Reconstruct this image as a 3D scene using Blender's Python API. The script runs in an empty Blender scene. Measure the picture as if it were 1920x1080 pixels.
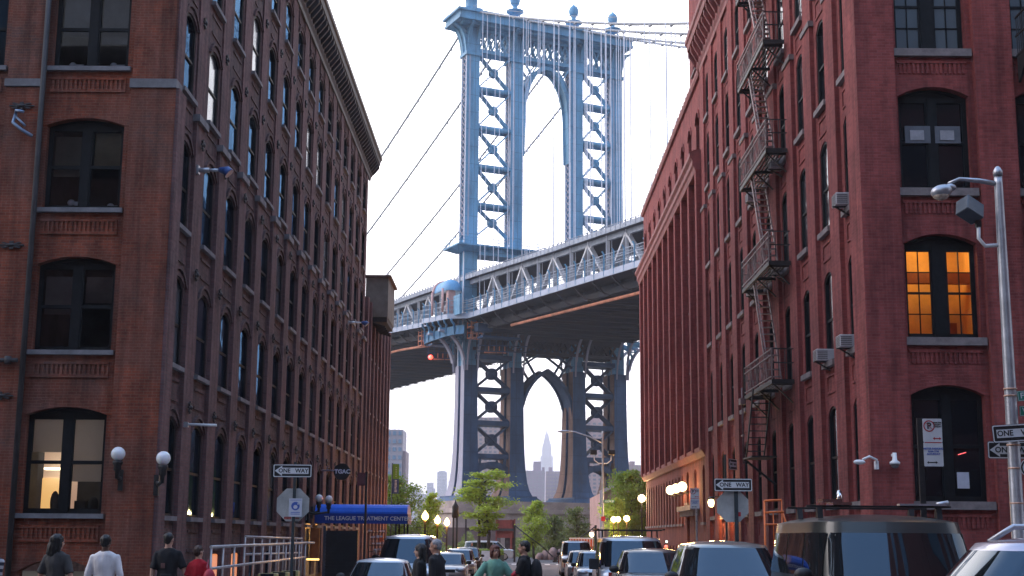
import bpy, bmesh, math, random
from math import sin, cos, pi, radians, sqrt, atan2, hypot
from mathutils import Vector, Matrix
random.seed(7)
SC = bpy.context.scene
COL = SC.collection
# ---------------------------------------------------------------- camera, sky, sun, exposure
EYE = 1.67
cam_d = bpy.data.cameras.new("camera"); cam = bpy.data.objects.new("camera", cam_d); COL.objects.link(cam)
cam_d.sensor_width = 36.0; cam_d.lens = 2572.0 / 1920.0 * 36.0
cam_d.clip_start = 0.3; cam_d.clip_end = 20000.0
_p, _y, _r = radians(10.3), radians(-0.17), radians(0.45)
_fw = Vector((sin(_y) * cos(_p), cos(_y) * cos(_p), sin(_p)))
_rt = Vector((cos(_y), -sin(_y), 0)); _up = _rt.cross(_fw)
_rt2 = _rt * cos(_r) + _up * sin(_r); _up2 = -_rt * sin(_r) + _up * cos(_r)
cam.matrix_world = Matrix(((_rt2.x, _up2.x, -_fw.x, 0), (_rt2.y, _up2.y, -_fw.y, 0), (_rt2.z, _up2.z, -_fw.z, EYE), (0, 0, 0, 1)))
SC.camera = cam
SUN_EL, SUN_AZ = radians(42), radians(-80)      # azimuth measured from +Y towards +X: the light comes from the left
world = bpy.data.worlds.new("World"); SC.world = world; world.use_nodes = True
wn = world.node_tree; wn.nodes.clear()
w_out = wn.nodes.new('ShaderNodeOutputWorld'); w_bg = wn.nodes.new('ShaderNodeBackground')
w_sky = wn.nodes.new('ShaderNodeTexSky'); w_sky.sky_type = 'NISHITA'; w_sky.sun_disc = False
w_sky.sun_elevation = radians(9); w_sky.sun_rotation = radians(-55); w_sky.dust_density = 1.5; w_sky.air_density = 1.2
# thin cloud veil: bright and pinkish white low down towards the sunset, thinning to blue overhead
w_tc = wn.nodes.new('ShaderNodeTexCoord'); w_sp = wn.nodes.new('ShaderNodeSeparateXYZ'); wn.links.new(w_tc.outputs['Generated'], w_sp.inputs[0])
w_el = wn.nodes.new('ShaderNodeValToRGB'); wn.links.new(w_sp.outputs[2], w_el.inputs[0])
w_el.color_ramp.elements[0].position = 0.30; w_el.color_ramp.elements[0].color = (.93,.93,.93,1)
w_el.color_ramp.elements[1].position = 0.80; w_el.color_ramp.elements[1].color = (.55,.55,.55,1)
w_dt = wn.nodes.new('ShaderNodeVectorMath'); w_dt.operation = 'DOT_PRODUCT'; w_dt.inputs[1].default_value = (-.42,.90,.05)
wn.links.new(w_tc.outputs['Generated'], w_dt.inputs[0])
w_mr = wn.nodes.new('ShaderNodeMapRange'); w_mr.inputs[1].default_value = -.9; w_mr.inputs[2].default_value = .75; wn.links.new(w_dt.outputs['Value'], w_mr.inputs[0])
w_az = wn.nodes.new('ShaderNodeMix'); w_az.data_type = 'RGBA'; wn.links.new(w_mr.outputs[0], w_az.inputs[0])
w_az.inputs[6].default_value = (1.9,2.4,3.4,1); w_az.inputs[7].default_value = (26.0,25.0,25.3,1)
w_mix = wn.nodes.new('ShaderNodeMix'); w_mix.data_type = 'RGBA'; wn.links.new(w_el.outputs[0], w_mix.inputs[0])
w_zn = wn.nodes.new('ShaderNodeMix'); w_zn.data_type = 'RGBA'; w_ze = wn.nodes.new('ShaderNodeMapRange'); w_ze.inputs[1].default_value = .42; w_ze.inputs[2].default_value = .85
wn.links.new(w_sp.outputs[2], w_ze.inputs[0]); wn.links.new(w_ze.outputs[0], w_zn.inputs[0]); wn.links.new(w_az.outputs[2], w_zn.inputs[6]); w_zn.inputs[7].default_value = (7.5,12.5,22.0,1)
wn.links.new(w_zn.outputs[2], w_mix.inputs[7])
wn.links.new(w_sky.outputs[0], w_mix.inputs[6]); wn.links.new(w_mix.outputs[2], w_bg.inputs[0])
w_bg.inputs[1].default_value = 0.10; wn.links.new(w_bg.outputs[0], w_out.inputs[0])
sun_d = bpy.data.lights.new("sun", 'SUN'); sun_d.energy = 1.0; sun_d.angle = radians(35); sun_d.color = (1.0, 0.86, 0.80)
sun = bpy.data.objects.new("sun", sun_d); COL.objects.link(sun)
sd = Vector((sin(SUN_AZ) * cos(SUN_EL), cos(SUN_AZ) * cos(SUN_EL), sin(SUN_EL)))
sun.rotation_euler = sd.to_track_quat('Z', 'Y').to_euler()
SC.view_settings.view_transform = 'Standard'; SC.view_settings.look = 'None'
SC.view_settings.exposure = 0.6; SC.view_settings.gamma = 1.0; SC.view_settings.use_curve_mapping = False
SC.cycles.max_bounces = 8; SC.cycles.transparent_max_bounces = 16

# ---------------------------------------------------------------- helpers
def gz(y):
    "street level: it falls gently away from the crossing"
    if y < 18: return 0.0
    if y < 34: return -0.017 * (y - 18)
    if y < 60: return -0.272 - 0.0042 * (y - 34)
    return max(-0.381 - 0.0015 * (y - 60), -0.65)

class MB:
    def __init__(s): s.v = []; s.f = []; s.sm = []
    def quad(s, a, b, c, d, sm=False):
        n = len(s.v); s.v += [tuple(a), tuple(b), tuple(c), tuple(d)]; s.f.append((n, n+1, n+2, n+3)); s.sm.append(sm)
    def poly(s, pts):
        n = len(s.v); s.v += [tuple(p) for p in pts]; s.f.append(tuple(range(n, n+len(pts)))); s.sm.append(False)
    def box(s, x0, x1, y0, y1, z0, z1):
        n = len(s.v)
        s.v += [(x0,y0,z0),(x1,y0,z0),(x1,y1,z0),(x0,y1,z0),(x0,y0,z1),(x1,y0,z1),(x1,y1,z1),(x0,y1,z1)]
        for f in ((0,3,2,1),(4,5,6,7),(0,1,5,4),(1,2,6,5),(2,3,7,6),(3,0,4,7)):
            s.f.append(tuple(n+i for i in f)); s.sm.append(False)
        return s
    def boxF(s, F, u0, u1, o0, o1, z0, z1):
        "box in a facade frame"
        n = len(s.v)
        s.v += [F(u,o,z) for (u,o,z) in ((u0,o0,z0),(u1,o0,z0),(u1,o1,z0),(u0,o1,z0),(u0,o0,z1),(u1,o0,z1),(u1,o1,z1),(u0,o1,z1))]
        for f in ((0,3,2,1),(4,5,6,7),(0,1,5,4),(1,2,6,5),(2,3,7,6),(3,0,4,7)):
            s.f.append(tuple(n+i for i in f)); s.sm.append(False)
        return s
    def beam(s, p0, p1, w, h=None, up=(0,0,1)):
        h = w if h is None else h
        p0 = Vector(p0); p1 = Vector(p1); d = (p1-p0).normalized(); up = Vector(up)
        if abs(d.dot(up)) > .98: up = Vector((1,0,0)) if abs(d.x) < .9 else Vector((0,1,0))
        r = d.cross(up).normalized(); u = r.cross(d).normalized()
        n = len(s.v)
        for p in (p0, p1):
            for a, b in ((-1,-1),(1,-1),(1,1),(-1,1)): s.v.append(tuple(p + r*a*w/2 + u*b*h/2))
        for f in ((3,2,1,0),(4,5,6,7),(0,1,5,4),(1,2,6,5),(2,3,7,6),(3,0,4,7)):
            s.f.append(tuple(n+i for i in f)); s.sm.append(False)
        return s
    def tube(s, pts, rad, n=8, sq=1.0, cap=True, up=(0,0,1), sm=True):
        "tube along pts; rad = number or list of numbers or (a,b) pairs"
        pts = [Vector(p) for p in pts]; m = len(pts)
        if not isinstance(rad, (list, tuple)): rad = [rad]*m
        base = len(s.v); r0 = None
        for i, p in enumerate(pts):
            d = (pts[min(i+1,m-1)] - pts[max(i-1,0)]).normalized()
            if r0 is None:
                u = Vector(up)
                if abs(d.dot(u)) > .95: u = Vector((0,1,0))
                r0 = d.cross(u).normalized()
            else:
                r0 = (r0 - d*r0.dot(d)).normalized()
            q = d.cross(r0)
            a, b = rad[i] if isinstance(rad[i], (list, tuple)) else (rad[i], rad[i]*sq)
            for k in range(n):
                t = 2*pi*k/n; s.v.append(tuple(p + r0*a*cos(t) + q*b*sin(t)))
        for i in range(m-1):
            for k in range(n):
                a = base+i*n+k; b = base+i*n+(k+1) % n
                s.f.append((a, b, b+n, a+n)); s.sm.append(sm)
        if cap:
            s.f.append(tuple(base+k for k in reversed(range(n)))); s.sm.append(False)
            s.f.append(tuple(base+(m-1)*n+k for k in range(n))); s.sm.append(False)
        return s
    def ball(s, c, r, n=16, m=10, rot=None):
        "ellipsoid, r = number or triple"
        if not isinstance(r, (list, tuple)): r = (r, r, r)
        base = len(s.v); c = Vector(c)
        for j in range(1, m):
            ph = pi*j/m
            for k in range(n):
                t = 2*pi*k/n; q = Vector((r[0]*sin(ph)*cos(t), r[1]*sin(ph)*sin(t), r[2]*cos(ph)))
                if rot: q = rot @ q
                s.v.append(tuple(c+q))
        q = Vector((0,0,r[2])); q = rot @ q if rot else q
        s.v += [tuple(c+q), tuple(c-q)]; top = len(s.v)-2
        for j in range(m-2):
            for k in range(n):
                a = base+j*n+k; b = base+j*n+(k+1) % n
                s.f.append((a, a+n, b+n, b)); s.sm.append(True)
        for k in range(n):
            s.f.append((top, base+k, base+(k+1) % n)); s.sm.append(True)
            a = base+(m-2)*n; s.f.append((top+1, a+(k+1) % n, a+k)); s.sm.append(True)
        return s
    def lathe(s, c, prof, n=16):
        "prof = [(r,z)...] about the vertical through c"
        base = len(s.v); m = len(prof)
        for r, z in prof:
            for k in range(n):
                t = 2*pi*k/n; s.v.append((c[0]+r*cos(t), c[1]+r*sin(t), c[2]+z))
        for i in range(m-1):
            for k in range(n):
                a = base+i*n+k; b = base+i*n+(k+1) % n
                s.f.append((a, b, b+n, a+n)); s.sm.append(True)
        s.f.append(tuple(base+k for k in reversed(range(n)))); s.sm.append(False)
        s.f.append(tuple(base+(m-1)*n+k for k in range(n))); s.sm.append(False)
        return s
    def prism(s, pts, ax, a0, a1, F=None):
        "extrude a 2-D outline; ax = axis of extrusion 0/1/2 (outline in the other two, in order)"
        def mk(p, a):
            l = list(p); l.insert(ax, a); return F(*l) if F else tuple(l)
        n = len(s.v); m = len(pts)
        s.v += [mk(p, a0) for p in pts] + [mk(p, a1) for p in pts]
        s.f.append(tuple(reversed(range(n, n+m)))); s.sm.append(False)
        s.f.append(tuple(range(n+m, n+2*m))); s.sm.append(False)
        for i in range(m):
            j = (i+1) % m; s.f.append((n+i, n+j, n+m+j, n+m+i)); s.sm.append(False)
        return s
    def xf(s, M):
        s.v = [tuple(M @ Vector(p)) for p in s.v]; return s
    def mesh(s, name, mat, org=(0,0,0), recalc=True, bev=0, angle=None):
        me = bpy.data.meshes.new(name)
        me.from_pydata([(x-org[0], y-org[1], z-org[2]) for x, y, z in s.v], [], s.f)
        if recalc or bev:
            bm = bmesh.new(); bm.from_mesh(me)
            if recalc: bmesh.ops.recalc_face_normals(bm, faces=bm.faces)
            if bev: bmesh.ops.bevel(bm, geom=[e for e in bm.edges], offset=bev, segments=1, affect='EDGES', clamp_overlap=True)
            bm.to_mesh(me); bm.free()
        if not bev:
            me.polygons.foreach_set('use_smooth', s.sm)
        uv = me.uv_layers.new(name='uv'); vs = me.vertices
        for p in me.polygons:
            nx, ny, nz = (abs(c) for c in p.normal)
            for li in p.loop_indices:
                c = vs[me.loops[li].vertex_index].co
                if nz > nx and nz > ny and nz > .8: q = (c.x, c.y)
                elif nx > ny: q = (c.y, c.z)
                else: q = (c.x, c.z)
                uv.data[li].uv = q
        if angle: me.shade_smooth() ; me.set_sharp_from_angle(angle=radians(angle))
        if mat: me.materials.append(mat)
        return me
    def build(s, name, mat, parent=None, label=None, loc=None, **k):
        "loc: world point that becomes the object's origin"
        par_loc = Vector((0,0,0))
        if parent is not None: par_loc = wloc(parent)
        if loc is None: loc = par_loc if parent is not None else Vector((0,0,0))
        me = s.mesh(name, mat, org=loc, **k)
        o = bpy.data.objects.new(name, me); COL.objects.link(o)
        if parent is not None: o.parent = parent
        o.location = Vector(loc) - par_loc
        if label: o['label'] = label
        return o
def wloc(o):
    l = Vector(o.location)
    while o.parent: o = o.parent; l += Vector(o.location)
    return l
def tag(o, label=None, cat=None, group=None, kind=None):
    if label: o['label'] = label
    if cat: o['category'] = cat
    if group: o['group'] = group
    if kind: o['kind'] = kind
    return o
def thing(name, label, cat, loc=(0,0,0), rz=0, group=None):
    o = bpy.data.objects.new(name, None); COL.objects.link(o); o.location = loc; o.rotation_euler = (0,0,rz)
    o.empty_display_size = .2
    return tag(o, label, cat, group)
def put(name, me, parent=None, loc=(0,0,0), rot=(0,0,0), label=None):
    o = bpy.data.objects.new(name, me); COL.objects.link(o)
    if parent is not None: o.parent = parent
    o.location = loc; o.rotation_euler = rot
    if label: o['label'] = label
    return o
def copy_tree(o, parent=None):
    c = o.copy(); COL.objects.link(c); c.parent = parent
    for ch in list(o.children): copy_tree(ch, c)
    return c
def local(name, mb, mat, parent, label=None, **k):
    "mesh already in the parent's own coordinates"
    o = bpy.data.objects.new(name, mb.mesh(name, mat, **k)); COL.objects.link(o); o.parent = parent
    if label: o['label'] = label
    return o
def eval_mods(o):
    dg = bpy.context.evaluated_depsgraph_get(); dg.update()
    me = bpy.data.meshes.new_from_object(o.evaluated_get(dg)); old = o.data
    o.modifiers.clear(); o.data = me; return o
_txt = {}
def text_mesh(st, size, mat, bold=0.0, ext=.002, align='CENTER'):
    cu = bpy.data.curves.new('lettering', 'FONT'); cu.body = st; cu.size = size; cu.align_x = align; cu.align_y = 'CENTER'
    cu.extrude = ext; cu.offset = bold; cu.resolution_u = 3
    o = bpy.data.objects.new('lettering', cu); COL.objects.link(o)
    dg = bpy.context.evaluated_depsgraph_get(); dg.update()
    me = bpy.data.meshes.new_from_object(o.evaluated_get(dg)); bpy.data.objects.remove(o)
    me.materials.clear(); me.materials.append(mat); me.name = 'lettering'
    return me

# ---------------------------------------------------------------- materials
def mat(name, col, rough=.6, metal=0.0, noise=None, bump=0, spec=.5, coat=0, emit=None, estr=0, ior=None):
    """noise=(scale, amount[, second colour]) : procedural mottling"""
    m = bpy.data.materials.new(name); m.use_nodes = True; nt = m.node_tree; b = nt.nodes['Principled BSDF']
    b.inputs['Base Color'].default_value = (*col, 1); b.inputs['Roughness'].default_value = rough
    b.inputs['Metallic'].default_value = metal; b.inputs['Specular IOR Level'].default_value = spec
    if coat: b.inputs['Coat Weight'].default_value = coat; b.inputs['Coat Roughness'].default_value = .04
    if emit: b.inputs['Emission Color'].default_value = (*emit, 1); b.inputs['Emission Strength'].default_value = estr
    if noise or bump:
        tc = nt.nodes.new('ShaderNodeTexCoord'); nz = nt.nodes.new('ShaderNodeTexNoise')
        nz.inputs['Scale'].default_value = noise[0] if noise else 8; nz.inputs['Detail'].default_value = 6; nz.inputs['Roughness'].default_value = .65
        nt.links.new(tc.outputs['Object'], nz.inputs['Vector'])
        if noise:
            rp = nt.nodes.new('ShaderNodeValToRGB'); a = noise[1]
            c2 = noise[2] if len(noise) > 2 else tuple(c*(1-a) for c in col)
            c1 = tuple(min(1, c*(1+a)) for c in col) if len(noise) < 3 else col
            rp.color_ramp.elements[0].position = .35; rp.color_ramp.elements[1].position = .65
            rp.color_ramp.elements[0].color = (*c2, 1); rp.color_ramp.elements[1].color = (*c1, 1)
            nt.links.new(nz.outputs[0], rp.inputs[0]); nt.links.new(rp.outputs[0], b.inputs['Base Color'])
        if bump:
            bp = nt.nodes.new('ShaderNodeBump'); bp.inputs['Strength'].default_value = bump; bp.inputs['Distance'].default_value = .02
            nt.links.new(nz.outputs[0], bp.inputs['Height']); nt.links.new(bp.outputs[0], b.inputs['Normal'])
    return m
def brick(name, c1, c2, mortar, patch=None, pscale=.35, pamt=.6, pcol2=None, soot=.35):
    m = bpy.data.materials.new(name); m.use_nodes = True; nt = m.node_tree; b = nt.nodes['Principled BSDF']
    N = nt.nodes.new; L = nt.links.new
    b.inputs['Roughness'].default_value = .9; b.inputs['Specular IOR Level'].default_value = .25
    uv = N('ShaderNodeUVMap'); uv.uv_map = 'uv'
    br = N('ShaderNodeTexBrick'); br.inputs['Scale'].default_value = 1.0; br.inputs['Brick Width'].default_value = .22
    br.inputs['Row Height'].default_value = .076; br.inputs['Mortar Size'].default_value = .009; br.inputs['Mortar Smooth'].default_value = .3
    br.inputs['Bias'].default_value = -.1
    br.inputs['Color1'].default_value = (*c1, 1); br.inputs['Color2'].default_value = (*c2, 1); br.inputs['Mortar'].default_value = (*mortar, 1)
    L(uv.outputs[0], br.inputs['Vector'])
    last = br.outputs['Color']
    tc = N('ShaderNodeTexCoord')
    if patch:
        nz = N('ShaderNodeTexNoise'); nz.inputs['Scale'].default_value = pscale; nz.inputs['Detail'].default_value = 5; nz.inputs['Roughness'].default_value = .7
        L(tc.outputs['Object'], nz.inputs['Vector'])
        rp = N('ShaderNodeValToRGB'); rp.color_ramp.elements[0].position = .42; rp.color_ramp.elements[1].position = .6
        rp.color_ramp.elements[0].color = (0,0,0,1); rp.color_ramp.elements[1].color = (pamt,pamt,pamt,1); L(nz.outputs[0], rp.inputs[0])
        b2 = N('ShaderNodeTexBrick'); 
        for k in ('Scale','Brick Width','Row Height','Mortar Size','Mortar Smooth','Bias'): b2.inputs[k].default_value = br.inputs[k].default_value
        b2.inputs['Color1'].default_value = (*patch, 1); b2.inputs['Color2'].default_value = (*(pcol2 or tuple(c*.7 for c in patch)), 1); b2.inputs['Mortar'].default_value = (*tuple(c*1.0 for c in mortar), 1)
        L(uv.outputs[0], b2.inputs['Vector'])
        mx = N('ShaderNodeMix'); mx.data_type = 'RGBA'; L(rp.outputs[0], mx.inputs[0]); L(last, mx.inputs[6]); L(b2.outputs['Color'], mx.inputs[7]); last = mx.outputs[2]
    # stains and grime of their own shape
    n2 = N('ShaderNodeTexNoise'); n2.inputs['Scale'].default_value = 1.7; n2.inputs['Detail'].default_value = 9; n2.inputs['Roughness'].default_value = .75
    mp = N('ShaderNodeMapping'); mp.inputs['Scale'].default_value = (1, 1, .45); L(tc.outputs['Object'], mp.inputs[0]); L(mp.outputs[0], n2.inputs['Vector'])
    r2 = N('ShaderNodeValToRGB'); r2.color_ramp.elements[0].position = .33; r2.color_ramp.elements[1].position = .62
    r2.color_ramp.elements[0].color = (1-soot,)*3+(1,); r2.color_ramp.elements[1].color = (1.12,1.1,1.1,1); L(n2.outputs[0], r2.inputs[0])
    mu = N('ShaderNodeMix'); mu.data_type = 'RGBA'; mu.blend_type = 'MULTIPLY'; mu.inputs[0].default_value = 1
    L(last, mu.inputs[6]); L(r2.outputs[0], mu.inputs[7]); L(mu.outputs[2], b.inputs['Base Color'])
    n3 = N('ShaderNodeTexNoise'); n3.inputs['Scale'].default_value = 2.6; n3.inputs['Detail'].default_value = 5; n3.inputs['Roughness'].default_value = .6
    m3 = N('ShaderNodeMapping'); m3.inputs['Scale'].default_value = (1.3, 1.3, .07); L(tc.outputs['Object'], m3.inputs[0]); L(m3.outputs[0], n3.inputs['Vector'])
    r3 = N('ShaderNodeValToRGB'); r3.color_ramp.elements[0].position = .36; r3.color_ramp.elements[1].position = .56
    r3.color_ramp.elements[0].color = (.62,.62,.64,1); r3.color_ramp.elements[1].color = (1,1,1,1); L(n3.outputs[0], r3.inputs[0])
    m4 = N('ShaderNodeMix'); m4.data_type = 'RGBA'; m4.blend_type = 'MULTIPLY'; m4.inputs[0].default_value = 1; L(mu.outputs[2], m4.inputs[6]); L(r3.outputs[0], m4.inputs[7]); L(m4.outputs[2], b.inputs['Base Color'])
    bp = N('ShaderNodeBump'); bp.inputs['Strength'].default_value = .5; bp.inputs['Distance'].default_value = .012; bp.invert = True
    L(br.outputs['Fac'], bp.inputs['Height']); L(bp.outputs[0], b.inputs['Normal'])
    return m
def glass_dark(name, col=(.012,.016,.022), rough=.06, wob=.12, spec=.9):
    "opaque-looking pane of an unlit room: dark body, mirror-like surface with a slight waver"
    m = bpy.data.materials.new(name); m.use_nodes = True; nt = m.node_tree; b = nt.nodes['Principled BSDF']; N = nt.nodes.new; L = nt.links.new
    b.inputs['Base Color'].default_value = (*col, 1); b.inputs['Roughness'].default_value = rough; b.inputs['Specular IOR Level'].default_value = spec; b.inputs['Specular Tint'].default_value = (.60,.80,1,1)
    tc = N('ShaderNodeTexCoord'); nz = N('ShaderNodeTexNoise'); nz.inputs['Scale'].default_value = 1.3; nz.inputs['Detail'].default_value = 2
    oi = N('ShaderNodeObjectInfo'); va = N('ShaderNodeVectorMath'); va.operation = 'ADD'
    L(tc.outputs['Object'], va.inputs[0]); L(oi.outputs['Location'], va.inputs[1]); L(va.outputs[0], nz.inputs['Vector'])
    bp = N('ShaderNodeBump'); bp.inputs['Strength'].default_value = wob; bp.inputs['Distance'].default_value = .05
    L(nz.outputs[0], bp.inputs['Height']); L(bp.outputs[0], b.inputs['Normal'])
    return m
def blue_glass(name):  # gloss tinted so the panes show blue sky reflections
    "window glass in front of an unlit room, sky blue put into its reflections"
    m = bpy.data.materials.new(name); m.use_nodes = True; nt = m.node_tree; nt.nodes.clear(); N = nt.nodes.new; L = nt.links.new
    o = N('ShaderNodeOutputMaterial'); mx = N('ShaderNodeMixShader'); fr = N('ShaderNodeFresnel'); fr.inputs[0].default_value = 1.33
    d = N('ShaderNodeBsdfDiffuse'); d.inputs[0].default_value = (.012,.016,.022,1); g = N('ShaderNodeBsdfGlossy'); g.inputs['Roughness'].default_value = .05; g.inputs['Color'].default_value = (.16,.33,.58,1)
    tc = N('ShaderNodeTexCoord'); oi = N('ShaderNodeObjectInfo'); va = N('ShaderNodeVectorMath'); va.operation = 'ADD'; nz = N('ShaderNodeTexNoise'); nz.inputs['Scale'].default_value = 1.2; nz.inputs['Detail'].default_value = 2
    L(tc.outputs['Object'], va.inputs[0]); L(oi.outputs['Location'], va.inputs[1]); L(va.outputs[0], nz.inputs['Vector']); bp = N('ShaderNodeBump'); bp.inputs['Strength'].default_value = .25; bp.inputs['Distance'].default_value = .05
    L(nz.outputs[0], bp.inputs['Height']); L(bp.outputs[0], g.inputs['Normal']); L(bp.outputs[0], fr.inputs['Normal'])
    L(fr.outputs[0], mx.inputs[0]); L(d.outputs[0], mx.inputs[1]); L(g.outputs[0], mx.inputs[2]); L(mx.outputs[0], o.inputs[0]); return m
def clear_glass(name, tint=(.9,.93,.95)):
    m = bpy.data.materials.new(name); m.use_nodes = True; nt = m.node_tree; nt.nodes.clear(); N = nt.nodes.new; L = nt.links.new
    o = N('ShaderNodeOutputMaterial'); mx = N('ShaderNodeMixShader'); fr = N('ShaderNodeFresnel'); fr.inputs[0].default_value = 1.5
    t = N('ShaderNodeBsdfTransparent'); t.inputs[0].default_value = (*tint, 1); g = N('ShaderNodeBsdfGlossy'); g.inputs['Roughness'].default_value = .02
    L(fr.outputs[0], mx.inputs[0]); L(t.outputs[0], mx.inputs[1]); L(g.outputs[0], mx.inputs[2]); L(mx.outputs[0], o.inputs[0]); return m
def emis(name, col, st):
    m = bpy.data.materials.new(name); m.use_nodes = True; b = m.node_tree.nodes['Principled BSDF']
    b.inputs['Base Color'].default_value = (.8,.75,.7,1); b.inputs['Roughness'].default_value = .4
    b.inputs['Emission Color'].default_value = (*col, 1); b.inputs['Emission Strength'].default_value = st; return m
def steelmat(name, col, rust=(.16,.09,.06), amt=.5, plate=(2.6,3.2), dark=.55, rough=.5):
    m = bpy.data.materials.new(name); m.use_nodes = True; nt = m.node_tree; b = nt.nodes['Principled BSDF']; N = nt.nodes.new; L = nt.links.new
    b.inputs['Roughness'].default_value = rough; b.inputs['Specular IOR Level'].default_value = .4
    tc = N('ShaderNodeTexCoord'); n1 = N('ShaderNodeTexNoise'); n1.inputs['Scale'].default_value = .22; n1.inputs['Detail'].default_value = 8; n1.inputs['Roughness'].default_value = .7
    mp = N('ShaderNodeMapping'); mp.inputs['Scale'].default_value = (1,1,.35); L(tc.outputs['Object'], mp.inputs[0]); L(mp.outputs[0], n1.inputs['Vector'])
    r1 = N('ShaderNodeValToRGB'); r1.color_ramp.elements[0].position = .36; r1.color_ramp.elements[1].position = .64; r1.color_ramp.elements[0].color = (*[c*dark for c in col],1); r1.color_ramp.elements[1].color = (*[min(1,c*1.25) for c in col],1); L(n1.outputs[0], r1.inputs[0])
    uv = N('ShaderNodeUVMap'); uv.uv_map = 'uv'; br = N('ShaderNodeTexBrick'); br.inputs['Scale'].default_value = 1; br.inputs['Brick Width'].default_value = plate[0]; br.inputs['Row Height'].default_value = plate[1]; br.inputs['Mortar Size'].default_value = .05; br.offset = 0
    br.inputs['Color1'].default_value = (1,1,1,1); br.inputs['Color2'].default_value = (.86,.88,.9,1); br.inputs['Mortar'].default_value = (.5,.5,.52,1); L(uv.outputs[0], br.inputs['Vector'])
    mu = N('ShaderNodeMix'); mu.data_type = 'RGBA'; mu.blend_type = 'MULTIPLY'; mu.inputs[0].default_value = .8; L(r1.outputs[0], mu.inputs[6]); L(br.outputs[0], mu.inputs[7])
    n2 = N('ShaderNodeTexNoise'); n2.inputs['Scale'].default_value = .55; n2.inputs['Detail'].default_value = 10; n2.inputs['Roughness'].default_value = .8; m2 = N('ShaderNodeMapping'); m2.inputs['Scale'].default_value = (1,1,.18); L(tc.outputs['Object'], m2.inputs[0]); L(m2.outputs[0], n2.inputs['Vector'])
    r2 = N('ShaderNodeValToRGB'); r2.color_ramp.elements[0].position = .58; r2.color_ramp.elements[1].position = .72; r2.color_ramp.elements[0].color = (0,0,0,1); r2.color_ramp.elements[1].color = (amt,amt,amt,1); L(n2.outputs[0], r2.inputs[0])
    mx = N('ShaderNodeMix'); mx.data_type = 'RGBA'; mx.inputs[7].default_value = (*rust,1); L(r2.outputs[0], mx.inputs[0]); L(mu.outputs[2], mx.inputs[6]); L(mx.outputs[2], b.inputs['Base Color']); return m
M = {}
M['brickL'] = brick('brick_brown_dimlit', (.165,.082,.076), (.105,.052,.049), (.125,.10,.10), patch=(.12,.095,.096), pcol2=(.07,.048,.048), pscale=.5, pamt=.6)  # same brick as the front, dim bluish street light put into the colour
M['brickLfront'] = brick('brick_orange_worn', (.31,.080,.042), (.195,.050,.030), (.25,.12,.08), patch=(.14,.088,.078), pcol2=(.21,.085,.06), pscale=.30, pamt=.85, soot=.5)
M['pilL'] = brick('brick_mauve', (.235,.118,.114), (.165,.080,.078), (.15,.11,.11), patch=(.13,.09,.092), pscale=.4, pamt=.6)  # same brick as the side wall, lit tone of the pilasters painted in
M['brickR'] = brick('brick_red_painted', (.37,.090,.078), (.26,.058,.052), (.27,.085,.08), patch=(.25,.062,.058), pcol2=(.18,.043,.041), pscale=.3, pamt=.7, soot=.34)
M['brickR2'] = brick('brick_red_warm', (.31,.085,.066), (.24,.06,.048), (.24,.085,.07), patch=(.22,.06,.05), pscale=.3, pamt=.6, soot=.34)
M['stone'] = mat('stone_grey', (.17,.165,.175), .85, noise=(2.5,.25), bump=.2)
M['stoneR'] = mat('stone_brownish', (.20,.165,.16), .85, noise=(3,.25), bump=.2)
M['cornice'] = mat('cornice_dark', (.045,.042,.045), .6, noise=(2,.3))
M['corniceR'] = mat('cornice_red', (.22,.055,.05), .7, noise=(2,.3))
M['frame'] = mat('window_frame_black', (.009,.010,.012), .6, noise=(5,.3), spec=.2)
M['pane'] = blue_glass('pane_blue_dark'); M['paneR'] = glass_dark('pane_dark_right', (.010,.011,.014), .08, .1, .6)
M['glass'] = clear_glass('clear_glass')
M['roof'] = mat('roof_tar', (.06,.06,.06), .9, noise=(1,.3))
M['iron'] = mat('black_iron', (.018,.017,.018), .55, noise=(6,.4))
M['ironrust'] = mat('iron_maroon', (.26,.15,.14), .5, noise=(5,.4,(.10,.05,.05)))
M['blind'] = mat('blind_fabric', (.62,.60,.58), .9, noise=(1.2,.08))
M['steel'] = mat('galvanised_steel', (.42,.43,.46), .38, .6, noise=(3,.2))
M['railsteel'] = mat('rail_steel', (.62,.57,.54), .35, .45, noise=(6,.15))
M['green_post'] = mat('post_dark_green', (.028,.04,.045), .5, noise=(4,.3))
M['signgrey'] = mat('sign_back_grey', (.42,.42,.40), .55, .3, noise=(2.2,.22))
M['white'] = mat('white_paint', (.78,.78,.78), .5, noise=(4,.06)); M['black'] = mat('black_paint', (.012,.012,.014), .45, noise=(4,.2))
M['red'] = mat('red_paint', (.5,.02,.03), .5, noise=(4,.15)); M['blue_ink'] = mat('blue_ink', (.05,.11,.42), .6, noise=(4,.1))
M['signgreen'] = mat('sign_green', (.01,.19,.13), .45, noise=(4,.1)); M['poster'] = mat('poster_paper', (.55,.56,.62), .7, noise=(8,.06))
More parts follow.
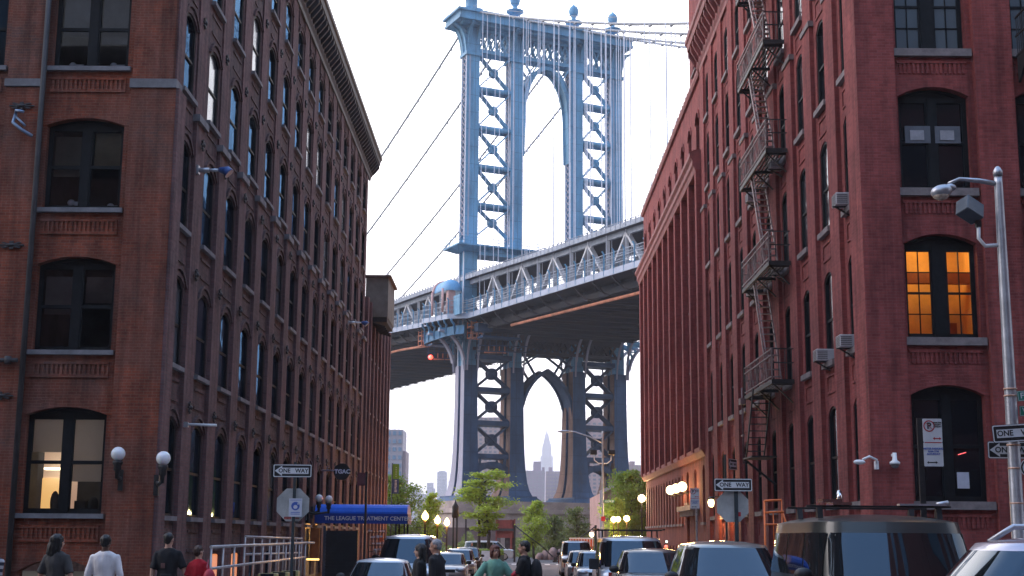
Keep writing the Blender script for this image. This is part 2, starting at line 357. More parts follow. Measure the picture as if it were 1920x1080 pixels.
# ================================================================ GROUND
def strip(name, x0, x1, ys, dz, m, kind='structure', thick=None):
    mb = MB()
    for i in range(len(ys)-1):
        a, b = ys[i], ys[i+1]; za, zb = gz(a)+dz, gz(b)+dz
        mb.quad((x0,a,za),(x1,a,za),(x1,b,zb),(x0,b,zb))
        if thick:
            for x in (x0, x1): mb.quad((x,a,za),(x,b,zb),(x,b,zb-thick),(x,a,za-thick))
    if thick:
        for y in (ys[0], ys[-1]): mb.quad((x0,y,gz(y)+dz),(x1,y,gz(y)+dz),(x1,y,gz(y)+dz-thick),(x0,y,gz(y)+dz-thick))
    o = mb.build(name, m, recalc=False); tag(o, kind=kind); return o
M['asphalt'] = mat('asphalt', (.075,.075,.085), .78, noise=(.9,.28), bump=.25); M['concrete'] = mat('pavement_concrete', (.26,.25,.25), .85, noise=(1.5,.2), bump=.15)
M['earth'] = mat('ground_earth', (.10,.095,.075), .95, noise=(.08,.3)); M['linepaint'] = mat('road_paint', (.62,.62,.62), .6, noise=(3,.2))
M['water'] = mat('river_water', (.03,.045,.05), .12, bump=.5)
mbg = MB(); gys = [-300, 0, 18, 34, 60, 100, 160, 236]
for i in range(len(gys)-1):
    a, b = gys[i], gys[i+1]; mbg.quad((-5000,a,gz(a)-.05),(5000,a,gz(a)-.05),(5000,b,gz(b)-.05),(-5000,b,gz(b)-.05))
mbg.quad((-5000,236,gz(236)-.05),(5000,236,gz(236)-.05),(5000,236,-6),(-5000,236,-6))
mbg.quad((-5000,236,-6),(5000,236,-6),(5000,840,-6),(-5000,840,-6)); mbg.quad((-5000,840,-6),(5000,840,-6),(5000,845,-1),(-5000,845,-1))
mbg.quad((-5000,845,-1),(5000,845,-1),(5000,7000,0),(-5000,7000,0))
tag(mbg.build('ground', M['earth'], recalc=False), kind='structure')
mbw = MB(); mbw.quad((-5000,236.5,-3.2),(5000,236.5,-3.2),(5000,842,-3.2),(-5000,842,-3.2)); tag(mbw.build('river', M['water'], recalc=False), kind='structure')
strip('road', -4.3, 4.5, [33.5, 34, 60, 100, 150], -.02, M['asphalt'])
tag(MB().box(-60,60,12,33.2,-.4,-.015).xf(Matrix.Identity(4)).build('cross_road', M['asphalt']), kind='structure')
strip('far_road', -45, 45, [134, 150, 158], -.012, M['asphalt'])
strip('pavement', -9.2, -4.3, [33.9, 34, 60, 100, 133], .13, M['concrete'], thick=.2)
strip('pavement', 4.5, 9.2, [33.9, 34, 60, 100, 133], .13, M['concrete'], thick=.2)
tag(MB().box(-60,60,33.2,33.9,-.4,.03).build('kerb', M['concrete']), kind='structure')
mb = MB()
for x in (-3.6,-2.7,-1.8,-.9,0,.9,1.8,2.7,3.6): mb.quad((x-.2,112,gz(112)-.012),(x+.2,112,gz(112)-.012),(x+.2,115,gz(115)-.012),(x-.2,115,gz(115)-.012))
mb.quad((-3.4,110.6,gz(110.6)-.012),(-.9,110.6,gz(110.6)-.012),(-.9,111.1,gz(111)-.012),(-3.4,111.1,gz(111)-.012))
mb.quad((-3.4,117,gz(117)-.012),(4,117,gz(117)-.012),(4,117.5,gz(117)-.012),(-3.4,117.5,gz(117)-.012))
tag(mb.build('road_marking', M['linepaint'], recalc=False), kind='structure')

# ================================================================ FACADES
def arc_pts(a, b, p, c, n=8):
    "segmental arch from (a,p) over crown c to (b,p)"
    r = c-p
    if r < .01: return [(a,p),(b,p)]
    w = (b-a)/2; R = (w*w+r*r)/(2*r); cz = c-R; cx = (a+b)/2; t0 = math.asin(min(1, w/R)) if r <= w else pi-math.asin(min(1,w/R))
    return [(cx+R*sin(-t0+2*t0*i/n), cz+R*cos(-t0+2*t0*i/n)) for i in range(n+1)]
def column(mb, F, u0, u1, z0, z1, ops, dep, out=0):
    "a strip of wall u0..u1, z0..z1 with openings [(a,b,sill,spring,crown)] stacked upwards, reveals dep deep"
    z = z0
    q = lambda A,B,C,D: mb.quad(F(*A),F(*B),F(*C),F(*D))
    for (a,b,s,p,c) in ops:
        if s > z: q((u0,out,z),(u1,out,z),(u1,out,s),(u0,out,s))
        top = c+.02
        q((u0,out,s),(a,out,s),(a,out,top),(u0,out,top)); q((b,out,s),(u1,out,s),(u1,out,top),(b,out,top))
        ar = arc_pts(a,b,p,c)
        for i in range(len(ar)-1):
            (x0,y0),(x1,y1) = ar[i],ar[i+1]
            q((x0,out,y0),(x1,out,y1),(x1,out,top),(x0,out,top)); q((x0,out,y0),(x1,out,y1),(x1,out-dep,y1),(x0,out-dep,y0))
        q((a,out,s),(b,out,s),(b,out-dep,s),(a,out-dep,s)); q((a,out,s),(a,out,p),(a,out-dep,p),(a,out-dep,s)); q((b,out,s),(b,out,p),(b,out-dep,p),(b,out-dep,s))
        z = top
    if z1 > z: q((u0,out,z),(u1,out,z),(u1,out,z1),(u0,out,z1))
def arch_ring(mb, F, a, b, p, c, w=.2, out=.05):
    "proud brick hood over an opening"
    i0 = arc_pts(a,b,p,c); o0 = arc_pts(a-w,b+w,p-.02,c+w)
    for i in range(len(i0)-1):
        A,B,C,D = i0[i],i0[i+1],o0[i+1],o0[i]
        mb.quad(F(A[0],out,A[1]),F(B[0],out,B[1]),F(C[0],out,C[1]),F(D[0],out,D[1]))
        mb.quad(F(C[0],out,C[1]),F(D[0],out,D[1]),F(D[0],0,D[1]),F(C[0],0,C[1])); mb.quad(F(A[0],out,A[1]),F(B[0],out,B[1]),F(B[0],0,B[1]),F(A[0],0,A[1]))
class Win:
    """window prototype: own coordinates x across, y outwards (negative = towards the room), z up from the sill"""
    def __init__(s, w, h, rise, kind='sash', fm=None, pm=None, sm=None, sillw=.12):
        top = h; sp = h-rise; f = MB(); w2 = w/2; T = .07
        outer = [(-w2,0),(-w2,sp)]+arc_pts(-w2,w2,sp,top)[1:-1]+[(w2,sp),(w2,0)]
        sp2 = sp-.03; inner = [(-w2+T,T),(-w2+T,sp2)]+[(x*(w2-T)/w2, y-T) for x,y in arc_pts(-w2,w2,sp,top)[1:-1]]+[(w2-T,sp2),(w2-T,T)]
        n = len(outer)
        for i in range(n):
            j = (i+1) % n; A,B,C,D = outer[i],outer[j],inner[j],inner[i]
            f.quad((A[0],0,A[1]),(B[0],0,B[1]),(C[0],0,C[1]),(D[0],0,D[1])); f.quad((D[0],0,D[1]),(C[0],0,C[1]),(C[0],-.1,C[1]),(D[0],-.1,D[1]))
        mid = sp*.52
        if kind == 'sash':
            f.box(-w2+T-.01,w2-T+.01,-.07,-.02,mid-.035,mid+.035)
            f.box(-w2+T-.01,-w2+T+.04,-.06,-.015,T,mid); f.box(w2-T-.04,w2-T+.01,-.06,-.015,T,mid)
        elif kind == 'pair':      # two sashes side by side, heavy centre post, blind arch head
            f.box(-.11,.11,-.09,.02,.01,sp+.02); f.box(-w2+.02,w2-.02,-.085,.004,sp-.10,sp+.04)
            ap = [(-w2+.03,sp+.03)]+[(x*(w2-.03)/w2,y-.03) for x,y in arc_pts(-w2,w2,sp,top)[1:-1]]+[(w2-.03,sp+.03)]
            f.prism(ap, 1, -.08, -.03)
            for x0,x1 in ((-w2+T,-.10),(.10,w2-T)):
                f.box(x0-.01,x1+.01,-.07,-.01,mid-.045,mid+.045); f.box(x0-.01,x0+.05,-.065,-.005,T,sp-.1); f.box(x1-.05,x1+.01,-.065,-.005,T,sp-.1); f.box(x0,x1,-.065,-.005,T-.01,T+.06)
        elif kind == 'grid':      # pair with small muntins, 2 x 3 panes a side
            f.box(-.17,.17,-.09,.02,.01,sp+.02); f.box(-w2+.02,w2-.02,-.085,.004,sp-.16,sp+.04)
            ap = [(-w2+.03,sp+.03)]+[(x*(w2-.03)/w2,y-.03) for x,y in arc_pts(-w2,w2,sp,top)[1:-1]]+[(w2-.03,sp+.03)]
            f.prism(ap, 1, -.08, -.03)
            for x0,x1 in ((-w2+.05,-.16),(.16,w2-.05)):
                f.box(x0-.02,x0+.06,-.065,-.005,T,sp-.1); f.box(x1-.06,x1+.02,-.065,-.005,T,sp-.1); f.box(x0,x1,-.065,-.005,T-.01,T+.07)
                xm = (x0+x1)/2; f.box(xm-.012,xm+.012,-.06,-.02,T+.07,sp-.15)
                for k in (1,2,3): zz = .1+(sp-.26)*k/4; hh = .03 if k == 2 else .012; f.box(x0+.06,x1-.06,-.062,-.021,zz-hh,zz+hh)
        s.frame = f.mesh('window', fm or M['frame'])
        g = MB(); g.poly([(x,-.055,z) for x,z in inner]); s.pane = g.mesh('pane', pm or M['pane'], recalc=False)
        sl = MB().box(-w2-.10,w2+.10,-.04,.10+sillw*.2,-sillw,0); s.sill = sl.mesh('sill', sm or M['stone'])
        s.dep = .2
    def place(s, parent, F, u, z, rz, dep=None, pane=True, label=None, glass=None):
        d = s.dep if dep is None else dep; pl = wloc(parent)
        w = put('window', s.frame, parent, Vector(F(u,-d,z))-pl, (0,0,rz), label)
        if pane:
            p = put('pane', s.pane, w); 
            if glass: p.data = s.pane.copy(); p.data.materials.clear(); p.data.materials.append(glass)
            # panes are never hung quite true
            p.rotation_euler = (random.gauss(0,.006), 0, random.gauss(0,.012)) if not glass else (0,0,0)
        put('sill', s.sill, w, (0,d,0)); return w
def stuffwin(parent, items, m1):
    "the windows beyond the hundred largest, in one mesh"
    mb = MB()
    for (F,u,z,w,h,d) in items:
        mb.boxF(F,u-w/2,u+w/2,-d-.05,-d,z,z+h); mb.boxF(F,u-.05,u+.05,-d,-d+.04,z,z+h)
    if items: tag(mb.build('window', m1, parent), kind='stuff')
def tie_plate_mesh(m):
    mb = MB()
    for a in range(4):
        t = a*pi/4; mb.beam((-.17*cos(t),0.02+a*.002,-.17*sin(t)),(.17*cos(t),0.02+a*.002,.17*sin(t)),.05,.05,up=(0,1,0))
    mb.ball((0,.05,0),(.07,.05,.07),8,6); return mb.mesh('tie_plate', m)
TIE = tie_plate_mesh(M['cornice'])
def dentil_cornice(name, parent, F, u0, u1, z0, z1, out, m, step=.62, ends=True):
    mb = MB(); H = z1-z0
    prof = [(0,z0),(.10,z0),(.12,z0+.12*H),(.2,z0+.2*H),(.2,z0+.62*H),(out*.85,z0+.66*H),(out*.9,z0+.82*H),(out,z0+.86*H),(out,z1),(0,z1)]
    mb.prism([(o,z) for o,z in prof], 0, u0, u1, F=lambda u,o,z: F(u,o,z))
    n = int((u1-u0)/step)
    for i in range(n+1):
        u = u0+.1+(u1-u0-.2)*i/n
        mb.prism([(.2,z0+.22*H),(.3,z0+.25*H),(out*.8,z0+.52*H),(out*.8,z0+.65*H),(.2,z0+.65*H)], 0, u-.08, u+.08, F=lambda a,o,z: F(a,o,z))
    return mb.build(name, m, parent)

# ---------------------------------------------------------------- left warehouse
M['paneB'] = glass_dark('pane_with_shade', (.10,.11,.12), .12, .2, .8); M['paneC'] = glass_dark('pane_wavy', (.03,.035,.04), .09, .5, .9)
XL, YF, XR = -9.1, 34.7, 9.02
FLs = lambda u,o,z: (XL+o, u, z)             # street side of the left building, u = Y
FLf = lambda u,o,z: (u, YF-o, z)             # front of the left building, u = X
FRs = lambda u,o,z: (XR-o, u, z)
FRf = lambda u,o,z: (u, 34.0-o, z)
RZ_E, RZ_S, RZ_W = -pi/2, pi, pi/2            # outward +X, -Y, -X for a window whose outside is +y
LB = thing('brick_warehouse', 'dark brown brick warehouse with orange-red front and rows of arched windows, left of the street', 'building', (-9.1,34.7,0))
SL = [2.15, 6.12, 9.88, 13.62, 17.3, 20.75]; HL = [2.6, 2.4, 2.4, 2.3, 2.2, 1.75]
wL = [Win(1.32,h,.26) for h in sorted(set(HL))]; wLd = {h:w for h,w in zip(sorted(set(HL)),wL)}
wall = MB(); bays = [36.25+3.1*k for k in range(15)]; ROOF_L = 24.6
edges = [34.7]+[37.7+3.1*k for k in range(14)]+[81.4]
for k,u in enumerate(bays):
    ops = []
    if 2 <= k <= 5: ops.append((u-.6,u+.6,-.5,1.06,1.12))
    ops += [(u-.66,u+.66,s,s+h-.26,s+h) for s,h in zip(SL,HL)]
    column(wall, FLs, edges[k], edges[k+1], -1.2, ROOF_L, ops, .12)
    for s,h in zip(SL,HL):
        arch_ring(wall, FLs, u-.66,u+.66,s+h-.22,s+h,.13,.035); arch_ring(wall, FLs, u-.75,u+.75,s+h-.2,s+h+.19,.09,.075)
        wall.boxF(FLs,u-.6,u+.6,0,.03,s-.42,s-.34); wall.boxF(FLs,u-.6,u+.6,0,.03,s-.95,s-.87)
    wall.boxF(FLs,u-.8,u+.8,0,.05,22.62,22.72); wall.boxF(FLs,u-.8,u-.7,0,.05,22.72,23.25); wall.boxF(FLs,u+.7,u+.8,0,.05,22.72,23.25)
# end and back walls, roof
wall.quad((XL,81.4,-1.2),(-42,81.4,-1.2),(-42,81.4,ROOF_L),(XL,81.4,ROOF_L))
o = wall.build('wall', M['brickL'], LB)
fw = MB(); SF = [2.17,6.3,10.04,13.9,17.65,21.3]; HF = [2.68,2.45,2.45,2.4,2.4,2.1]
fb = [(-11.4,-12.6,-10.2),(-14.7,-15.9,-13.5),(-17.9,-19.1,-16.7)]
for (u,a,b) in fb:
    ops = [(u-.95,u+.95,.2-1.0,.75,1.05)]+[(u-1.02,u+1.02,s,s+h-.2,s+h) for s,h in zip(SF,HF)]
    column(fw, FLf, a, b, -1.2, ROOF_L, ops, .3, out=-.18)
    Fi = lambda uu,o,z: FLf(uu,o-.18,z)
    for s,h in zip(SF,HF):
        arch_ring(fw, Fi, u-1.02,u+1.02,s+h-.2,s+h,.3,.03)
        for i in range(17): fw.boxF(Fi,u-.95+i*.118,u-.89+i*.118,0,.035,s-.62,s-.36)
        fw.boxF(Fi,u-1.0,u+1.0,0,.05,s-.36,s-.3); fw.boxF(Fi,u-1.0,u+1.0,0,.045,s-.7,s-.62)
    arch_ring(fw, Fi, u-.95,u+.95,.75,1.05,.25,.04)
fw.quad((-19.1,YF+.18,-1.2),(-42,YF+.18,-1.2),(-42,YF+.18,ROOF_L),(-19.1,YF+.18,ROOF_L))
fw.build('wall', M['brickLfront'], LB, label='worn orange-red brick front of the dark brown warehouse')
pier = MB().box(-10.2,-9.02,YF,YF+.6,-1.2,13.28); pier.box(-10.2,-9.08,YF+.03,YF+.63,13.52,ROOF_L)
pier.build('pilaster', M['brickLfront'], LB)
put('cap_stone', MB().box(-.62,.62,-.05,.6,0,.24).mesh('cap_stone', M['stone']), LB, (-.52,.0,13.28))
for x in (-13.05,-16.3):
    MB().box(x-.45,x+.45,YF,YF+.6,-1.2,13.28).box(x-.45,x+.45,YF+.04,YF+.63,13.5,ROOF_L).build('pilaster', M['brickLfront'], LB)
    put('cap_stone', MB().box(-.5,.5,-.05,.6,0,.2).mesh('cap_stone', M['stone']), LB, (x+9.1,.0,13.3))
    for z in (5.1,9.0,12.75): put('tie_plate', TIE, LB, (x+9.1,-.02,z), (0,0,pi), ).scale = (1.9,1,.6)
pm = MB().box(0,.11,-.52,.52,0,13.1); pm.box(0,.05,-.5,.5,13.3,23.3); PIL = pm.mesh('pilaster', M['pilL'])
CAP = MB().box(-.02,.2,-.58,.58,0,.2).mesh('cap_stone', M['stone'])
MB().box(-9.1,-8.93,34.72,35.5,-1.2,13.28).box(-9.1,-9.03,34.75,35.5,13.5,23.3).build('pilaster', M['pilL'], LB)
for k in range(15):
    y = 37.6+3.1*k-34.7
    if k == 14: y -= .35
    p = put('pilaster', PIL, LB, (0,y,-.0)); put('cap_stone', CAP, p, (0,0,13.1))
    if k < 14:
        for z in (5.1,8.8,12.55,16.2,19.8): put('tie_plate', TIE, LB, (.16 if z < 13 else .05, y, z), (0,0,-pi/2))
MB().box(-9.1,-8.94,34.7,81.4,-1.2,-.2).build('wall', M['pilL'], LB)
dentil_cornice('cornice', LB, FLs, 34.2, 82.0, 23.2, 24.7, .78, M['cornice'])
dentil_cornice('cornice', LB, FLf, -42, -8.4, 23.3, 24.7, .7, M['cornice'])
MB().box(-42,XL-.02,YF+.2,81.3,ROOF_L-.2,ROOF_L-.05).build('roof', M['roof'], LB)
extra = []
for k,u in enumerate(bays):
    for s,h in zip(SL,HL): wLd[h].place(LB, FLs, u, s, RZ_E, .02, glass=(M['paneB'] if random.random() < .12 else None))
wF = {h:Win(2.04,h,.2,'pair') for h in sorted(set(HF))}
Fi = lambda uu,o,z: FLf(uu,o-.18,z)
for ci,(u,a,b) in enumerate(fb):
    for i,(s,h) in enumerate(zip(SF,HF)):
        if ci < 2 and i < 4: wF[h].place(LB, Fi, u, s, RZ_S, .22, glass=M['glass'] if (ci == 0) else None,
                label={0:'ground-floor window with pale blinds and a warm light inside',}.get(i) if ci == 0 else None)
        else: extra.append((Fi,u,s,2.04,h-.1,.25))
stuffwin(LB, extra, M['pane'])
# rooms seen through the front windows
M['room'] = mat('room_wall', (.05,.05,.052), .9, noise=(.8,.4)); M['roomwarm'] = emis('lit_room_wall', (1.0,.52,.14), .55); M['roomlamp'] = emis('ceiling_light', (1,.8,.5), 3.0)
for i,(s,h) in enumerate(zip(SF[:4],HF[:4])):
    r = MB(); y0 = YF+.5; y1 = YF+4
    x0,x1,z0,z1 = -12.5,-10.3,s-.1,s+h
    for q in (((x0,y1,z0),(x1,y1,z0),(x1,y1,z1),(x0,y1,z1)),((x0,y0,z0),(x0,y1,z0),(x0,y1,z1),(x0,y0,z1)),((x1,y0,z0),(x1,y1,z0),(x1,y1,z1),(x1,y0,z1)),((x0,y0,z0),(x1,y0,z0),(x1,y1,z0),(x0,y1,z0)),((x0,y0,z1),(x1,y0,z1),(x1,y1,z1),(x0,y1,z1))): r.quad(*q)
    r.build('room', M['room'], LB, recalc=False)
_nt = M['blind'].node_tree; _tl = _nt.nodes.new('ShaderNodeBsdfTranslucent'); _tl.inputs[0].default_value = (.75,.72,.70,1); _ms = _nt.nodes.new('ShaderNodeMixShader'); _ms.inputs[0].default_value = .5
_nt.links.new(_nt.nodes['Principled BSDF'].outputs[0], _ms.inputs[1]); _nt.links.new(_tl.outputs[0], _ms.inputs[2]); _nt.links.new(_ms.outputs[0], _nt.nodes['Material Output'].inputs[0])
_l = bpy.data.lights.new('room_light','POINT'); _l.energy = 26; _l.color = (1,.82,.66); _l.shadow_soft_size = .3; _lo = bpy.data.objects.new('room_light',_l); COL.objects.link(_lo); _lo.parent = LB; _lo.location = (-11.4+9.1,2.0,3.9-0)
bl = MB().box(-12.34,-11.52,YF+.52,YF+.54,3.72,4.6).box(-11.28,-10.46,YF+.52,YF+.54,2.98,4.6); bl.build('blind', M['blind'], LB)
MB().box(-12.36,-11.9,YF+1.5,YF+1.52,2.2,3.1).build('lit_wall', M['roomwarm'], LB); MB().box(-12.36,-11.45,YF+1.55,YF+1.57,2.2,4.0).build('lit_wall', emis('lit_wall_dull',(.75,.42,.28),.32), LB)
MB().box(-12.2,-11.65,YF+1.1,YF+1.3,3.3,3.36).build('ceiling_lamp', M['roomlamp'], LB)
mb = MB(); mb.ball((-11.75,YF+.75,2.45),(.12,.1,.3),10,8); mb.ball((-10.75,YF+.7,2.4),(.14,.1,.22),10,8); mb.box(-11.2,-10.9,YF+.6,YF+.8,2.2,2.5); mb.build('window_clutter', M['room'], LB)
for i,(x0,x1,z0,z1) in enumerate(((-12.3,-11.55,11.0,12.1),(-11.25,-10.5,11.2,12.2),(-12.3,-11.55,7.3,8.3),(-11.25,-10.5,7.6,8.3),(-12.3,-11.5,14.9,16.0),(-11.25,-10.5,14.7,16.0))):
    MB().box(x0,x1,YF+.6,YF+.62,z0,z1).build('blind', mat('shade_dim_%d' % i, [(.10,.10,.08),(.20,.15,.09),(.13,.12,.12),(.15,.12,.11),(.09,.11,.14),(.10,.11,.13)][i], .9, noise=(1,.25)), LB)
for (x,z) in ((-12.0,14.1),(-10.9,14.1),(-10.75,10.2),(-11.8,10.3)):
    mb = MB(); mb.ball((x,YF+.62,z),(.1,.06,.09),8,6); mb.box(x+.08,x+.3,YF+.58,YF+.7,z-.1,z+.02); mb.build('window_clutter', M['poster'], LB)
# lit basement lights behind the ramp
M['orange'] = emis('basement_orange', (1.0,.27,.03), .42)
for k in (2,3,4,5):
    u = bays[k]; MB().box(XL-.06,XL-.03,u-.55,u+.55,-.5,1.1).build('basement_window', M['orange'] if k < 4 else M['pane'], LB)
# dark downpipe on the front, small vents
mb = MB(); mb.tube([(-12.55,YF-.0,-.1),(-12.55,YF-.0,23.2)], .075, 8); mb.build('downpipe', M['cornice'], LB)
# vestibule under the canopy: openings at bay 8 and 9
MB().box(XL-.02,XL+.06,60.2,63.8,-.6,2.2).build('entrance', M['black'], LB)

# ---------------------------------------------------------------- second, lower building on the left with the roof box
LB2 = thing('brick_warehouse', 'lower ribbed brick warehouse behind the dark brown one, grey box at its roof edge', 'building', (-9.1,81.5,0))
wall = MB(); nb = 7
for k in range(nb):
    a = 81.5+2.2*k; u = a+1.1
    column(wall, FLs, a, a+2.2, -1.2, 15.9, [(u-.45,u+.45,s,s+1.9,s+2.1) for s in (2.0,5.6,9.2,12.6)], .3)
wall.quad((XL,96.9,-1.2),(-36,96.9,-1.2),(-36,96.9,15.9),(XL,96.9,15.9)); wall.build('wall', M['pilL'], LB2)
MB().box(-36,XL-.01,81.5,96.8,15.5,15.8).build('roof', M['roof'], LB2)
W2 = Win(.9,2.1,.2); P2 = MB().box(0,.22,-.3,.3,-1.2,15.9).mesh('pilaster', M['pilL'])
for k in range(nb):
    u = 81.5+2.2*k+1.1
    for s in (2.0,5.6,9.2,12.6): W2.place(LB2, FLs, u, s, RZ_E)
    put('pilaster', P2, LB2, (0,2.2*k+.3 if k == 0 else 2.2*k,0))
put('pilaster', P2, LB2, (0,15.1,0))
M['olive'] = mat('box_olive_grey', (.20,.19,.165), .75, noise=(1.2,.3,(.13,.12,.10)), bump=.2); M['rust'] = mat('rusty_cap', (.12,.07,.06), .8, noise=(3,.4))
bx = MB().box(-9.35,-7.95,84,88.4,15.05,17.55); bo = bx.build('roof_box', M['olive'], LB2)
MB().box(-9.4,-7.78,83.85,88.6,17.55,17.68).build('roof_box_cap', M['rust'], bo, bev=.0)
mb = MB().box(-9.3,-8.0,84.1,88.3,14.75,15.05)
for i in range(6): mb.beam((-9.1,84.2+i*.8,14.75),(-8.1,84.2+i*.8,14.45),.1)
mb.build('roof_box_bracket', M['iron'], bo)

# ---------------------------------------------------------------- right warehouse
RB = thing('brick_warehouse', 'tall red painted brick warehouse at the right corner with ribbed side and fire escape', 'building', (9.02,34,0))
SR = [2.66,6.68,10.52,14.28,18.0,21.4]; HR = [2.75,2.6,2.65,2.65,2.5,2.1]
wall = MB(); baysR = [36.0+2.95*k for k in range(10)]; eR = [34]+[37.47+2.95*k for k in range(9)]+[64.4]
for k,u in enumerate(baysR):
    column(wall, FRs, eR[k], eR[k+1], -1.2, 25.9, [(u-.58,u+.58,s,s+h-.25,s+h) for s,h in zip(SR,HR)], .16)
    for s,h in zip(SR,HR):
        wall.boxF(FRs,u-.5,u+.5,0,.03,s-.42,s-.36); wall.boxF(FRs,u-.5,u+.5,0,.03,s-.9,s-.84); wall.boxF(FRs,u-.5,u-.44,0,.03,s-.84,s-.42); wall.boxF(FRs,u+.44,u+.5,0,.03,s-.84,s-.42)
wall.quad((XR,64.4,-1.2),(46,64.4,-1.2),(46,64.4,25.9),(XR,64.4,25.9))
wall.build('wall', M['brickR'], RB)
fw = MB(); fR = [(10.8,9.78,11.86),(13.85,12.85,14.9),(16.9,15.9,17.9)]
SRf = [2.62,6.69,10.55,14.29,18.05,21.6]; HRf = [2.88,2.68,2.73,2.9,2.6,2.2]
Ri = lambda u,o,z: FRf(u,o-.2,z)
for (u,a,b) in fR:
    column(fw, FRf, a, b, -1.2, 25.9, [(u-.92,u+.92,s,s+h-.25,s+h) for s,h in zip(SRf,HRf)], .3, out=-.2)
    for s,h in zip(SRf,HRf):
        arch_ring(fw, Ri, u-.92,u+.92,s+h-.25,s+h,.3,.02)
        for i in range(15): fw.boxF(Ri,u-.86+i*.118,u-.80+i*.118,0,.035,s-.65,s-.38)
        fw.boxF(Ri,u-.92,u+.92,0,.05,s-.38,s-.3)
fw.quad((17.9,34.2,-1.2),(46,34.2,-1.2),(46,34.2,25.9),(17.9,34.2,25.9)); fw.build('wall', M['brickR'], RB)
mp = MB().box(8.78,9.78,34,35.25,-1.2,17.1); mp.box(8.86,9.78,34.02,35.2,17.3,24.2); mp.build('pilaster', M['brickR'], RB)
for x in (12.36,15.4): MB().box(x-.5,x+.48,34,34.6,-1.2,24.3).build('pilaster', M['brickR'], RB)
PR = MB().box(-.13,0,-.55,.55,-1.2,17.1).box(-.09,0,-.55,.55,17.25,24.2).mesh('pilaster', M['brickR']); CR = MB().box(-.17,0,-.62,.62,0,.17).mesh('cap_stone', M['stoneR'])
for k in range(10):
    y = 37.45+2.95*k-34-(0 if k < 9 else .15)
    p = put('pilaster', PR, RB, (0,y,0)); put('cap_stone', CR, p, (0,0,17.1))
wRd = {h:Win(1.16,h,.25,sm=M['stoneR'],pm=M['paneR'],sillw=.16) for h in sorted(set(HR))}
for k,u in enumerate(baysR):
    for s,h in zip(SR,HR): wRd[h].place(RB, FRs, u, s, RZ_W, .03, glass=(M['paneC'] if random.random() < .2 else None))
wRf = {h:Win(1.84,h,.25,'pair',sm=M['stoneR'],pm=M['paneR'],sillw=.2) for h in sorted(set(HRf))}; wRg = {h:Win(1.84,h,.25,'grid',sm=M['stoneR'],pm=M['paneR'],sillw=.2) for h in sorted(set(HRf))}
M['curtain'] = glass_dark('pane_net_curtain', (.10,.115,.125), .25, .1, .5)
M['litpane'] = emis('lit_yellow_room', (1.0,.42,.035), .62)
nt = M['litpane'].node_tree; _b = nt.nodes['Principled BSDF']
_tc = nt.nodes.new('ShaderNodeTexCoord'); _sx = nt.nodes.new('ShaderNodeSeparateXYZ'); _rp = nt.nodes.new('ShaderNodeValToRGB'); _mr = nt.nodes.new('ShaderNodeMapRange')
_nz = nt.nodes.new('ShaderNodeTexNoise'); _nz.inputs['Scale'].default_value = 2.2
_ma = nt.nodes.new('ShaderNodeMath'); _ma.operation = 'MULTIPLY_ADD'; _ma.inputs[1].default_value = .5
_mr.inputs[1].default_value = 0; _mr.inputs[2].default_value = 2.6
nt.links.new(_tc.outputs['Object'], _sx.inputs[0]); nt.links.new(_tc.outputs['Object'], _nz.inputs['Vector']); nt.links.new(_nz.outputs[0], _ma.inputs[0]); nt.links.new(_sx.outputs[2], _ma.inputs[2]); nt.links.new(_ma.outputs[0], _mr.inputs[0]); nt.links.new(_mr.outputs[0], _rp.inputs[0])
_cr = _rp.color_ramp; _cr.elements[0].position = 0; _cr.elements[0].color = (.95,.42,.05,1); _cr.elements[1].position = 1; _cr.elements[1].color = (.75,.30,.03,1)
for pos,c in ((.35,(.85,.36,.04,1)),(.62,(.9,.4,.045,1)),(.66,(.42,.12,.02,1)),(.76,(.5,.16,.02,1)),(.80,(.85,.34,.03,1))):
    e = _cr.elements.new(pos); e.color = c
nt.links.new(_rp.outputs[0], _b.inputs['Emission Color']); _b.inputs['Emission Strength'].default_value = .40; _b.inputs['Base Color'].default_value = (.05,.03,.01,1); _b.inputs['Roughness'].default_value = .15
for ci,(u,a,b) in enumerate(fR[:2]):
    for i,(s,h) in enumerate(zip(SRf,HRf)):
        g = (M['glass'] if ci == 0 else M['litpane']) if (i == 1) else (M['curtain'] if (i == 3) else None)
        (wRg if i in (1,3) else wRf)[h].place(RB, Ri, u, s, RZ_S, .24, glass=g, label='window lit yellow from inside' if (i == 1) else None)
stuffwin(RB, [(Ri,fR[2][0],s,1.84,h-.1,.25) for s,h in zip(SRf,HRf)], M['paneR'])
for x in (10.42,11.2):
    mb = MB(); z = 12.05; mb.box(x-.33,x+.33,34.41,34.43,z-.22,z+.24); o = mb.build('window_card', mat('card_dim',(.13,.14,.16),.8,noise=(4,.1)), RB)
    MB().box(x-.2,x+.16,34.39,34.41,z-.14,z+.12).build('card_panel', M['steel'], o)
MB().box(11.0,11.3,34.41,34.42,2.95,3.35).build('notice', M['poster'], RB); MB().tube([(11.05,34.40,3.78),(11.25,34.40,3.84)],.012,6).build('standby_light', emis('red_glow',(1,.05,.03),1.2), RB)
dentil_cornice('cornice', RB, FRs, 33.6, 64.9, 24.2, 26.0, .72, M['corniceR'], step=.8)
dentil_cornice('cornice', RB, FRf, 8.2, 46, 24.3, 26.0, .65, M['corniceR'], step=.8)
MB().box(9.1,46,34.3,64.3,25.6,25.8).build('roof', M['roof'], RB)

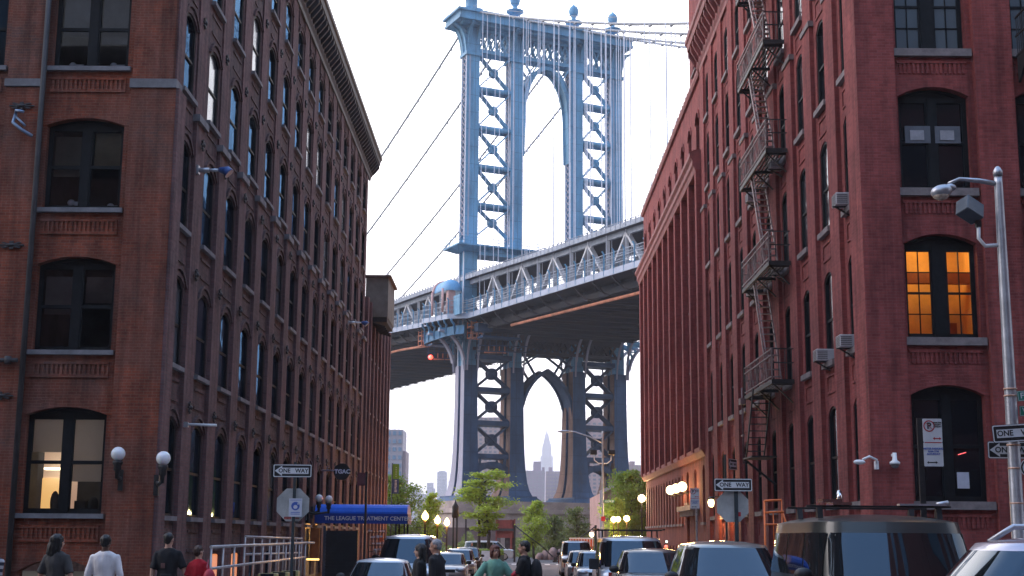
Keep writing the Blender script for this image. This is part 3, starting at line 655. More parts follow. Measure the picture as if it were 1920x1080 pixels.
rm = MB(); x0,x1,y0,y1,z0,z1 = 9.62,12.0,34.62,36.6,6.5,9.7
for q in (((x0,y1,z0),(x1,y1,z0),(x1,y1,z1),(x0,y1,z1)),((x0,y0,z0),(x0,y1,z0),(x0,y1,z1),(x0,y0,z1)),((x1,y0,z0),(x1,y1,z0),(x1,y1,z1),(x1,y0,z1)),((x0,y0,z0),(x1,y0,z0),(x1,y1,z0),(x0,y1,z0)),((x0,y0,z1),(x1,y0,z1),(x1,y1,z1),(x0,y1,z1))): rm.quad(*q)
rm.build('room', mat('room_ochre',(.70,.42,.13),.9,noise=(.9,.2)), RB, recalc=False)
MB().box(9.65,11.98,35.6,35.8,8.35,8.62).box(10.0,10.1,36.2,36.5,6.5,8.3).box(11.3,11.8,36.3,36.55,6.5,7.4).build('room_beam', mat('beam_brown',(.25,.07,.02),.8,noise=(2,.3)), RB)
_l = bpy.data.lights.new('room_light','POINT'); _l.energy = 42; _l.color = (1,.62,.24); _l.shadow_soft_size = .25; _lo = bpy.data.objects.new('room_light',_l); COL.objects.link(_lo); _lo.parent = RB; _lo.location = (10.8-9.02,35.35-34,9.2)
# stair tower and lower ribbed warehouse further down
RB2 = thing('brick_warehouse', 'long lower red brick warehouse with stone bands and tall ribs beyond the fire escape', 'building', (9.02,64.4,0))
wall = MB(); gr = MB(); nb = 10; bw = (95.0-64.5)/nb; STO = [6.9,10.0,13.1,16.2]
for k in range(nb):
    a = 64.5+bw*k; b = a+bw; u = (a+b)/2
    column(wall, FRs, a, b, 5.75, 24.2, [(u-.62,u+.62,s,s+2.3,s+2.35) for s in STO]+[(u-.6,u+.6,20.35,22.2,22.65)], .35)
    if k in (1,2): column(gr, FRs, a, b, -1.2, 5.75, [(u-.55,u+.55,-.35,2.75,2.8),(u-.5,u+.5,3.5,4.9,5.1)], .35)
    elif k == 0: column(gr, FRs, a, b, -1.2, 5.75, [(u-1.0,u-.35,-.3,1.1,1.3),(u-.5,u+.4,2.45,4.85,5.15)], .35)
    else:
        column(gr, FRs, a, u, -1.2, 5.75, [(u-1.1,u-.4,-.5,1.0,1.3),(u-1.15,u-.35,2.45,4.75,5.0)], .35)
        column(gr, FRs, u, b, -1.2, 5.75, [(u+.4,u+1.1,-.5,1.0,1.3),(u+.35,u+1.15,2.45,4.75,5.0)], .35)
    arch_ring(wall, FRs, u-.6,u+.6,22.2,22.65,.18,.06)
wall.quad((XR,95,-1.2),(40,95,-1.2),(40,95,24.2),(XR,95,24.2)); wall.build('wall', M['brickR'], RB2); gr.build('wall', M['brickR2'], RB2)
P3 = MB().box(-.35,0,-.28,.28,5.8,19.3).mesh('pilaster', M['brickR'])
for k in range(nb+1): put('pilaster', P3, RB2, (0,.1+bw*k+(.2 if k == 0 else 0)-(.3 if k == nb else 0),0))
def band(name, parent, F, u0, u1, prof, m):
    mb = MB(); mb.prism(prof, 0, u0, u1, F=lambda u,o,z: F(u,o,z)); return mb.build(name, m, parent)
band('band_course', RB2, FRs, 64.5, 95.2, [(-.05,19.2),(.36,19.2),(.42,19.45),(.5,19.55),(.5,19.8),(.62,19.95),(.62,20.15),(.4,20.3),(-.05,20.32)], M['corniceR'])
band('band_course', RB2, FRs, 64.5, 95.2, [(-.05,5.5),(.12,5.5),(.26,5.75),(.28,5.95),(-.05,6.0)], M['corniceR'])
band('coping', RB2, FRs, 64.5, 95.2, [(-.2,24.15),(.12,24.15),(.18,24.3),(.18,24.45),(-.2,24.45)], M['corniceR'])
mb = MB()
for i in range(38): y = 68.9+i*.7; mb.box(XR-.15,XR+.05,y,y+.18,24.45,24.62); 
mb.build('coping_teeth', M['cornice'], RB2)
MB().box(9.1,40,64.6,94.9,23.8,24.1).build('roof', M['roof'], RB2)
wA = Win(1.24,2.35,.05,pm=M['paneR'],sm=M['stoneR'],sillw=.1); wB = Win(1.2,2.3,.45,pm=M['paneR'],sm=M['stoneR'],sillw=.08); wC = Win(.8,2.55,.25,pm=M['paneR'],sm=M['stoneR']); wD = Win(1.0,1.6,.2,pm=M['paneR'],sm=M['stoneR']); wE = Win(.7,1.75,.3,pm=M['paneR'],sm=M['stoneR'],sillw=.05)
wC0 = Win(.9,2.7,.3,pm=M['paneR'],sm=M['stoneR'])
for k in range(nb):
    u = 64.5+bw*(k+.5)
    for s in STO: wA.place(RB2, FRs, u, s, RZ_W, .3)
    wB.place(RB2, FRs, u, 20.35, RZ_W, .2)
    if k in (1,2): wD.place(RB2, FRs, u, 3.5, RZ_W, .25)
    elif k == 0: wC0.place(RB2, FRs, u-.05, 2.45, RZ_W, .25)
    else:
        for d in (-.75,.75): wC.place(RB2, FRs, u+d, 2.45, RZ_W, .25)
M['door'] = mat('door_brown', (.16,.05,.03), .5, noise=(4,.3))
for k in (1,2):
    u = 64.5+bw*(k+.5); d = MB().box(XR+.25,XR+.3,u-.55,u+.55,-.35,2.8); dd = d.build('door', M['door'], RB2)
    MB().box(XR+.22,XR+.25,u-.4,u+.4,1.4,2.5).build('door_pane', M['paneR'], dd)
MB().box(XR-.45,XR+.0,64.5+bw*1.05,64.5+bw*2.95,3.05,3.3).box(XR-.3,XR,64.5+bw*1.1,64.5+bw*2.9,2.8,3.05).build('door_ledge', M['stoneR'], RB2)
TW = MB(); column(TW, FRs, 64.45, 68.8, 24.4, 34, [(66.0,67.3,25.0,27.2,27.9),(66.0,67.3,29.5,31.4,32.1)], .3); TW.quad((XR,68.8,24.4),(18,68.8,24.4),(18,68.8,34),(XR,68.8,34)); TW.quad((XR,64.45,25.9),(18,64.45,25.9),(18,64.45,34),(XR,64.45,34)); TW.quad((XR,64.45,34),(18,64.45,34),(18,68.8,34),(XR,68.8,34))
arch_ring(TW, FRs, 66.0,67.3,27.2,27.9,.25,.08)
TW.build('stair_tower', M['brickR'], RB2)
wT = Win(1.3,2.8,.65,pm=M['paneR'],sm=M['stoneR']); wT.place(RB2, FRs, 66.65, 25.0, RZ_W, .2)

# ---------------------------------------------------------------- unseen blocks behind the viewpoint and down the right, added for shade and reflections
def corner_block(label, x0, x1, y0, y1, h, m, face):
    t = thing('brick_warehouse', label, 'building', ((x0+x1)/2,(y0+y1)/2,0)); mb = MB().box(x0,x1,y0,y1,-.5,h); w = mb.build('wall', m, t)
    fr = MB()
    for z in [2.2+3.8*k for k in range(int((h-3)/3.8))]:
        for i in range(int((y1-y0)/3.1)): y = y0+1.5+3.1*i; fr.box(face-.04,face+.04,y-.6,y+.6,z,z+2.4)
        for i in range(int((x1-x0)/3.4)): x = x0+1.7+3.4*i; fr.box(x-.9,x+.9,y1-.04,y1+.04,z,z+2.4)
    tag(fr.build('window', M['paneR'], t), kind='stuff')
    dentil_cornice('cornice', t, lambda u,o,z: (u,y1+o,z), x0, x1, h-1.2, h+.4, .7, M['cornice'], step=1.2)
corner_block('unseen brown brick block on the near left corner of the crossing, beside the viewpoint', -44,-9.6,-70,10.5,23,M['pilL'],-9.6)
corner_block('unseen red brick block on the near right corner of the crossing, beside the viewpoint', 9.6,44,-70,10.5,22,M['brickR2'],9.6)
corner_block('added unseen brown brick block closing the street behind the viewpoint', -30,30,-110,-75,20,M['pilL'],-30)
corner_block('added red brick block further down the right side, hidden behind the long ribbed warehouse', 12.9,32,99,136,23,M['brickR2'],12.9)
corner_block('unseen red brick block at the far right corner of the street end, behind the gabled building', 20,44,150,205,21,M['brickR2'],20)
# ================================================================ THE BRIDGE
TX, TY, TPHI = -7.848, 237.0, 0.44658
_a = Vector((cos(TPHI), sin(TPHI), 0)); _d = Vector((sin(TPHI), -cos(TPHI), 0)); TO = Vector((TX, TY, 0))
def T(s, t, z): return tuple(TO + _a*s + _d*t + Vector((0,0,z)))
WS = 29.6; LEGS = (-.2, 8.65, 21.0, 29.5); TC = -1.2
def deck(t):
    if t >= 7: return 38.05-.0175*(t-7)
    if t >= -35: return 38.05+.063*(7-t)
    return 40.7+.004*(-35-t)
_U = [(-150,47.4),(-35,46.4),(-22,46.15),(5,45.4),(33,44.35),(60,43.6),(150,41.4)]
def up(t):
    "level of the upper chords, minus the 6.1 m they stand above the lower floor"
    for (a,u),(b,v) in zip(_U[:-1],_U[1:]):
        if t <= b: return u+(v-u)*(t-a)/(b-a)-6.1
    return _U[-1][1]-6.1
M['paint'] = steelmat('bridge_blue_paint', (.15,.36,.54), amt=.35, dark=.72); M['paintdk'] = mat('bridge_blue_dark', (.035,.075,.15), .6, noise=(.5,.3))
M['paintpale'] = mat('bridge_pale_paint', (.38,.42,.52), .55, noise=(.3,.15)); M['warmlit'] = steelmat('bridge_brown_warmlit', (.27,.16,.13), rust=(.14,.12,.14), amt=.8, rough=.75)  # brown tone is warm light painted on the leg sides
M['lilac'] = mat('bridge_lilac_lit_tone', (.36,.34,.41), .65, noise=(.3,.2,(.36,.34,.42))); M['underside'] = mat('bridge_underside', (.035,.042,.06), .7, noise=(.2,.4,(.07,.05,.045)))  # lilac is the tone of a leg side lit from the left
M['cable'] = mat('cable_grey', (.30,.31,.33), .6, noise=(2,.2)); M['susp'] = mat('suspender_pale', (.85,.85,.92), .5, noise=(2,.1))
M['granite'] = mat('granite', (.42,.33,.30), .85, noise=(.3,.25), bump=.3); M['orangepaint'] = mat('orange_primer', (.75,.28,.16), .6, noise=(.6,.3))
M['fencegrey'] = mat('railing_grey', (.33,.36,.42), .6, noise=(1,.2)); M['domeblue'] = mat('dome_blue', (.12,.33,.56), .5, noise=(.5,.15)); M['pinktrim'] = mat('dome_pink_trim', (.62,.36,.33), .6, noise=(2,.1))
M['paintlow'] = steelmat('bridge_shaded_rusty_blue', (.045,.105,.21), rust=(.13,.10,.08), amt=.8, dark=.6)  # rusted paint, its blue darkened for the shade under the deck
BR = thing('suspension_bridge', 'blue steel suspension bridge with a tall latticed tower crossing above the end of the street', 'bridge', T(14.7,0,0))
def tb(mb, s0,s1,t0,t1,z0,z1): return mb.boxF(lambda s,t,z: T(s,t,z), s0,s1,t0,t1,z0,z1)
# --- tower: portal truss carries the cap, the legs and the bracing hang in it as sub-parts
mb = MB()
for t in (TC-1.1, TC+1.1):
    for z in (88.6, 92.6): mb.beam(T(-.2,t,z),T(29.5,t,z),.5,.7)
    s = .9
    spans = ((1.05,7.4,5),(9.9,19.75,8),(22.25,28.25,5))
    for a,b,n in spans:
        for i in range(n):
            x0 = a+(b-a)*i/n; x1 = a+(b-a)*(i+1)/n
            mb.beam(T(x0,t,88.9),T(x1,t,92.4),.25,.25); mb.beam(T(x1,t,88.9),T(x0,t,92.4),.25,.25)
            mb.ball(T((x0+x1)/2,t,90.6),(.4,.4,.4),8,6)
mb2 = MB()
tower = mb.build('tower', M['paint'], BR)
# cornice cap
mb = MB()
for (e,z0,z1) in ((1.5,92.9,93.4),(2.6,93.4,93.9),(2.4,93.9,94.9),(2.9,94.9,95.3)):
    tb(mb,-1.4-e,30.8+e-1.4,TC-1.5-e*.8,TC+1.5+e*.8,z0,z1)
mb.build('cornice', M['paint'], tower)
# brackets flaring out under the cap, at each leg and at the two ends
def flare(mb, base, dr, w, z0=88, z1=93.2, out=2.6):
    n = 7; perp = Vector((-dr.y, dr.x, 0)); pts = []
    for i in range(n+1):
        k = i/n; pts.append((out*(1-sqrt(max(0,1-k*k))), z0+(z1-z0)*k))
    for i in range(n):
        (o0,a0),(o1,a1) = pts[i],pts[i+1]
        p = [Vector(base)+dr*o0+Vector((0,0,a0)), Vector(base)+dr*o1+Vector((0,0,a1))]
        mb.beam(p[0],p[1],w,.3,up=dr)
        for sgn in (-1,1):
            mb.beam(p[0]+perp*w/2*sgn, p[1]+perp*w/2*sgn, .12,.45,up=dr)
            b0 = Vector(base)+Vector((0,0,a0)); 
            if i > 1: mb.beam(b0+perp*w/2*sgn, p[1]+perp*w/2*sgn,.12,.2)
for c in LEGS:
    mb = MB()
    for sg,t in ((1,TC+1.2),(-1,TC-1.2)):
        for w in (-.9,.9): flare(mb, T(c+w,t,0), _d*sg, .5, out=2.2)
    if c < 1: flare(mb, T(-1.45,TC-.8,0), -_a, 1.0, out=2.3); flare(mb, T(-1.45,TC+.8,0), -_a, .8, out=2.3)
    if c > 28: flare(mb, T(30.75,TC,0), _a, 1.8, out=2.2)
    tb(mb,c-1.5,c+1.5,TC-1.6,TC+1.6,87.5,88.1); tb(mb,c-1.25,c+1.25,TC-1.3,TC+1.3,88.1,93); mb.build('cap_bracket', M['paint'], tower)
if 0: mb.build('cap_bracket', M['paint'], tower)
# finials
for i,c in enumerate(LEGS):
    mb = MB(); p = T(c,TC,95.3)
    if i == 0:
        mb.lathe(p, [(1.5,0),(1.5,.8),(1.1,1.2),(1.1,3.2),(1.5,3.6),(1.3,4.2),(.5,4.6),(.9,5.2),(1.3,6),(.9,6.9),(.2,7.3)], 14)
        tb(mb, -1.8, 1.4, TC-1.6, TC+1.6, 95.2, 96.6)
    else:
        for ds in (-.9,.9):
            for dt in (-.7,.7): mb.beam(T(c+ds,TC+dt,95.3),T(c+ds*.7,TC+dt*.7,97.5),.22)
        mb.lathe(T(c,TC,97.3), [(1.0,0),(1.1,.2),(1.6,.35),(1.65,.6),(.8,.75),(.4,1.2),(.45,1.6),(.8,2.0),(.95,2.6),(.92,3.1),(.7,3.6),(.3,3.9),(.1,4.2)], 14)
    mb.build('finial', M['paint'], tower)
# legs
def zig(mb, s, t0, t1, z0, z1, step, w=.16, out=-1):
    "flat lattice on the side face of a leg"
    n = int((z1-z0)/step)
    for i in range(n):
        a = z0+(z1-z0)*i/n; b = z0+(z1-z0)*(i+1)/n
        mb.beam(T(s,t0,a),T(s,t1,b),w,.1,up=_a); mb.beam(T(s,t1,a),T(s,t0,b),w,.1,up=_a)
def taper(mb, s0,s1,t0,t1,z0,z1,ds0,ds1,dt0,dt1):
    "box whose foot (z0) is larger by the given amounts"
    P = [T(s0-ds0,t0-dt0,z0),T(s1+ds1,t0-dt0,z0),T(s1+ds1,t1+dt1,z0),T(s0-ds0,t1+dt1,z0),T(s0,t0,z1),T(s1,t0,z1),T(s1,t1,z1),T(s0,t1,z1)]
    n = len(mb.v); mb.v += P
    for f in ((0,3,2,1),(4,5,6,7),(0,1,5,4),(1,2,6,5),(2,3,7,6),(3,0,4,7)): mb.f.append(tuple(n+i for i in f)); mb.sm.append(False)
fl = [(8.6,1.7),(9.6,1.15),(11,.75),(13,.45),(16,.22),(20,.08),(25,0),(31,0)]
for i,c in enumerate(LEGS):
    upm = MB(); s0,s1 = c-1.25,c+1.25
    # above the deck: front and rear chords, solid front, lattice sides
    tb(upm, s0,s1, TC+.7,TC+1.3, 31,88); tb(upm, s0,s1, TC-1.3,TC-.7, 31,88)
    tb(upm, s0+.3,s1-.3, TC-.7,TC+.7, 31,53.5)
    tb(upm, c-.12,c+.12, TC+1.3,TC+1.38, 54,88)
    leg = upm.build('leg', M['paint'], tower)
    for s in (s0+.06, s1-.06): lt = MB(); zig(lt, s, TC-.75, TC+.75, 54, 87.6, 1.1); lt.build('leg_lattice', M['lilac'], tower)
    # pale edge strips of the side face
    tb(MB(), s0-.03,s0, TC+.75,TC+1.25, 31,87.6).build('leg_strip', M['paintpale'], tower); tb(MB(), s0-.03,s0, TC-1.25,TC-.75, 31,87.6).build('leg_strip', M['paintpale'], tower); tb(MB(),s0+.45,s0+.75,TC+1.3,TC+1.33,54,87.6).build('leg_strip', M['paintpale'], tower)
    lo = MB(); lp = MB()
    for (z0,e0),(z1,e1) in zip(fl[:-1],fl[1:]):
        for (t0,t1,da,dbb) in ((TC+.4,TC+2.1,0,1.0),(TC-2.1,TC-.4,1.0,0)):
            taper(lo, s0-e1*.6,s1+e1*.6, t0-e1*da,t1+e1*dbb, z0,z1, (e0-e1)*.6,(e0-e1)*.6,(e0-e1)*da,(e0-e1)*dbb)
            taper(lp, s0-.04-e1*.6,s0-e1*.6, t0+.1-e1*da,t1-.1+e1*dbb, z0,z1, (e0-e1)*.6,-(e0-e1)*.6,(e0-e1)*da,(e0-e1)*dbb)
        taper(lo, s0+.35-e1*.4,s1-.35+e1*.4, TC-.4,TC+.4, z0,z1, (e0-e1)*.4,(e0-e1)*.4,0,0)
    tb(lo,s0-1.3,s1+1.3,TC-5,TC+5,8.35,8.6)
    taper(lo, s0-1.3,s1+1.3,TC-5,TC+5,7.6,8.35,.9,.9,.6,.6)
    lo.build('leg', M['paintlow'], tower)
    lp.build('leg_face', M['lilac'] if i == 0 else M['warmlit'], tower, label='brown side face, warm light painted in' if i else 'pale lilac side face, sky light painted in')  # light from the left is put into these side colours
# side bays: struts and crosses
def cross(mb, sa, sb, z0, z1, t, w=.5, gus=1.0):
    mb.beam(T(sa,t,z0),T(sb,t,z1),.18,w,up=_d); mb.beam(T(sb,t,z0),T(sa,t,z1),.18,w,up=_d)
    c = T((sa+sb)/2,t,(z0+z1)/2); q = lambda ds,dz: T((sa+sb)/2+ds,t,(z0+z1)/2+dz)
    g = gus; n = len(mb.v)
    for tt in (-.12,.12): mb.v += [T((sa+sb)/2+ds,t+tt,(z0+z1)/2+dz) for ds,dz in ((-g,-.35*g),(-.35*g,-g),(.35*g,-g),(g,-.35*g),(g,.35*g),(.35*g,g),(-.35*g,g),(-g,.35*g))]
    mb.f.append(tuple(range(n,n+8))); mb.sm.append(False); mb.f.append(tuple(range(n+8,n+16))); mb.sm.append(False)
    for i in range(8): j = (i+1)%8; mb.f.append((n+i,n+j,n+8+j,n+8+i)); mb.sm.append(False)
ZU = (54.0,59.9,67.0,74.2,81.5,88.4)
for (sa,sb) in ((LEGS[0]+1.25,LEGS[1]-1.25),(LEGS[2]+1.25,LEGS[3]-1.25)):
    for k in range(5):
        mb = MB()
        for t in (TC-.0,TC+.7): cross(mb, sa, sb, ZU[k]+.3, ZU[k+1]-.3, t, .58, .8)
        mb.build('cross_brace', M['paint'], tower)
        if k: 
            mb = MB(); mb.tube([T(sa,TC-.9,ZU[k]),T(sb,TC-.9,ZU[k])],.45,10); mb.tube([T(sa,TC+.9,ZU[k]),T(sb,TC+.9,ZU[k])],.45,10); tb(mb,sa,sb,TC-.9,TC+.9,ZU[k]-.1,ZU[k]+.1); mb.build('strut', M['paint'], tower)
ZD = (15.4,21.1,26.9,32.6)
for bi,(sa,sb) in enumerate(((LEGS[0]+1.25,LEGS[1]-1.25),(LEGS[2]+1.25,LEGS[3]-1.25))):
    for k in range(3):
        mb = MB()
        for t in (TC+.5,TC+1.2): cross(mb, sa-.1, sb+.1, ZD[k]+.25, ZD[k+1]-.25, t, 1.0, 1.0)
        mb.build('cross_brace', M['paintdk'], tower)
    for z in ZD:
        mb = MB(); tb(mb,sa-.3,sb+.3,TC-1.9,TC+1.9,z-.42,z+.42); mb.build('strut', M['paintdk'], tower)
    mb = MB(); n = 10
    for t in (TC-1.7,TC+1.7):
        P = [(sa-.6+(sb-sa+1.2)*i/n, 12.0+2.0*sin(pi*i/n)**.7) for i in range(n+1)]
        for (x0,y0),(x1,y1) in zip(P[:-1],P[1:]): mb.beam(T(x0,t,y0),T(x1,t,y1),.5,1.0)
        for x in (sa+.8,sb-.8): mb.beam(T(x,t,13.5),T(x,t,15),.4)
    mb.build('foot_arch', M['paintdk'], tower)
# middle bay: round arch above the deck, pointed arch below
def archrib(name, sa, sb, prof, m, top, t0, t1, w=.8, nweb=7):
    mb = MB(); 
    for t in (t0,t1):
        for (p,q) in zip(prof[:-1],prof[1:]): mb.beam(T(p[0],t,p[1]),T(q[0],t,q[1]),.5,w)
        for (p,q) in zip(prof[:-1],prof[1:]):
            x = (p[0]+q[0])/2
    for (p,q) in zip(prof[:-1],prof[1:]): 
        n = len(mb.v); mb.v += [T(p[0],t0,p[1]),T(q[0],t0,q[1]),T(q[0],t1,q[1]),T(p[0],t1,p[1])]; mb.f.append((n,n+1,n+2,n+3)); mb.sm.append(False)
    return mb
sa,sb = LEGS[1]+1.3,LEGS[2]-1.3; cx = (sa+sb)/2; hw = (sb-sa)/2
prof = [(cx-(hw-.1)*cos(pi*i/18), 77.5+9.9*sin(pi*i/18)) for i in range(19)]
prof = [(sa-.05,70)]+prof+[(sb+.05,70)]
mb = archrib('a',sa,sb,prof,None,88,TC-1.1,TC+1.1,.7)
for t in (TC-1.1,TC+1.1):
    for sg in (-1,1):
        e = cx+sg*hw
        mb.beam(T(e,t,88.2),T(cx+sg*hw*.55,t,84.9),.2,.5,up=_d); mb.beam(T(e,t,83.2),T(cx+sg*hw*.35,t,88.2),.2,.4,up=_d); mb.beam(T(e,t,80.5),T(cx+sg*hw*.92,t,82),.2,.3); mb.beam(T(e,t,83.2),T(cx+sg*hw*.8,t,83.2),.3,.3)
mb.build('arch', M['paint'], tower)
n = 12
prof = [(sa-.35+(hw+.35)*(1-sqrt(max(0,1-(i/n)**2))) , 22.0+9.8*(i/n)) for i in range(n+1)]
prof = prof[:-1]; xk = prof[-1][0]
k = (cx-prof[0][0])/(xk-prof[0][0]); prof = [(prof[0][0]+(x-prof[0][0])*k, z) for x,z in prof]; 
prof = prof+[(2*cx-x,z) for x,z in reversed(prof[:-1])]
mb = archrib('b',sa,sb,prof,None,34,TC-1.7,TC+1.7,.55)
for t in (TC-1.7,TC+1.7):
    mb.beam(T(sa,t,34.2),T(sb,t,34.2),.4,1.0); mb.beam(T(sa,t,31.6),T(cx-1.2,t,34),.3,.5,up=_d); mb.beam(T(sb,t,31.6),T(cx+1.2,t,34),.3,.5,up=_d); mb.beam(T(sa,t,33.6),T(sa+2.6,t,29.6),.3,.5,up=_d); mb.beam(T(sb,t,33.6),T(sb-2.6,t,29.6),.3,.5,up=_d)
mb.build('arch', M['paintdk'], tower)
mb = MB()
for t in (TC-2.2,TC,TC+2.2):
    mb.beam(T(0,t,33.9),T(29.6,t,33.9),.3,.5); mb.beam(T(0,t,36.6),T(29.6,t,36.6),.4,1.4)
    for i in range(18): x0 = 1+27.6*i/18; x1 = 1+27.6*(i+1)/18; mb.beam(T(x0,t,33.9),T(x1,t,36.2),.25,.35); mb.beam(T(x1,t,33.9),T(x0,t,36.2),.25,.35)
tb(mb,.2,29.4,TC-.5,TC-.3,33.6,37.4); mb.build('sway_truss', M['underside'], tower)
# inspection gallery round the legs just above the roadway
mb = MB(); tb(mb,-3.4,33,TC-3.6,TC+3.4,51.9,52.2); tb(mb,1,28,TC-2.2,TC+2.2,50.6,51.9)
for t in (TC-3.6,TC+3.4):
    for z in (52.7,53.3): mb.beam(T(-3.4,t,z),T(33,t,z),.07)
    for i in range(34): mb.beam(T(-3.4+i*1.1,t,52.2),T(-3.4+i*1.1,t,53.9 if i%3 == 0 else 53.3),.09)
for s in (-3.4,):
    for i in range(6): mb.beam(T(s,TC-3.6+i*1.4,52.2),T(s,TC-3.6+i*1.4,53.5),.08)
    for z in (52.7,53.3): mb.beam(T(s,TC-3.6,z),T(s,TC+3.4,z),.07)
for c in LEGS: taper(mb,c-1.5,c+1.5,TC-2,TC+2.1,51.9,51.2,1.8,1.8,1.4,1.4)
mb.build('gallery', M['paint'], tower)
# swept brackets carrying the deck on the outer legs
mb = MB(); mi = MB()
for (c,sg) in ((LEGS[0],-1),(LEGS[3],1)):
    for t in (TC-2.4,TC+2.4):
        P = []
        for i in range(13):
            k = i/12; ang = k*pi/2; P.append((c+sg*(1.4+4.9*(1-cos(ang))), 30.0+6.6*sin(ang)))
        for (p,q) in zip(P[:-1],P[1:]):
            mb.beam(T(p[0],t,p[1]),T(q[0],t,q[1]),.9,.35)
        for i in (3,5,7,9,11): mi.beam(T(P[i][0],t,P[i][1]),T(c+sg*1.4,t,36.0+.2*(i-3)),.3,.3)
        for i in (4,7,10): mi.beam(T(c+sg*1.4,t,P[i][1]),T(P[i][0],t,P[i][1]),.3,.25)
        mi.beam(T(c+sg*1.3,t,36.8),T(c+sg*6.3,t,36.8),.5,.5)
for c in LEGS:   # brackets in the other direction, towards the street and the river
    for s in (c-1,c+1):
        for sg in (1,-1):
            P = [(TC+sg*(2.6+3.4*(1-cos(i*pi/16))), 30.0+7*sin(i*pi/16)) for i in range(9)]
            for (p,q) in zip(P[:-1],P[1:]): mb.beam(T(s,p[0],p[1]),T(s,q[0],q[1]),.35,.3)
mb.build('swept_bracket', M['lilac'], tower); mi.build('swept_bracket', M['paint'], tower)
# masonry pier
mb = MB(); taper(mb,-5.4,34.8,TC-8,TC+8,-4.5,5.6,.8,.8,.8,.8); tb(mb,-5.9,35.3,TC-8.5,TC+8.5,5.6,6.3); tb(mb,-5.0,34.4,TC-7.4,TC+7.4,6.3,7.6); 
mb.build('stone_pier', M['granite'], BR)
# --- deck
PN = 5.55; t_hi, t_lo = 150, -150
def tseg(): 
    L = [t_lo+i*PN for i in range(int((t_hi-t_lo)/PN)+1)]; return L
TT = tseg()
mb = MB()
for a,b in zip(TT[:-1],TT[1:]):     # floor plate and edge fascia follow the camber
    za,zb = deck(a),deck(b); n = len(mb.v)
    mb.v += [T(-3.5,a,za+.55),T(33.1,a,za+.55),T(33.1,b,zb+.55),T(-3.5,b,zb+.55),T(-3.5,a,za+.8),T(33.1,a,za+.8),T(33.1,b,zb+.8),T(-3.5,b,zb+.8)]
    for f in ((0,3,2,1),(4,5,6,7),(1,2,6,5),(3,0,4,7)): mb.f.append(tuple(n+i for i in f)); mb.sm.append(False)
dk = mb.build('deck', M['underside'], BR)
def along(mb, s, dz, w, h, t0=t_lo, t1=t_hi, ds=None, f=None):
    f = f or deck
    L = [t0]+[t for t in TT if t0 < t < t1]+[t1]
    for a,b in zip(L[:-1],L[1:]): mb.beam(T(s,a,f(a)+dz),T(s,b,f(b)+dz),w,h)
mb = MB()
for s in (1.5,4.3,7,11.5,14.8,18,22.5,25.3,28): along(mb,s,-.2,.35,1.3)
mb.build('stringer', M['underside'], dk)
for i,t in enumerate(TT):
    if not (-130 < t < 75): continue
    z = deck(t); mb = MB()
    tb(mb,.3,29.3,t-.2,t+.2,z-1.9,z-1.6); tb(mb,.3,29.3,t-.06,t+.06,z-1.6,z+.5)
    for sg,c in ((-1,.3),(1,29.3)):
        P = [(c,z-1.9),(c+sg*1.6,z-1.5),(c+sg*3.0,z-.5),(c+sg*3.8,z+.4)]
        for p,q in zip(P[:-1],P[1:]): mb.beam(T(p[0],t,p[1]),T(q[0],t,q[1]),.35,.14)
    mb.build('floor_beam', M['underside'], dk)
# bottom chords and laterals
mb = MB()
for s in (0,8.65,21,29.6): along(mb,s,-1.1,.7,.9)
for i in range(0,len(TT)-1,1):
    a,b = TT[i],TT[i+1]
    if -130 < a < 75: mb.beam(T(0,a,deck(a)-1.7),T(14.8,b,deck(b)-1.7),.3); mb.beam(T(14.8,a,deck(a)-1.7),T(29.6,b,deck(b)-1.7),.3)
mb.build('bottom_chord', M['underside'], dk)
M['trusspale'] = mat('truss_pale_paint', (.55,.55,.58), .55, noise=(.6,.15))
def truss(s, near):
    ap = [9.9+11.15*k for k in range(0,8)]+[-8.1-11.1*k for k in range(12)]
    for grp in ([t for t in ap if 0 < t < 80],[t for t in ap if -128 < t < 0]):
        mb = MB()
        for t in grp:
            z = deck(t); u = up(t)
            for sg in (-1,1): mb.beam(T(s,t,u+6.1),T(s,t+sg*5.1,z+.9),.35,.75,up=_a)
            mb.beam(T(s,t,u+6.1),T(s,t,z+.9),.25,.3); mb.beam(T(s,t-.9,u+5.9),T(s,t+.9,u+5.9),.4,.9)
            mb.beam(T(s,t+5.55,up(t+5.55)+6.1),T(s,t+5.55,z+.9),.5,.5)
        mb.build('truss', M['trusspale'], dk)
    m2 = MB(); along(m2,s,6.35,.5,1.0,-130,90,f=up); m2.build('top_chord', M['fencegrey'], dk)
for i,s in enumerate((-.1,8.65,21,29.6)): truss(s, i == 0)
# upper roadways between the trusses, with parapet and railing
mb = MB()
for (s0,s1) in ((-1.2,9.4),(20.2,30.8)):
    for a,b in zip(TT[:-1],TT[1:]):
        za,zb = up(a),up(b); n = len(mb.v)
        mb.v += [T(s0,a,za+6.6),T(s1,a,za+6.6),T(s1,b,zb+6.6),T(s0,b,zb+6.6),T(s0,a,za+6.95),T(s1,a,za+6.95),T(s1,b,zb+6.95),T(s0,b,zb+6.95)]
        for f in ((0,3,2,1),(4,5,6,7),(0,1,5,4),(1,2,6,5),(2,3,7,6),(3,0,4,7)): mb.f.append(tuple(n+i for i in f)); mb.sm.append(False)
mb.build('upper_roadway', M['underside'], dk)
mb = MB()
for s in (-1.25,9.45): 
    along(mb,s,7.0,.12,.75,-125,80,f=up); along(mb,s,7.6,.08,.08,-125,80,f=up)
    t = -60
    while t < 75: mb.beam(T(s,t,up(t)+6.6),T(s,t,up(t)+7.65),.12,.2); t += 1.38
mb.build('parapet', M['fencegrey'], dk)
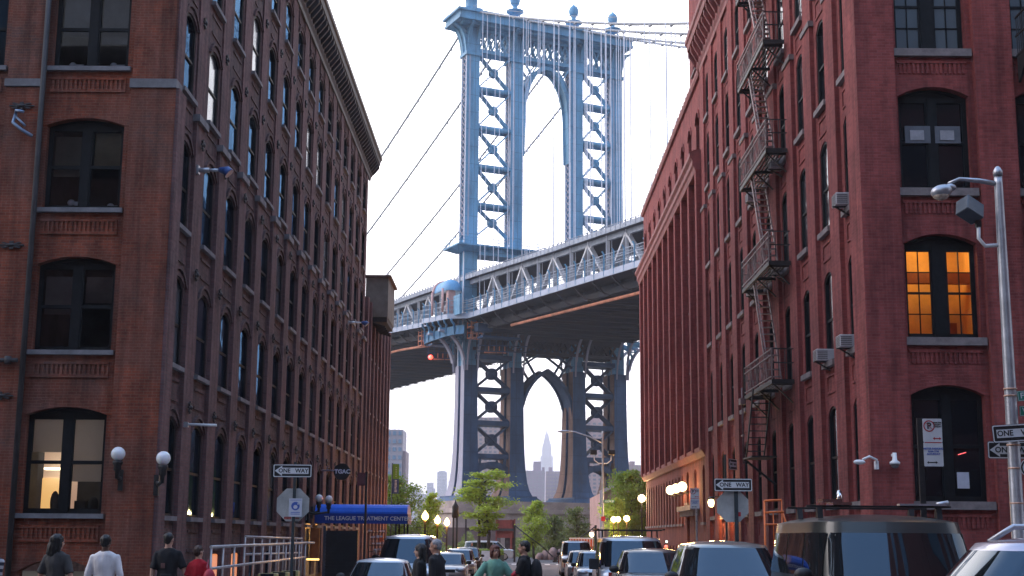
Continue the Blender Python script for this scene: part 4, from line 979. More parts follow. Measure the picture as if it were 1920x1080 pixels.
# walkway with railing, bulging out round the tower leg
def wedge(t):
    if t > 7 or t < -11: return -3.6
    k = min(1, (7-t)/3, (t+11)/3); k = k*k*(3-2*k); return -3.6-2.3*k
def path(t0,t1,st):
    L = []; t = t0
    while t < t1: L.append(t); t += st
    return L+[t1]
mb = MB(); L = path(-125,80,1.39)
for a,b in zip(L[:-1],L[1:]):
    if a < -60 and False: continue
    mb.beam(T(wedge(a),a,deck(a)+.42),T(wedge(b),b,deck(b)+.42),.25,.85)
mb.build('walkway_edge', M['paintpale'], dk)
mb = MB()
for a,b in zip(L[:-1],L[1:]):
    if -12 < a < 8:
        n = len(mb.v); mb.v += [T(wedge(a),a,deck(a)+.6),T(-1,a,deck(a)+.6),T(-1,b,deck(b)+.6),T(wedge(b),b,deck(b)+.6)]; mb.f.append((n,n+1,n+2,n+3)); mb.sm.append(False)
mb.build('walkway_floor', M['underside'], dk)
mb = MB()
for s0 in (0, 1):
    for a,b in zip(L[:-1],L[1:]):
        f = (lambda t: wedge(t)) if s0 == 0 else (lambda t: -1.6)
        for dz in ((1.5,2.3,3.1) if s0 == 0 else (1.6,2.6,3.4)): mb.beam(T(f(a),a,deck(a)+dz),T(f(b),b,deck(b)+dz),.1,.1)
mb.build('walkway_rail', M['fencegrey'], dk)
mb = MB()
for t in path(-60,75,.46): mb.beam(T(wedge(t),t,deck(t)+.8),T(wedge(t),t,deck(t)+3.0),.05,.05)
mb.build('walkway_mesh', M['fencegrey'], dk)
mb = MB()
for t in path(-60,75,2.78): w = wedge(t); mb.beam(T(w-.05,t,deck(t)+.1),T(w-.05,t,deck(t)+3.3),.2,.22); mb.beam(T(w-.05,t,deck(t)+3.2),T(w-.35,t,deck(t)+3.6),.16)
mb.build('rail_post', M['paint'], dk)
# lower ring under the bulge with scroll brackets
mb = MB(); R = path(-11.5,6.5,1.0)
f2 = lambda t: -3.4-2.0*max(0,1-((t+2.2)/9.5)**4)
for a,b in zip(R[:-1],R[1:]): mb.beam(T(f2(a),a,deck(-2)-2.4),T(f2(b),b,deck(-2)-2.4),.3,1.5)
for a,b in zip(R[:-1],R[1:]): n = len(mb.v); mb.v += [T(f2(a),a,deck(-2)-2.3),T(0,a,deck(-2)-2.3),T(0,b,deck(-2)-2.3),T(f2(b),b,deck(-2)-2.3)]; mb.f.append((n,n+1,n+2,n+3)); mb.sm.append(False)
for t in (-10.5,-8.3,-5.8,-3.2,-.6,2.0,4.6):
    w = wedge(t); P = [(w,deck(t)),(w+.1,deck(t)-.5),(w+.5,deck(t)-.9),(f2(t)-.25,deck(-2)-2.2),(f2(t),deck(-2)-3)]
    mb.tube([T(s,t,z) for s,z in P],.2,6)
mb.build('balcony_ring', M['paint'], tower)
# half-dome shelter on the balcony
dc = deck(-3)
# a quarter-sphere hood over a barrel: open towards the walkway on the left
hc = (-4.4, 1.2, dc+4.7); R0 = 1.9
def hp(u, v, rr=R0):   # u along the barrel 0..1, v round the arch 0..pi
    if u <= .45: t = hc[1]-3.2+u/.45*3.2; q = rr
    else: a = (u-.45)/.55*pi/2; t = hc[1]+sin(a)*rr*1.25; q = rr*cos(a)
    return T(hc[0]-q*cos(v)*1.0, t, hc[2]+q*sin(v)*1.15)
NU,NV = 12,14
for rr in (R0,R0-.15):
    for i in range(NU):
        for j in range(NV): mb.quad(hp(i/NU,pi*j/NV,rr),hp((i+1)/NU,pi*j/NV,rr),hp((i+1)/NU,pi*(j+1)/NV,rr),hp(i/NU,pi*(j+1)/NV,rr),True)
dm = mb.build('shelter_dome', M['domeblue'], dk, recalc=False)
mb = MB(); mb.tube([hp(0,pi*j/NV,R0) for j in range(NV+1)], .32, 8); mb.build('shelter_trim', M['pinktrim'], dk)
mb = MB()
for (s,t) in ((-6.6,-1.8),(-6.6,2.9),(-2.4,-1.8)): mb.tube([T(s,t,dc+.8),T(s,t,dc+4.9)],.2,8)
tb(mb,-5.6,-4.3,2.0,3.0,dc+.8,dc+4.7); mb.build('shelter_post', M['pinktrim'], dk)
mb = MB(); tb(mb,-5.3,-4.9,4.6,7.2,deck(0)+.2,deck(0)+3.6); mb.build('gate_panel', M['paint'], dk)
# copper-coloured service pipe, and the hanging work cages
mb = MB(); L = path(17,78,5.55); mb.tube([T(-.2,t,deck(t)-2.1-.008*(t-17)) for t in L],.24,8)
mb.build('service_pipe', M['orangepaint'], dk); L = path(-60,-17,5.55); MB().tube([T(-.2,t,deck(t)-2.9) for t in L],.24,8).build('service_pipe', M['orangepaint'], dk)
def cage(t, s, z, red):
    cg = MB(); k = MB()
    for a in (0,1.6):
        for zz in (0,.9,1.9,2.6): k.beam(T(s,t+a,z+zz),T(s+2.0,t+a,z+zz),.13)
        for ss in (0,1,2): k.beam(T(s+ss,t+a,z),T(s+ss,t+a,z+2.8),.14)
    for ss in (0,2):
        for zz in (0,.9,1.9): k.beam(T(s+ss,t,z+zz),T(s+ss,t+1.6,z+zz),.13)
    o = k.build('work_cage', M['orangepaint'], dk)
    tb(cg, s+.5,s+3.2,t+1.7,t+3.4,z+.9,z+2.3); cg.build('work_cage_tank', M['paintdk'], dk)
    k = MB()
    for i in range(9): k.beam(T(s+1+i*1.1,t+2.5+.4*sin(i*2.1),z-2.6+.5*cos(i)),T(s+1+i*1.1,t+2.5,z+.8),.12)
    for zz in (-2.4,-1.4): k.beam(T(s+.8,t+2.4,z+zz),T(s+10,t+2.8,z+zz+.3),.16)
    tb(k,s+1,s+8,t+1.8,t+4.4,z-.2,z+.1); k.build('work_cage_scaffold', M['paintdk'], dk)
    k = MB(); k.beam(T(s+2.2,t+2.3,z-2.5),T(s+6.2,t+2.3,z-2.3),.28)
    for i in range(4): k.beam(T(s+3+i,t+2.3,z-2.5),T(s+3+i,t+2.3,z-1.2),.18)
    k.build('work_cage_beam', M['orangepaint'], dk)
cage(4.5,-2.6,35.0,False); cage(-18.2,-2.6,36.4,True)
mb = MB(); mb.ball(T(-1.6,-14.5,34.0),.42,12,8); mb.build('warning_light', emis('red_lamp',(1,.03,.01),6), dk)
# --- main cables and their hangers
def cz(t): return 96-.43*t+.0007*t*t if t >= 0 else 96+.335*t+.00036*t*t
for i,s in enumerate((0,8.65,21,29.6)):
    mb = MB(); L = [-170+6*k for k in range(28)]+[-4,0,4]+[10+6*k for k in range(24)]
    mb.tube([T(s,t,cz(t)) for t in L],.19,8)
    L2 = [-170+3*k for k in range(106)]
    cb = mb.build('main_cable', M['cable'], BR)
    bm_ = MB(); t = -166.5
    while t < 140:
        if abs(t) > 3: bm_.beam(T(s,t-.35,cz(t)-.12),T(s,t+.35,cz(t)-.12-.0*t),.34,.32)
        t += 5.55
    bm_.build('cable_band', M['cable'], cb)
    hr = MB()
    for q in (-.35,.35): hr.tube([T(s+q,t,cz(t)+1.0) for t in L],.03,4)
    hr.build('hand_rope', M['cable'], cb)
    k = 0; t = 4.6
    while t < 80:
        for q in (-.45,.45):
            mb = MB(); mb.beam(T(s+q,t,deck(t)+.9),T(s+q,t,cz(t)),.115,.115)
            mb.build('suspender', M['susp'], cb)
        t += 5.55
# ================================================================ FAR SHORE
def far_block(label, x0, x1, y, h, dep, col, wc, nx, nz, z0=2, rough=.8, steps=(), name='apartment_block', cat='building', group=None, fh=None, wk=.55):
    t = thing(name, label, cat, ((x0+x1)/2, y, 0), group=group)
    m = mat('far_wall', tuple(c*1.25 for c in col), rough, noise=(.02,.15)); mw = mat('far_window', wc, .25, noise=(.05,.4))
    mb = MB().box(x0,x1,y,y+dep,-1,h)
    for (a,b,zz) in steps: mb.box(a,b,y+dep*.2,y+dep*.8,h,zz)
    mb.build('wall', m, t)
    if nx:
        cw = (x1-x0)/nx; ch = (h-z0)/nz; n = 0; rest = MB(); me = MB().box(-cw*wk/2,cw*wk/2,-.25,.05,ch*.28,ch*.78).mesh('window', mw)
        cells = [(i,j) for j in range(nz) for i in range(nx)]; cells.sort(key=lambda c: -c[1])
        for (i,j) in cells:
            x = x0+cw*(i+.5); z = z0+ch*j
            if n < 99: put('window', me, t, (x-(x0+x1)/2, 0, z)); n += 1
            else: rest.box(x-cw*wk/2,x+cw*wk/2,y-.25,y+.05,z+ch*.28,z+ch*.78)
        if rest.f: tag(rest.build('window', mw, t), kind='stuff')
    return t
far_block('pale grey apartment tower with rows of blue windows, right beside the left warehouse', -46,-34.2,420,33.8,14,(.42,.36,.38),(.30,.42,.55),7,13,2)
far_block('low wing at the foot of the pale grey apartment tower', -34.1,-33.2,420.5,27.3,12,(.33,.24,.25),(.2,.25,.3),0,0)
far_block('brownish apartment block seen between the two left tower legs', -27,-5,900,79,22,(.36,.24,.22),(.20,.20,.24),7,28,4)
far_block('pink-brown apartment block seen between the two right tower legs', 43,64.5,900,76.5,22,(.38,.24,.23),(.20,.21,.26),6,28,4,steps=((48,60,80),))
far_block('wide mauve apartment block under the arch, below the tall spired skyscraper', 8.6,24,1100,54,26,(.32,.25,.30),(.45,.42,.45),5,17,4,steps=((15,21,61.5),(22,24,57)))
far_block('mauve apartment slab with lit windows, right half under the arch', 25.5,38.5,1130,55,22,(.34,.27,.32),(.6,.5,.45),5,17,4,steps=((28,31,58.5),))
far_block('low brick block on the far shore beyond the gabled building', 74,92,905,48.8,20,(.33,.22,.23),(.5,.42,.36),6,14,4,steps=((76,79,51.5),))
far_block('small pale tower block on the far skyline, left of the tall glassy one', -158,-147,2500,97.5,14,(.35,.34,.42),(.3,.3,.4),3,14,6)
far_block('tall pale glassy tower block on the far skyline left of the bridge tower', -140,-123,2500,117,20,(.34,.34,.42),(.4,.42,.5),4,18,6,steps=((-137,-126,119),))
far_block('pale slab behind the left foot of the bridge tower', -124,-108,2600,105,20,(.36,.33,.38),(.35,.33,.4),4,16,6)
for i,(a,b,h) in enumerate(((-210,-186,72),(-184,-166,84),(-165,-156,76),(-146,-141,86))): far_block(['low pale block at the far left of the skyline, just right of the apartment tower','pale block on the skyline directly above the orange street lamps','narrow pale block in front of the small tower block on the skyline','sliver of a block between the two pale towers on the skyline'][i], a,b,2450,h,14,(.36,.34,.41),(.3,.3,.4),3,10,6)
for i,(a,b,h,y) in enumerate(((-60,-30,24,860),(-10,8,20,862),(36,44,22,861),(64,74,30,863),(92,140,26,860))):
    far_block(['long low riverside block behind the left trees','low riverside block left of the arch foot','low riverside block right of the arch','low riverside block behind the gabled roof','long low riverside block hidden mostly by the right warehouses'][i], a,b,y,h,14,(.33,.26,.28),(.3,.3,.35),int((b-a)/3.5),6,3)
# spired skyscraper
SK = thing('skyscraper', 'hazy stepped skyscraper with a needle spire, framed by the arch of the bridge tower', 'skyscraper', (104,4500,0))
mb = MB(); cxk = 104
for (w,h) in ((62,90),(52,150),(44,215),(40,262),(30,292),(27,303)): mb.box(cxk-w/2,cxk+w/2,4500-w*.5,4500+w*.5,0,h)
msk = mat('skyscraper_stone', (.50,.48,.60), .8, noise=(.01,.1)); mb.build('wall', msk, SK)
mb = MB(); mb.box(cxk-10,cxk+10,4490,4510,303,315); mb.lathe((cxk,4500,0),[(8.5,315),(7.5,328),(6,333),(3.2,338)],12); mb.build('crown', msk, SK)
MB().lathe((cxk,4500,0),[(1.9,338),(1.2,352),(.4,367)],8).build('spire', msk, SK)
mb = MB()
for x in (-12,-8,-4,0,4,8,12): mb.box(cxk+x-.8,cxk+x+.8,4500-20.6,4500-19.9,90,258)
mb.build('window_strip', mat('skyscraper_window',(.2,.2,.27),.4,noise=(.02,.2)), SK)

# ================================================================ END OF THE STREET
GB = thing('gabled_house', 'low pink building with a pale sloping roof edge at the street end', 'building', (14,150,gz(150)))
mb = MB(); mb.prism([(9.5,-1),(24,-1),(24,4.2),(18.5,6.6),(13.8,8.6),(9.5,6.55)], 1, 150, 175); mb.build('wall', mat('pink_stucco',(.42,.24,.21),.85,noise=(.4,.15),bump=.2), GB)
mb = MB(); mb.beam((9.2,149.9,6.5),(13.8,149.9,8.75),.5,.35); mb.beam((13.8,149.9,8.75),(24.2,149.9,4.3),.5,.35); mb.beam((9.45,149.8,-1),(9.45,149.8,6.4),.45,.45); mb.build('roof_edge', mat('pale_trim',(.55,.45,.44),.6,noise=(1,.1)), GB)
for i in range(5):
    f = MB().box(10.3+i*1.1,10.8+i*1.1,149.85,149.98,1.8,4.2).build('window', M['paneR'], GB)
# park wall, gate, hedge, boulders
PW = MB(); PW.box(-40,-1.8,185,185.6,-1.2,2.9); PW.box(1.2,40,185,185.6,-1.2,2.9)
tag(PW.build('park_wall', mat('old_brick_wall',(.19,.12,.11),.9,noise=(.25,.35,(.12,.09,.09)),bump=.3)),'old brown masonry wall running across behind the park trees','wall')
RG = thing('gate', 'tall red steel gate frame with a dark cross bar between the park trees', 'gate', (-.9,150,gz(150)))
M['redgate'] = mat('red_gate', (.30,.055,.04), .6, noise=(1,.3)); M['darkgate'] = mat('dark_gate', (.06,.04,.04), .6, noise=(1,.3))
MB().box(-1.95,.02,150,150.15,2.6,3.5).box(-1.95,.02,150.02,150.13,1.6,2.4).build('gate_panel', M['redgate'], RG)
MB().box(-2.0,-1.85,149.8,150,-.6,3.6).box(-.45,-.2,149.8,150,-.6,3.55).box(-.05,.12,149.8,150,-.6,3.6).build('gate_post', M['redgate'], RG)
MB().box(-5.2,0,149.7,149.82,2.35,2.6).build('gate_bar', M['darkgate'], RG)
MB().box(-1.0,.1,150.2,150.3,-.6,2.6).build('gate_door', M['darkgate'], RG)
MB().box(-5.3,-5.1,149.7,149.9,-.6,3.6).build('gate_post', M['darkgate'], RG)
CH = thing('lifting_barrier', 'thin dark booms sloping down to a weight at the middle of the street end', 'barrier', (3.63,125,gz(125)))
mb = MB(); mb.tube([(.05,125,2.7),(1.3,125,1.75),(2.5,125,.9),(3.5,125,-.05)],.06,6); mb.tube([(7.3,125,2.7),(5.6,125,1.45),(3.8,125,-.02)],.055,6); mb.build('boom', M['iron'], CH)
MB().box(3.45,3.95,124.8,125.2,-.6,-.38).box(3.55,3.85,124.9,125.1,-.4,-.05).build('weight', M['iron'], CH)
MB().box(-.05,.12,124.9,125.1,-.6,2.75).box(7.2,7.4,124.9,125.1,-.6,2.8).build('post', M['iron'], CH)
BO = []
M['rock'] = mat('red_brown_rock', (.20,.12,.11), .9, noise=(1.2,.4,(.36,.24,.22)), bump=.5)
lb = ['rounded red-brown boulder at the left end of the low rock row','flat boulder second in the low rock row','highest boulder in the low rock row','broad boulder behind the barrier weight','low boulder beside the parked cars, right end of the rock row']
for i,(x,w,h) in enumerate(((2.55,.42,.75),(3.15,.5,1.0),(3.9,.55,1.25),(4.7,.6,1.15),(5.5,.55,1.2))):
    mb = MB(); mb.ball((0,0,h*.35),(w,.5,h*.65),12,8)
    mb.v = [(x0+random.uniform(-.06,.06),y0+random.uniform(-.06,.06),z0+random.uniform(-.05,.05)) for x0,y0,z0 in mb.v]
    o = mb.build('boulder', M['rock']); o.location = (x,139+.3*(i%2),gz(139)-.05); tag(o, lb[i], 'boulder', 'boulders at the end of the street')
# orange construction barriers
M['orangebar'] = mat('barrier_orange', (.65,.11,.04), .5, noise=(2,.2))
BA = thing('barrier', 'orange and white plastic barrier with upright bars behind the far parked cars', 'barrier', (4.8,100,gz(100)))
mb = MB().box(3.95,5.7,100,100.15,1.05,1.6); mb.build('panel', M['orangebar'], BA); mb = MB().box(3.95,5.7,99.98,100.17,1.58,1.68)
for i in range(9): mb.box(4.0+i*.2,4.05+i*.2,99.96,100,1.08,1.58)
mb.build('panel', M['white'], BA); MB().box(4.0,4.08,100,100.1,-.5,1.1).box(5.55,5.63,100,100.1,-.5,1.1).build('leg', M['orangebar'], BA)

# ================================================================ TREES
def leafmat(name, c, c2, tr=.35):
    m = bpy.data.materials.new(name); m.use_nodes = True; nt = m.node_tree; N = nt.nodes.new; L = nt.links.new; b = nt.nodes['Principled BSDF']
    b.inputs['Roughness'].default_value = .6; b.inputs['Specular IOR Level'].default_value = .25
    g = N('ShaderNodeNewGeometry'); mp = N('ShaderNodeMapRange'); tc = N('ShaderNodeTexCoord'); nz = N('ShaderNodeTexNoise'); nz.inputs['Scale'].default_value = 1.1
    L(tc.outputs['Object'], nz.inputs['Vector']); mx = N('ShaderNodeMix'); mx.data_type = 'RGBA'; mx.inputs[6].default_value = (*c,1); mx.inputs[7].default_value = (*c2,1)
    rd = N('ShaderNodeMath'); rd.operation = 'MULTIPLY_ADD'; rd.inputs[1].default_value = .6; L(g.outputs['Random Per Island'], rd.inputs[0]); 
    r2 = N('ShaderNodeMath'); r2.operation = 'MULTIPLY'; r2.inputs[1].default_value = .5; L(nz.outputs[0], r2.inputs[0]); L(r2.outputs[0], rd.inputs[2]); L(rd.outputs[0], mx.inputs[0])
    L(mx.outputs[2], b.inputs['Base Color']); tl = N('ShaderNodeBsdfTranslucent'); L(mx.outputs[2], tl.inputs[0])
    ms = N('ShaderNodeMixShader'); ms.inputs[0].default_value = tr; out = nt.nodes['Material Output']; L(b.outputs[0], ms.inputs[1]); L(tl.outputs[0], ms.inputs[2]); L(ms.outputs[0], out.inputs[0]); return m
M['leafA'] = leafmat('leaf_spring_green', (.36,.48,.05), (.52,.58,.10)); M['leafB'] = leafmat('leaf_green', (.14,.25,.04), (.30,.38,.07)); M['leafC'] = leafmat('leaf_olive', (.14,.20,.06), (.26,.28,.09)); M['bark'] = mat('bark', (.06,.045,.035), .9, noise=(3,.3), bump=.4)
def tree(label, x, y, h, cw, z0, m, nleaf, kind='tiers', ls=.26, trunk_h=None, group='trees at the end of the street', stems=1):
    rnd = random.Random(int(x*37+y)); g = gz(y); t = thing('street_tree', label, 'tree', (x,y,g), group=group)
    tk = MB(); th = h*.9; limbs = []
    for s in range(stems):
        ox = (s-(stems-1)/2)*.9; pts = [(ox,0,0),(ox+rnd.uniform(-.1,.1),0,th*.35),(ox*.6+rnd.uniform(-.2,.2),rnd.uniform(-.1,.1),th*.7),(ox*.3,0,th)]
        tk.tube(pts,[.16*h/7,.12*h/7,.07*h/7,.02],8)
    nl = 26 if kind == 'tiers' else 34
    zc = z0
    for i in range(nl):
        k = (i+.5)/nl; z = z0+(h-z0)*k*.96; ang = rnd.uniform(0,2*pi)
        prof = (sin(pi*min(1,.18+.82*(1-k)))**.7 if kind == 'tiers' else sin(pi*(.12+.8*k))**.6)
        R = cw/2*prof*rnd.uniform(.65,1.12); z1 = z+R*rnd.uniform(.0,.35)
        e = (R*cos(ang),R*sin(ang),z1); limbs.append(((0,0,z),e,R)); tk.tube([(0,0,z-.2),(e[0]*.5,e[1]*.5,(z+z1)/2+.08),e],[.05*h/7,.03*h/7,.01],5)
    local('trunk', tk, M['bark'], t)
    lf = MB(); per = nleaf//nl
    for (a,e,R) in limbs:
        cl = [( .35+.65*rnd.random(), ) for _ in range(6)]
        for n in range(per):
            k = rnd.random()**.6; fl = .16 if kind == 'tiers' else .42
            sp = max(.25,R*.42)
            c = Vector(a).lerp(Vector(e), k)+Vector((rnd.gauss(0,sp*.55),rnd.gauss(0,sp*.55),rnd.gauss(0,sp*fl)))
            d = Vector((rnd.gauss(0,1),rnd.gauss(0,1),rnd.gauss(0,.35 if kind == 'tiers' else .9))).normalized(); q = d.cross(Vector((rnd.gauss(0,.5),rnd.gauss(0,.5),1))).normalized(); s = ls*rnd.uniform(.5,1.2)
            lf.quad(c-d*s*.5, c+q*s*.3, c+d*s*.5, c-q*s*.3)
    local('crown', lf, m, t, recalc=False); return t
tree('bright green honey locust with layered branches, centre of the street end', -2.9,130,8.2,4.8,2.2,M['leafA'],9500,'tiers',.30,stems=2)
tree('broad green tree lit orange from below, beyond the blue canopy', -8.7,104,6.6,4.2,.8,M['leafB'],9000,'round',.24)
tree('slim light green tree behind the orange street lamps', -6.5,106,5.4,2.6,.6,M['leafA'],4500,'round',.22)
tree('small light green tree right of the honey locust', 2.0,141,5.9,2.9,1.2,M['leafA'],5200,'round',.26)
tree('low dark green tree behind the rock row', 4.2,146,4.4,3.0,.5,M['leafC'],4200,'round',.26)
tree('thin olive tree left of the far lamp post', 6.2,138,5.2,2.8,.7,M['leafC'],4200,'round',.24)
tree('dense green tree lit orange by street lamps, right of the gabled building', 10.3,121,8.0,4.6,1.8,M['leafB'],12000,'round',.26)
tree('yellow-green tree in front of the pink gabled building', 8.6,118,5.4,2.6,1.6,M['leafA'],4000,'round',.22)
# planting along the park edge: nobody could count it
rnd = random.Random(5); lf = MB()
for i in range(15000):
    x = rnd.uniform(-12,13); y = rnd.uniform(152,166); hh = (1.3+.9*sin(x*.9)+.6*sin(x*2.3+1))*rnd.random(); c = Vector((x,y,gz(y)+max(0,hh)))
    d = Vector((rnd.gauss(0,1),rnd.gauss(0,1),rnd.gauss(0,.9))).normalized(); q = d.cross(Vector((rnd.gauss(0,1),rnd.gauss(0,1),.5))).normalized(); s = rnd.uniform(.12,.34); lf.quad(c-d*s*.5,c+q*s*.35,c+d*s*.5,c-q*s*.35)
tag(lf.build('shrubbery', M['leafC'], recalc=False), 'dense low shrubs filling the park edge behind the barrier', 'shrubs', kind='stuff')
HP = thing('planter', 'clipped green hedge planter with a pale notice board on its front', 'planter', (-2.2,118,gz(118)))
lf = MB(); 
for i in range(3800):
    c = Vector((rnd.uniform(-3.4,-.9),rnd.uniform(118,119),gz(118)+rnd.uniform(.25,1.05)+.12*rnd.random())); d = Vector((rnd.gauss(0,1),rnd.gauss(0,1),rnd.gauss(0,1))).normalized(); q = d.cross(Vector((rnd.gauss(0,1),rnd.gauss(0,1),.5))).normalized(); s = rnd.uniform(.08,.18); lf.quad(c-d*s*.5,c+q*s*.4,c+d*s*.5,c-q*s*.4)
lf.build('hedge', M['leafB'], HP, recalc=False); MB().box(-3.45,-.85,118,119,gz(118),.2).build('box', mat('planter_dark',(.04,.05,.045),.7,noise=(2,.3)), HP)
nb_ = MB().box(-2.75,-1.95,117.88,117.93,gz(118)+.15,gz(118)+1.0).build('notice_board', mat('notice_pale',(.45,.50,.54),.5,noise=(3,.1)), HP)
def post(label, x, y, z0, z1, r=.035, m=None, name='sign_post'):
    t = thing(name, label, 'post', (x,y,z0)); local('pole', MB().box(-r,r,-.02,.02,0,z1-z0), m or M['green_post'], t)
    b = MB()
    for k in range(int((z1-z0)/.3)): b.ball((0,-.022,.15+k*.3),(.012,.004,.012),6,4)
    local('bolt_holes', b, M['black'], t); return t
# ================================================================ FIXTURES ON THE BUILDINGS
FE = thing('fire_escape', 'black and maroon iron fire escape zigzagging down the side of the right warehouse', 'fire escape', (8.8,43.8,2))
FX, FY0, FY1, FZ = 8.15, 43.4, 48.7, (6.66,10.5,14.26,18.0,21.4)
for i,z in enumerate(FZ):
    mb = MB()
    for k in range(6): x = FX+.06+k*.115; mb.box(x,x+.05,FY0+.03,FY1-.03,z-.03,z)
    mb.box(FX,FX+.05,FY0,FY1,z-.12,z+.02); mb.box(FX,8.86,FY0,FY0+.05,z-.12,z+.02); mb.box(FX,8.86,FY1-.05,FY1,z-.12,z+.02)
    for y in (FY0+.3,(FY0+FY1)/2,FY1-.3): mb.beam((FX+.08,y,z-.08),(8.86,y,z-.7),.045); mb.box(FX+.06,8.86,y-.025,y+.025,z-.13,z-.03)
    mb.build('platform', M['iron'], FE)
    mb = MB(); LY = FY1-FY0
    for zz in (1.0,.80,.12): mb.beam((FX+.02,FY0,z+zz),(FX+.02,FY1,z+zz),.036)
    n = 24
    for k in range(n+1): y = FY0+LY*k/n; mb.beam((FX+.02,y,z+.02),(FX+.02,y,z+1.0),.036 if k % 6 == 0 else .015)
    for k in range(0,n,4): mb.beam((FX+.02,FY0+LY*k/n,z+.15),(FX+.02,FY0+LY*(k+2)/n,z+.76),.018); mb.beam((FX+.02,FY0+LY*(k+2)/n,z+.76),(FX+.02,FY0+LY*(k+4)/n,z+.15),.018)
    mb.build('railing', M['ironrust'], FE)
    mb = MB()
    for y in (FY0+.03,FY1-.03):
        for zz in (1.0,.55): mb.beam((FX+.02,y,z+zz),(8.86,y,z+zz),.034)
        for k in range(4): mb.beam((FX+.02+k*.21,y,z),(FX+.02+k*.21,y,z+1.0),.045 if k == 0 else .022)
    mb.build('railing', M['iron'], FE)
    if i:
        a = (46.9,z); b = (44.6,FZ[i-1]); mb = MB()
        for x in (8.25,8.70): mb.beam((x,a[0],a[1]),(x,b[0],b[1]),.04,.12)
        mb.build('stair', M['ironrust'], FE); mb = MB(); n = 15
        for k in range(1,n): mb.box(8.25,8.70,a[0]+(b[0]-a[0])*k/n-.08,a[0]+(b[0]-a[0])*k/n+.08,a[1]+(b[1]-a[1])*k/n-.015,a[1]+(b[1]-a[1])*k/n+.015)
        mb.beam((8.23,a[0],a[1]+.8),(8.23,b[0],b[1]+.8),.028); mb.build('stair_tread', mat('tread_worn_%d' % i, (.20,.14,.14), .5, noise=(5,.4)), FE)
    else:
        a = (46.3,z); b = (48.0,4.45); mb = MB()
        for x in (8.05,8.66): mb.beam((x,a[0],a[1]),(x,b[0],b[1]),.045,.09)
        for k in range(1,10): mb.beam((8.05,a[0]+(b[0]-a[0])*k/10,a[1]+(b[1]-a[1])*k/10),(8.66,a[0]+(b[0]-a[0])*k/10,a[1]+(b[1]-a[1])*k/10),.035,.035)
        mb.box(8.0,8.86,46.6,48.4,4.4,4.45); mb.beam((8.05,48.3,4.4),(8.86,47.0,3.5),.06); mb.build('ladder', M['iron'], FE)
        mb = MB(); mb.tube([(8.12,49.0,7.0),(8.12,49.0,4.3)],.035,6); mb.tube([(8.12,49.2,5.3),(8.12,48.8,5.3)],.04,6); mb.box(8.02,8.22,48.8,49.2,6.4,6.62); mb.build('drop_guide', M['ironrust'], FE)
mb = MB(); mb.tube([(8.45,44,21.4),(8.45,44.8,26.4)],.03,5); mb.tube([(8.8,44,21.4),(8.8,44.8,26.4)],.03,5)
for k in range(14): mb.beam((8.45,44+.055*k,21.6+.34*k),(8.8,44+.055*k,21.6+.34*k),.025)
mb.build('roof_ladder', M['iron'], FE)
M['acwhite'] = mat('ac_casing', (.50,.48,.50), .5, .2, noise=(4,.12)); M['acgrille'] = mat('ac_grille', (.20,.19,.20), .6, .2, noise=(30,.3))
def ac(label, y, z, x=8.8, s=1.0):
    t = thing('air_conditioner', label, 'air conditioner', (x,y,z), group='air conditioners in the side windows')
    local('casing', MB().box(-.28*s,.45,-.34*s,.34*s,0,.45*s), M['acwhite'], t, bev=.012)
    g = MB()
    for k in range(7): g.box(-.295*s,-.28*s,-.30*s,.30*s,.05*s+k*.055*s,.08*s+k*.055*s)
    for k in range(5): g.box(-.26*s,.1,-.352*s,-.341*s,.06*s+k*.07*s,.10*s+k*.07*s)
    local('grille', g, M['acgrille'], t)
    b = MB(); b.beam((-.2,0,0),(.45,0,-.4),.04); b.box(-.25,.45,-.03,.03,-.03,0); local('bracket', b, M['iron'], t)
ac('air conditioner in the second-storey window nearest the corner of the right warehouse', 36.25, 6.7, s=.74)
ac('air conditioner in the second-storey window, one bay left of the corner one', 39.1, 6.7, s=.74)
ac('weathered air conditioner one storey above, in the bay nearest the corner', 36.15, 10.55, s=.74)
ac('air conditioner high beside the left edge of the fire escape, third storey', 50.2, 10.55, s=.74)
ac('air conditioner left of the fire escape, one storey above its neighbour', 49.9, 14.05, s=.74)
ac('air conditioner behind the fourth-storey fire escape rail', 45.2, 14.05, s=.74)
ac('air conditioner behind the third-storey fire escape rail', 45.2, 10.4, s=.74)
ac('air conditioner low behind the lowest fire escape platform', 48.0, 6.65, s=.74)
# iron balconies on the far right of the front
for i,z in enumerate((14.1,9.9)):
    t = thing('balcony', ['upper black iron balcony at the right edge of the red front','lower black iron balcony at the right edge of the red front, above the lamp'][i], 'balcony', (14,33.6,z))
    mb = MB().box(12.95,15.5,33.0,34.0,z-.06,z)
    for x in (13.0,14.2,15.4): mb.prism([(33.05,z-.06),(34.0,z-.06),(34.0,z-.75)],0,x-.03,x+.03)
    mb.build('floor', M['iron'], t); mb = MB()
    for zz in (.5,1.0): mb.beam((12.97,33.02,z+zz),(15.5,33.02,z+zz),.04); mb.beam((12.97,33.02,z+zz),(12.97,34,z+zz),.04)
    for k in range(22): mb.beam((12.97+k*.12,33.02,z),(12.97+k*.12,33.02,z+1.0),.02 if k else .06)
    for k in range(8): mb.beam((12.97,33.02+k*.13,z),(12.97,33.02+k*.13,z+1.0),.02)
    mb.build('railing', M['iron'], t)
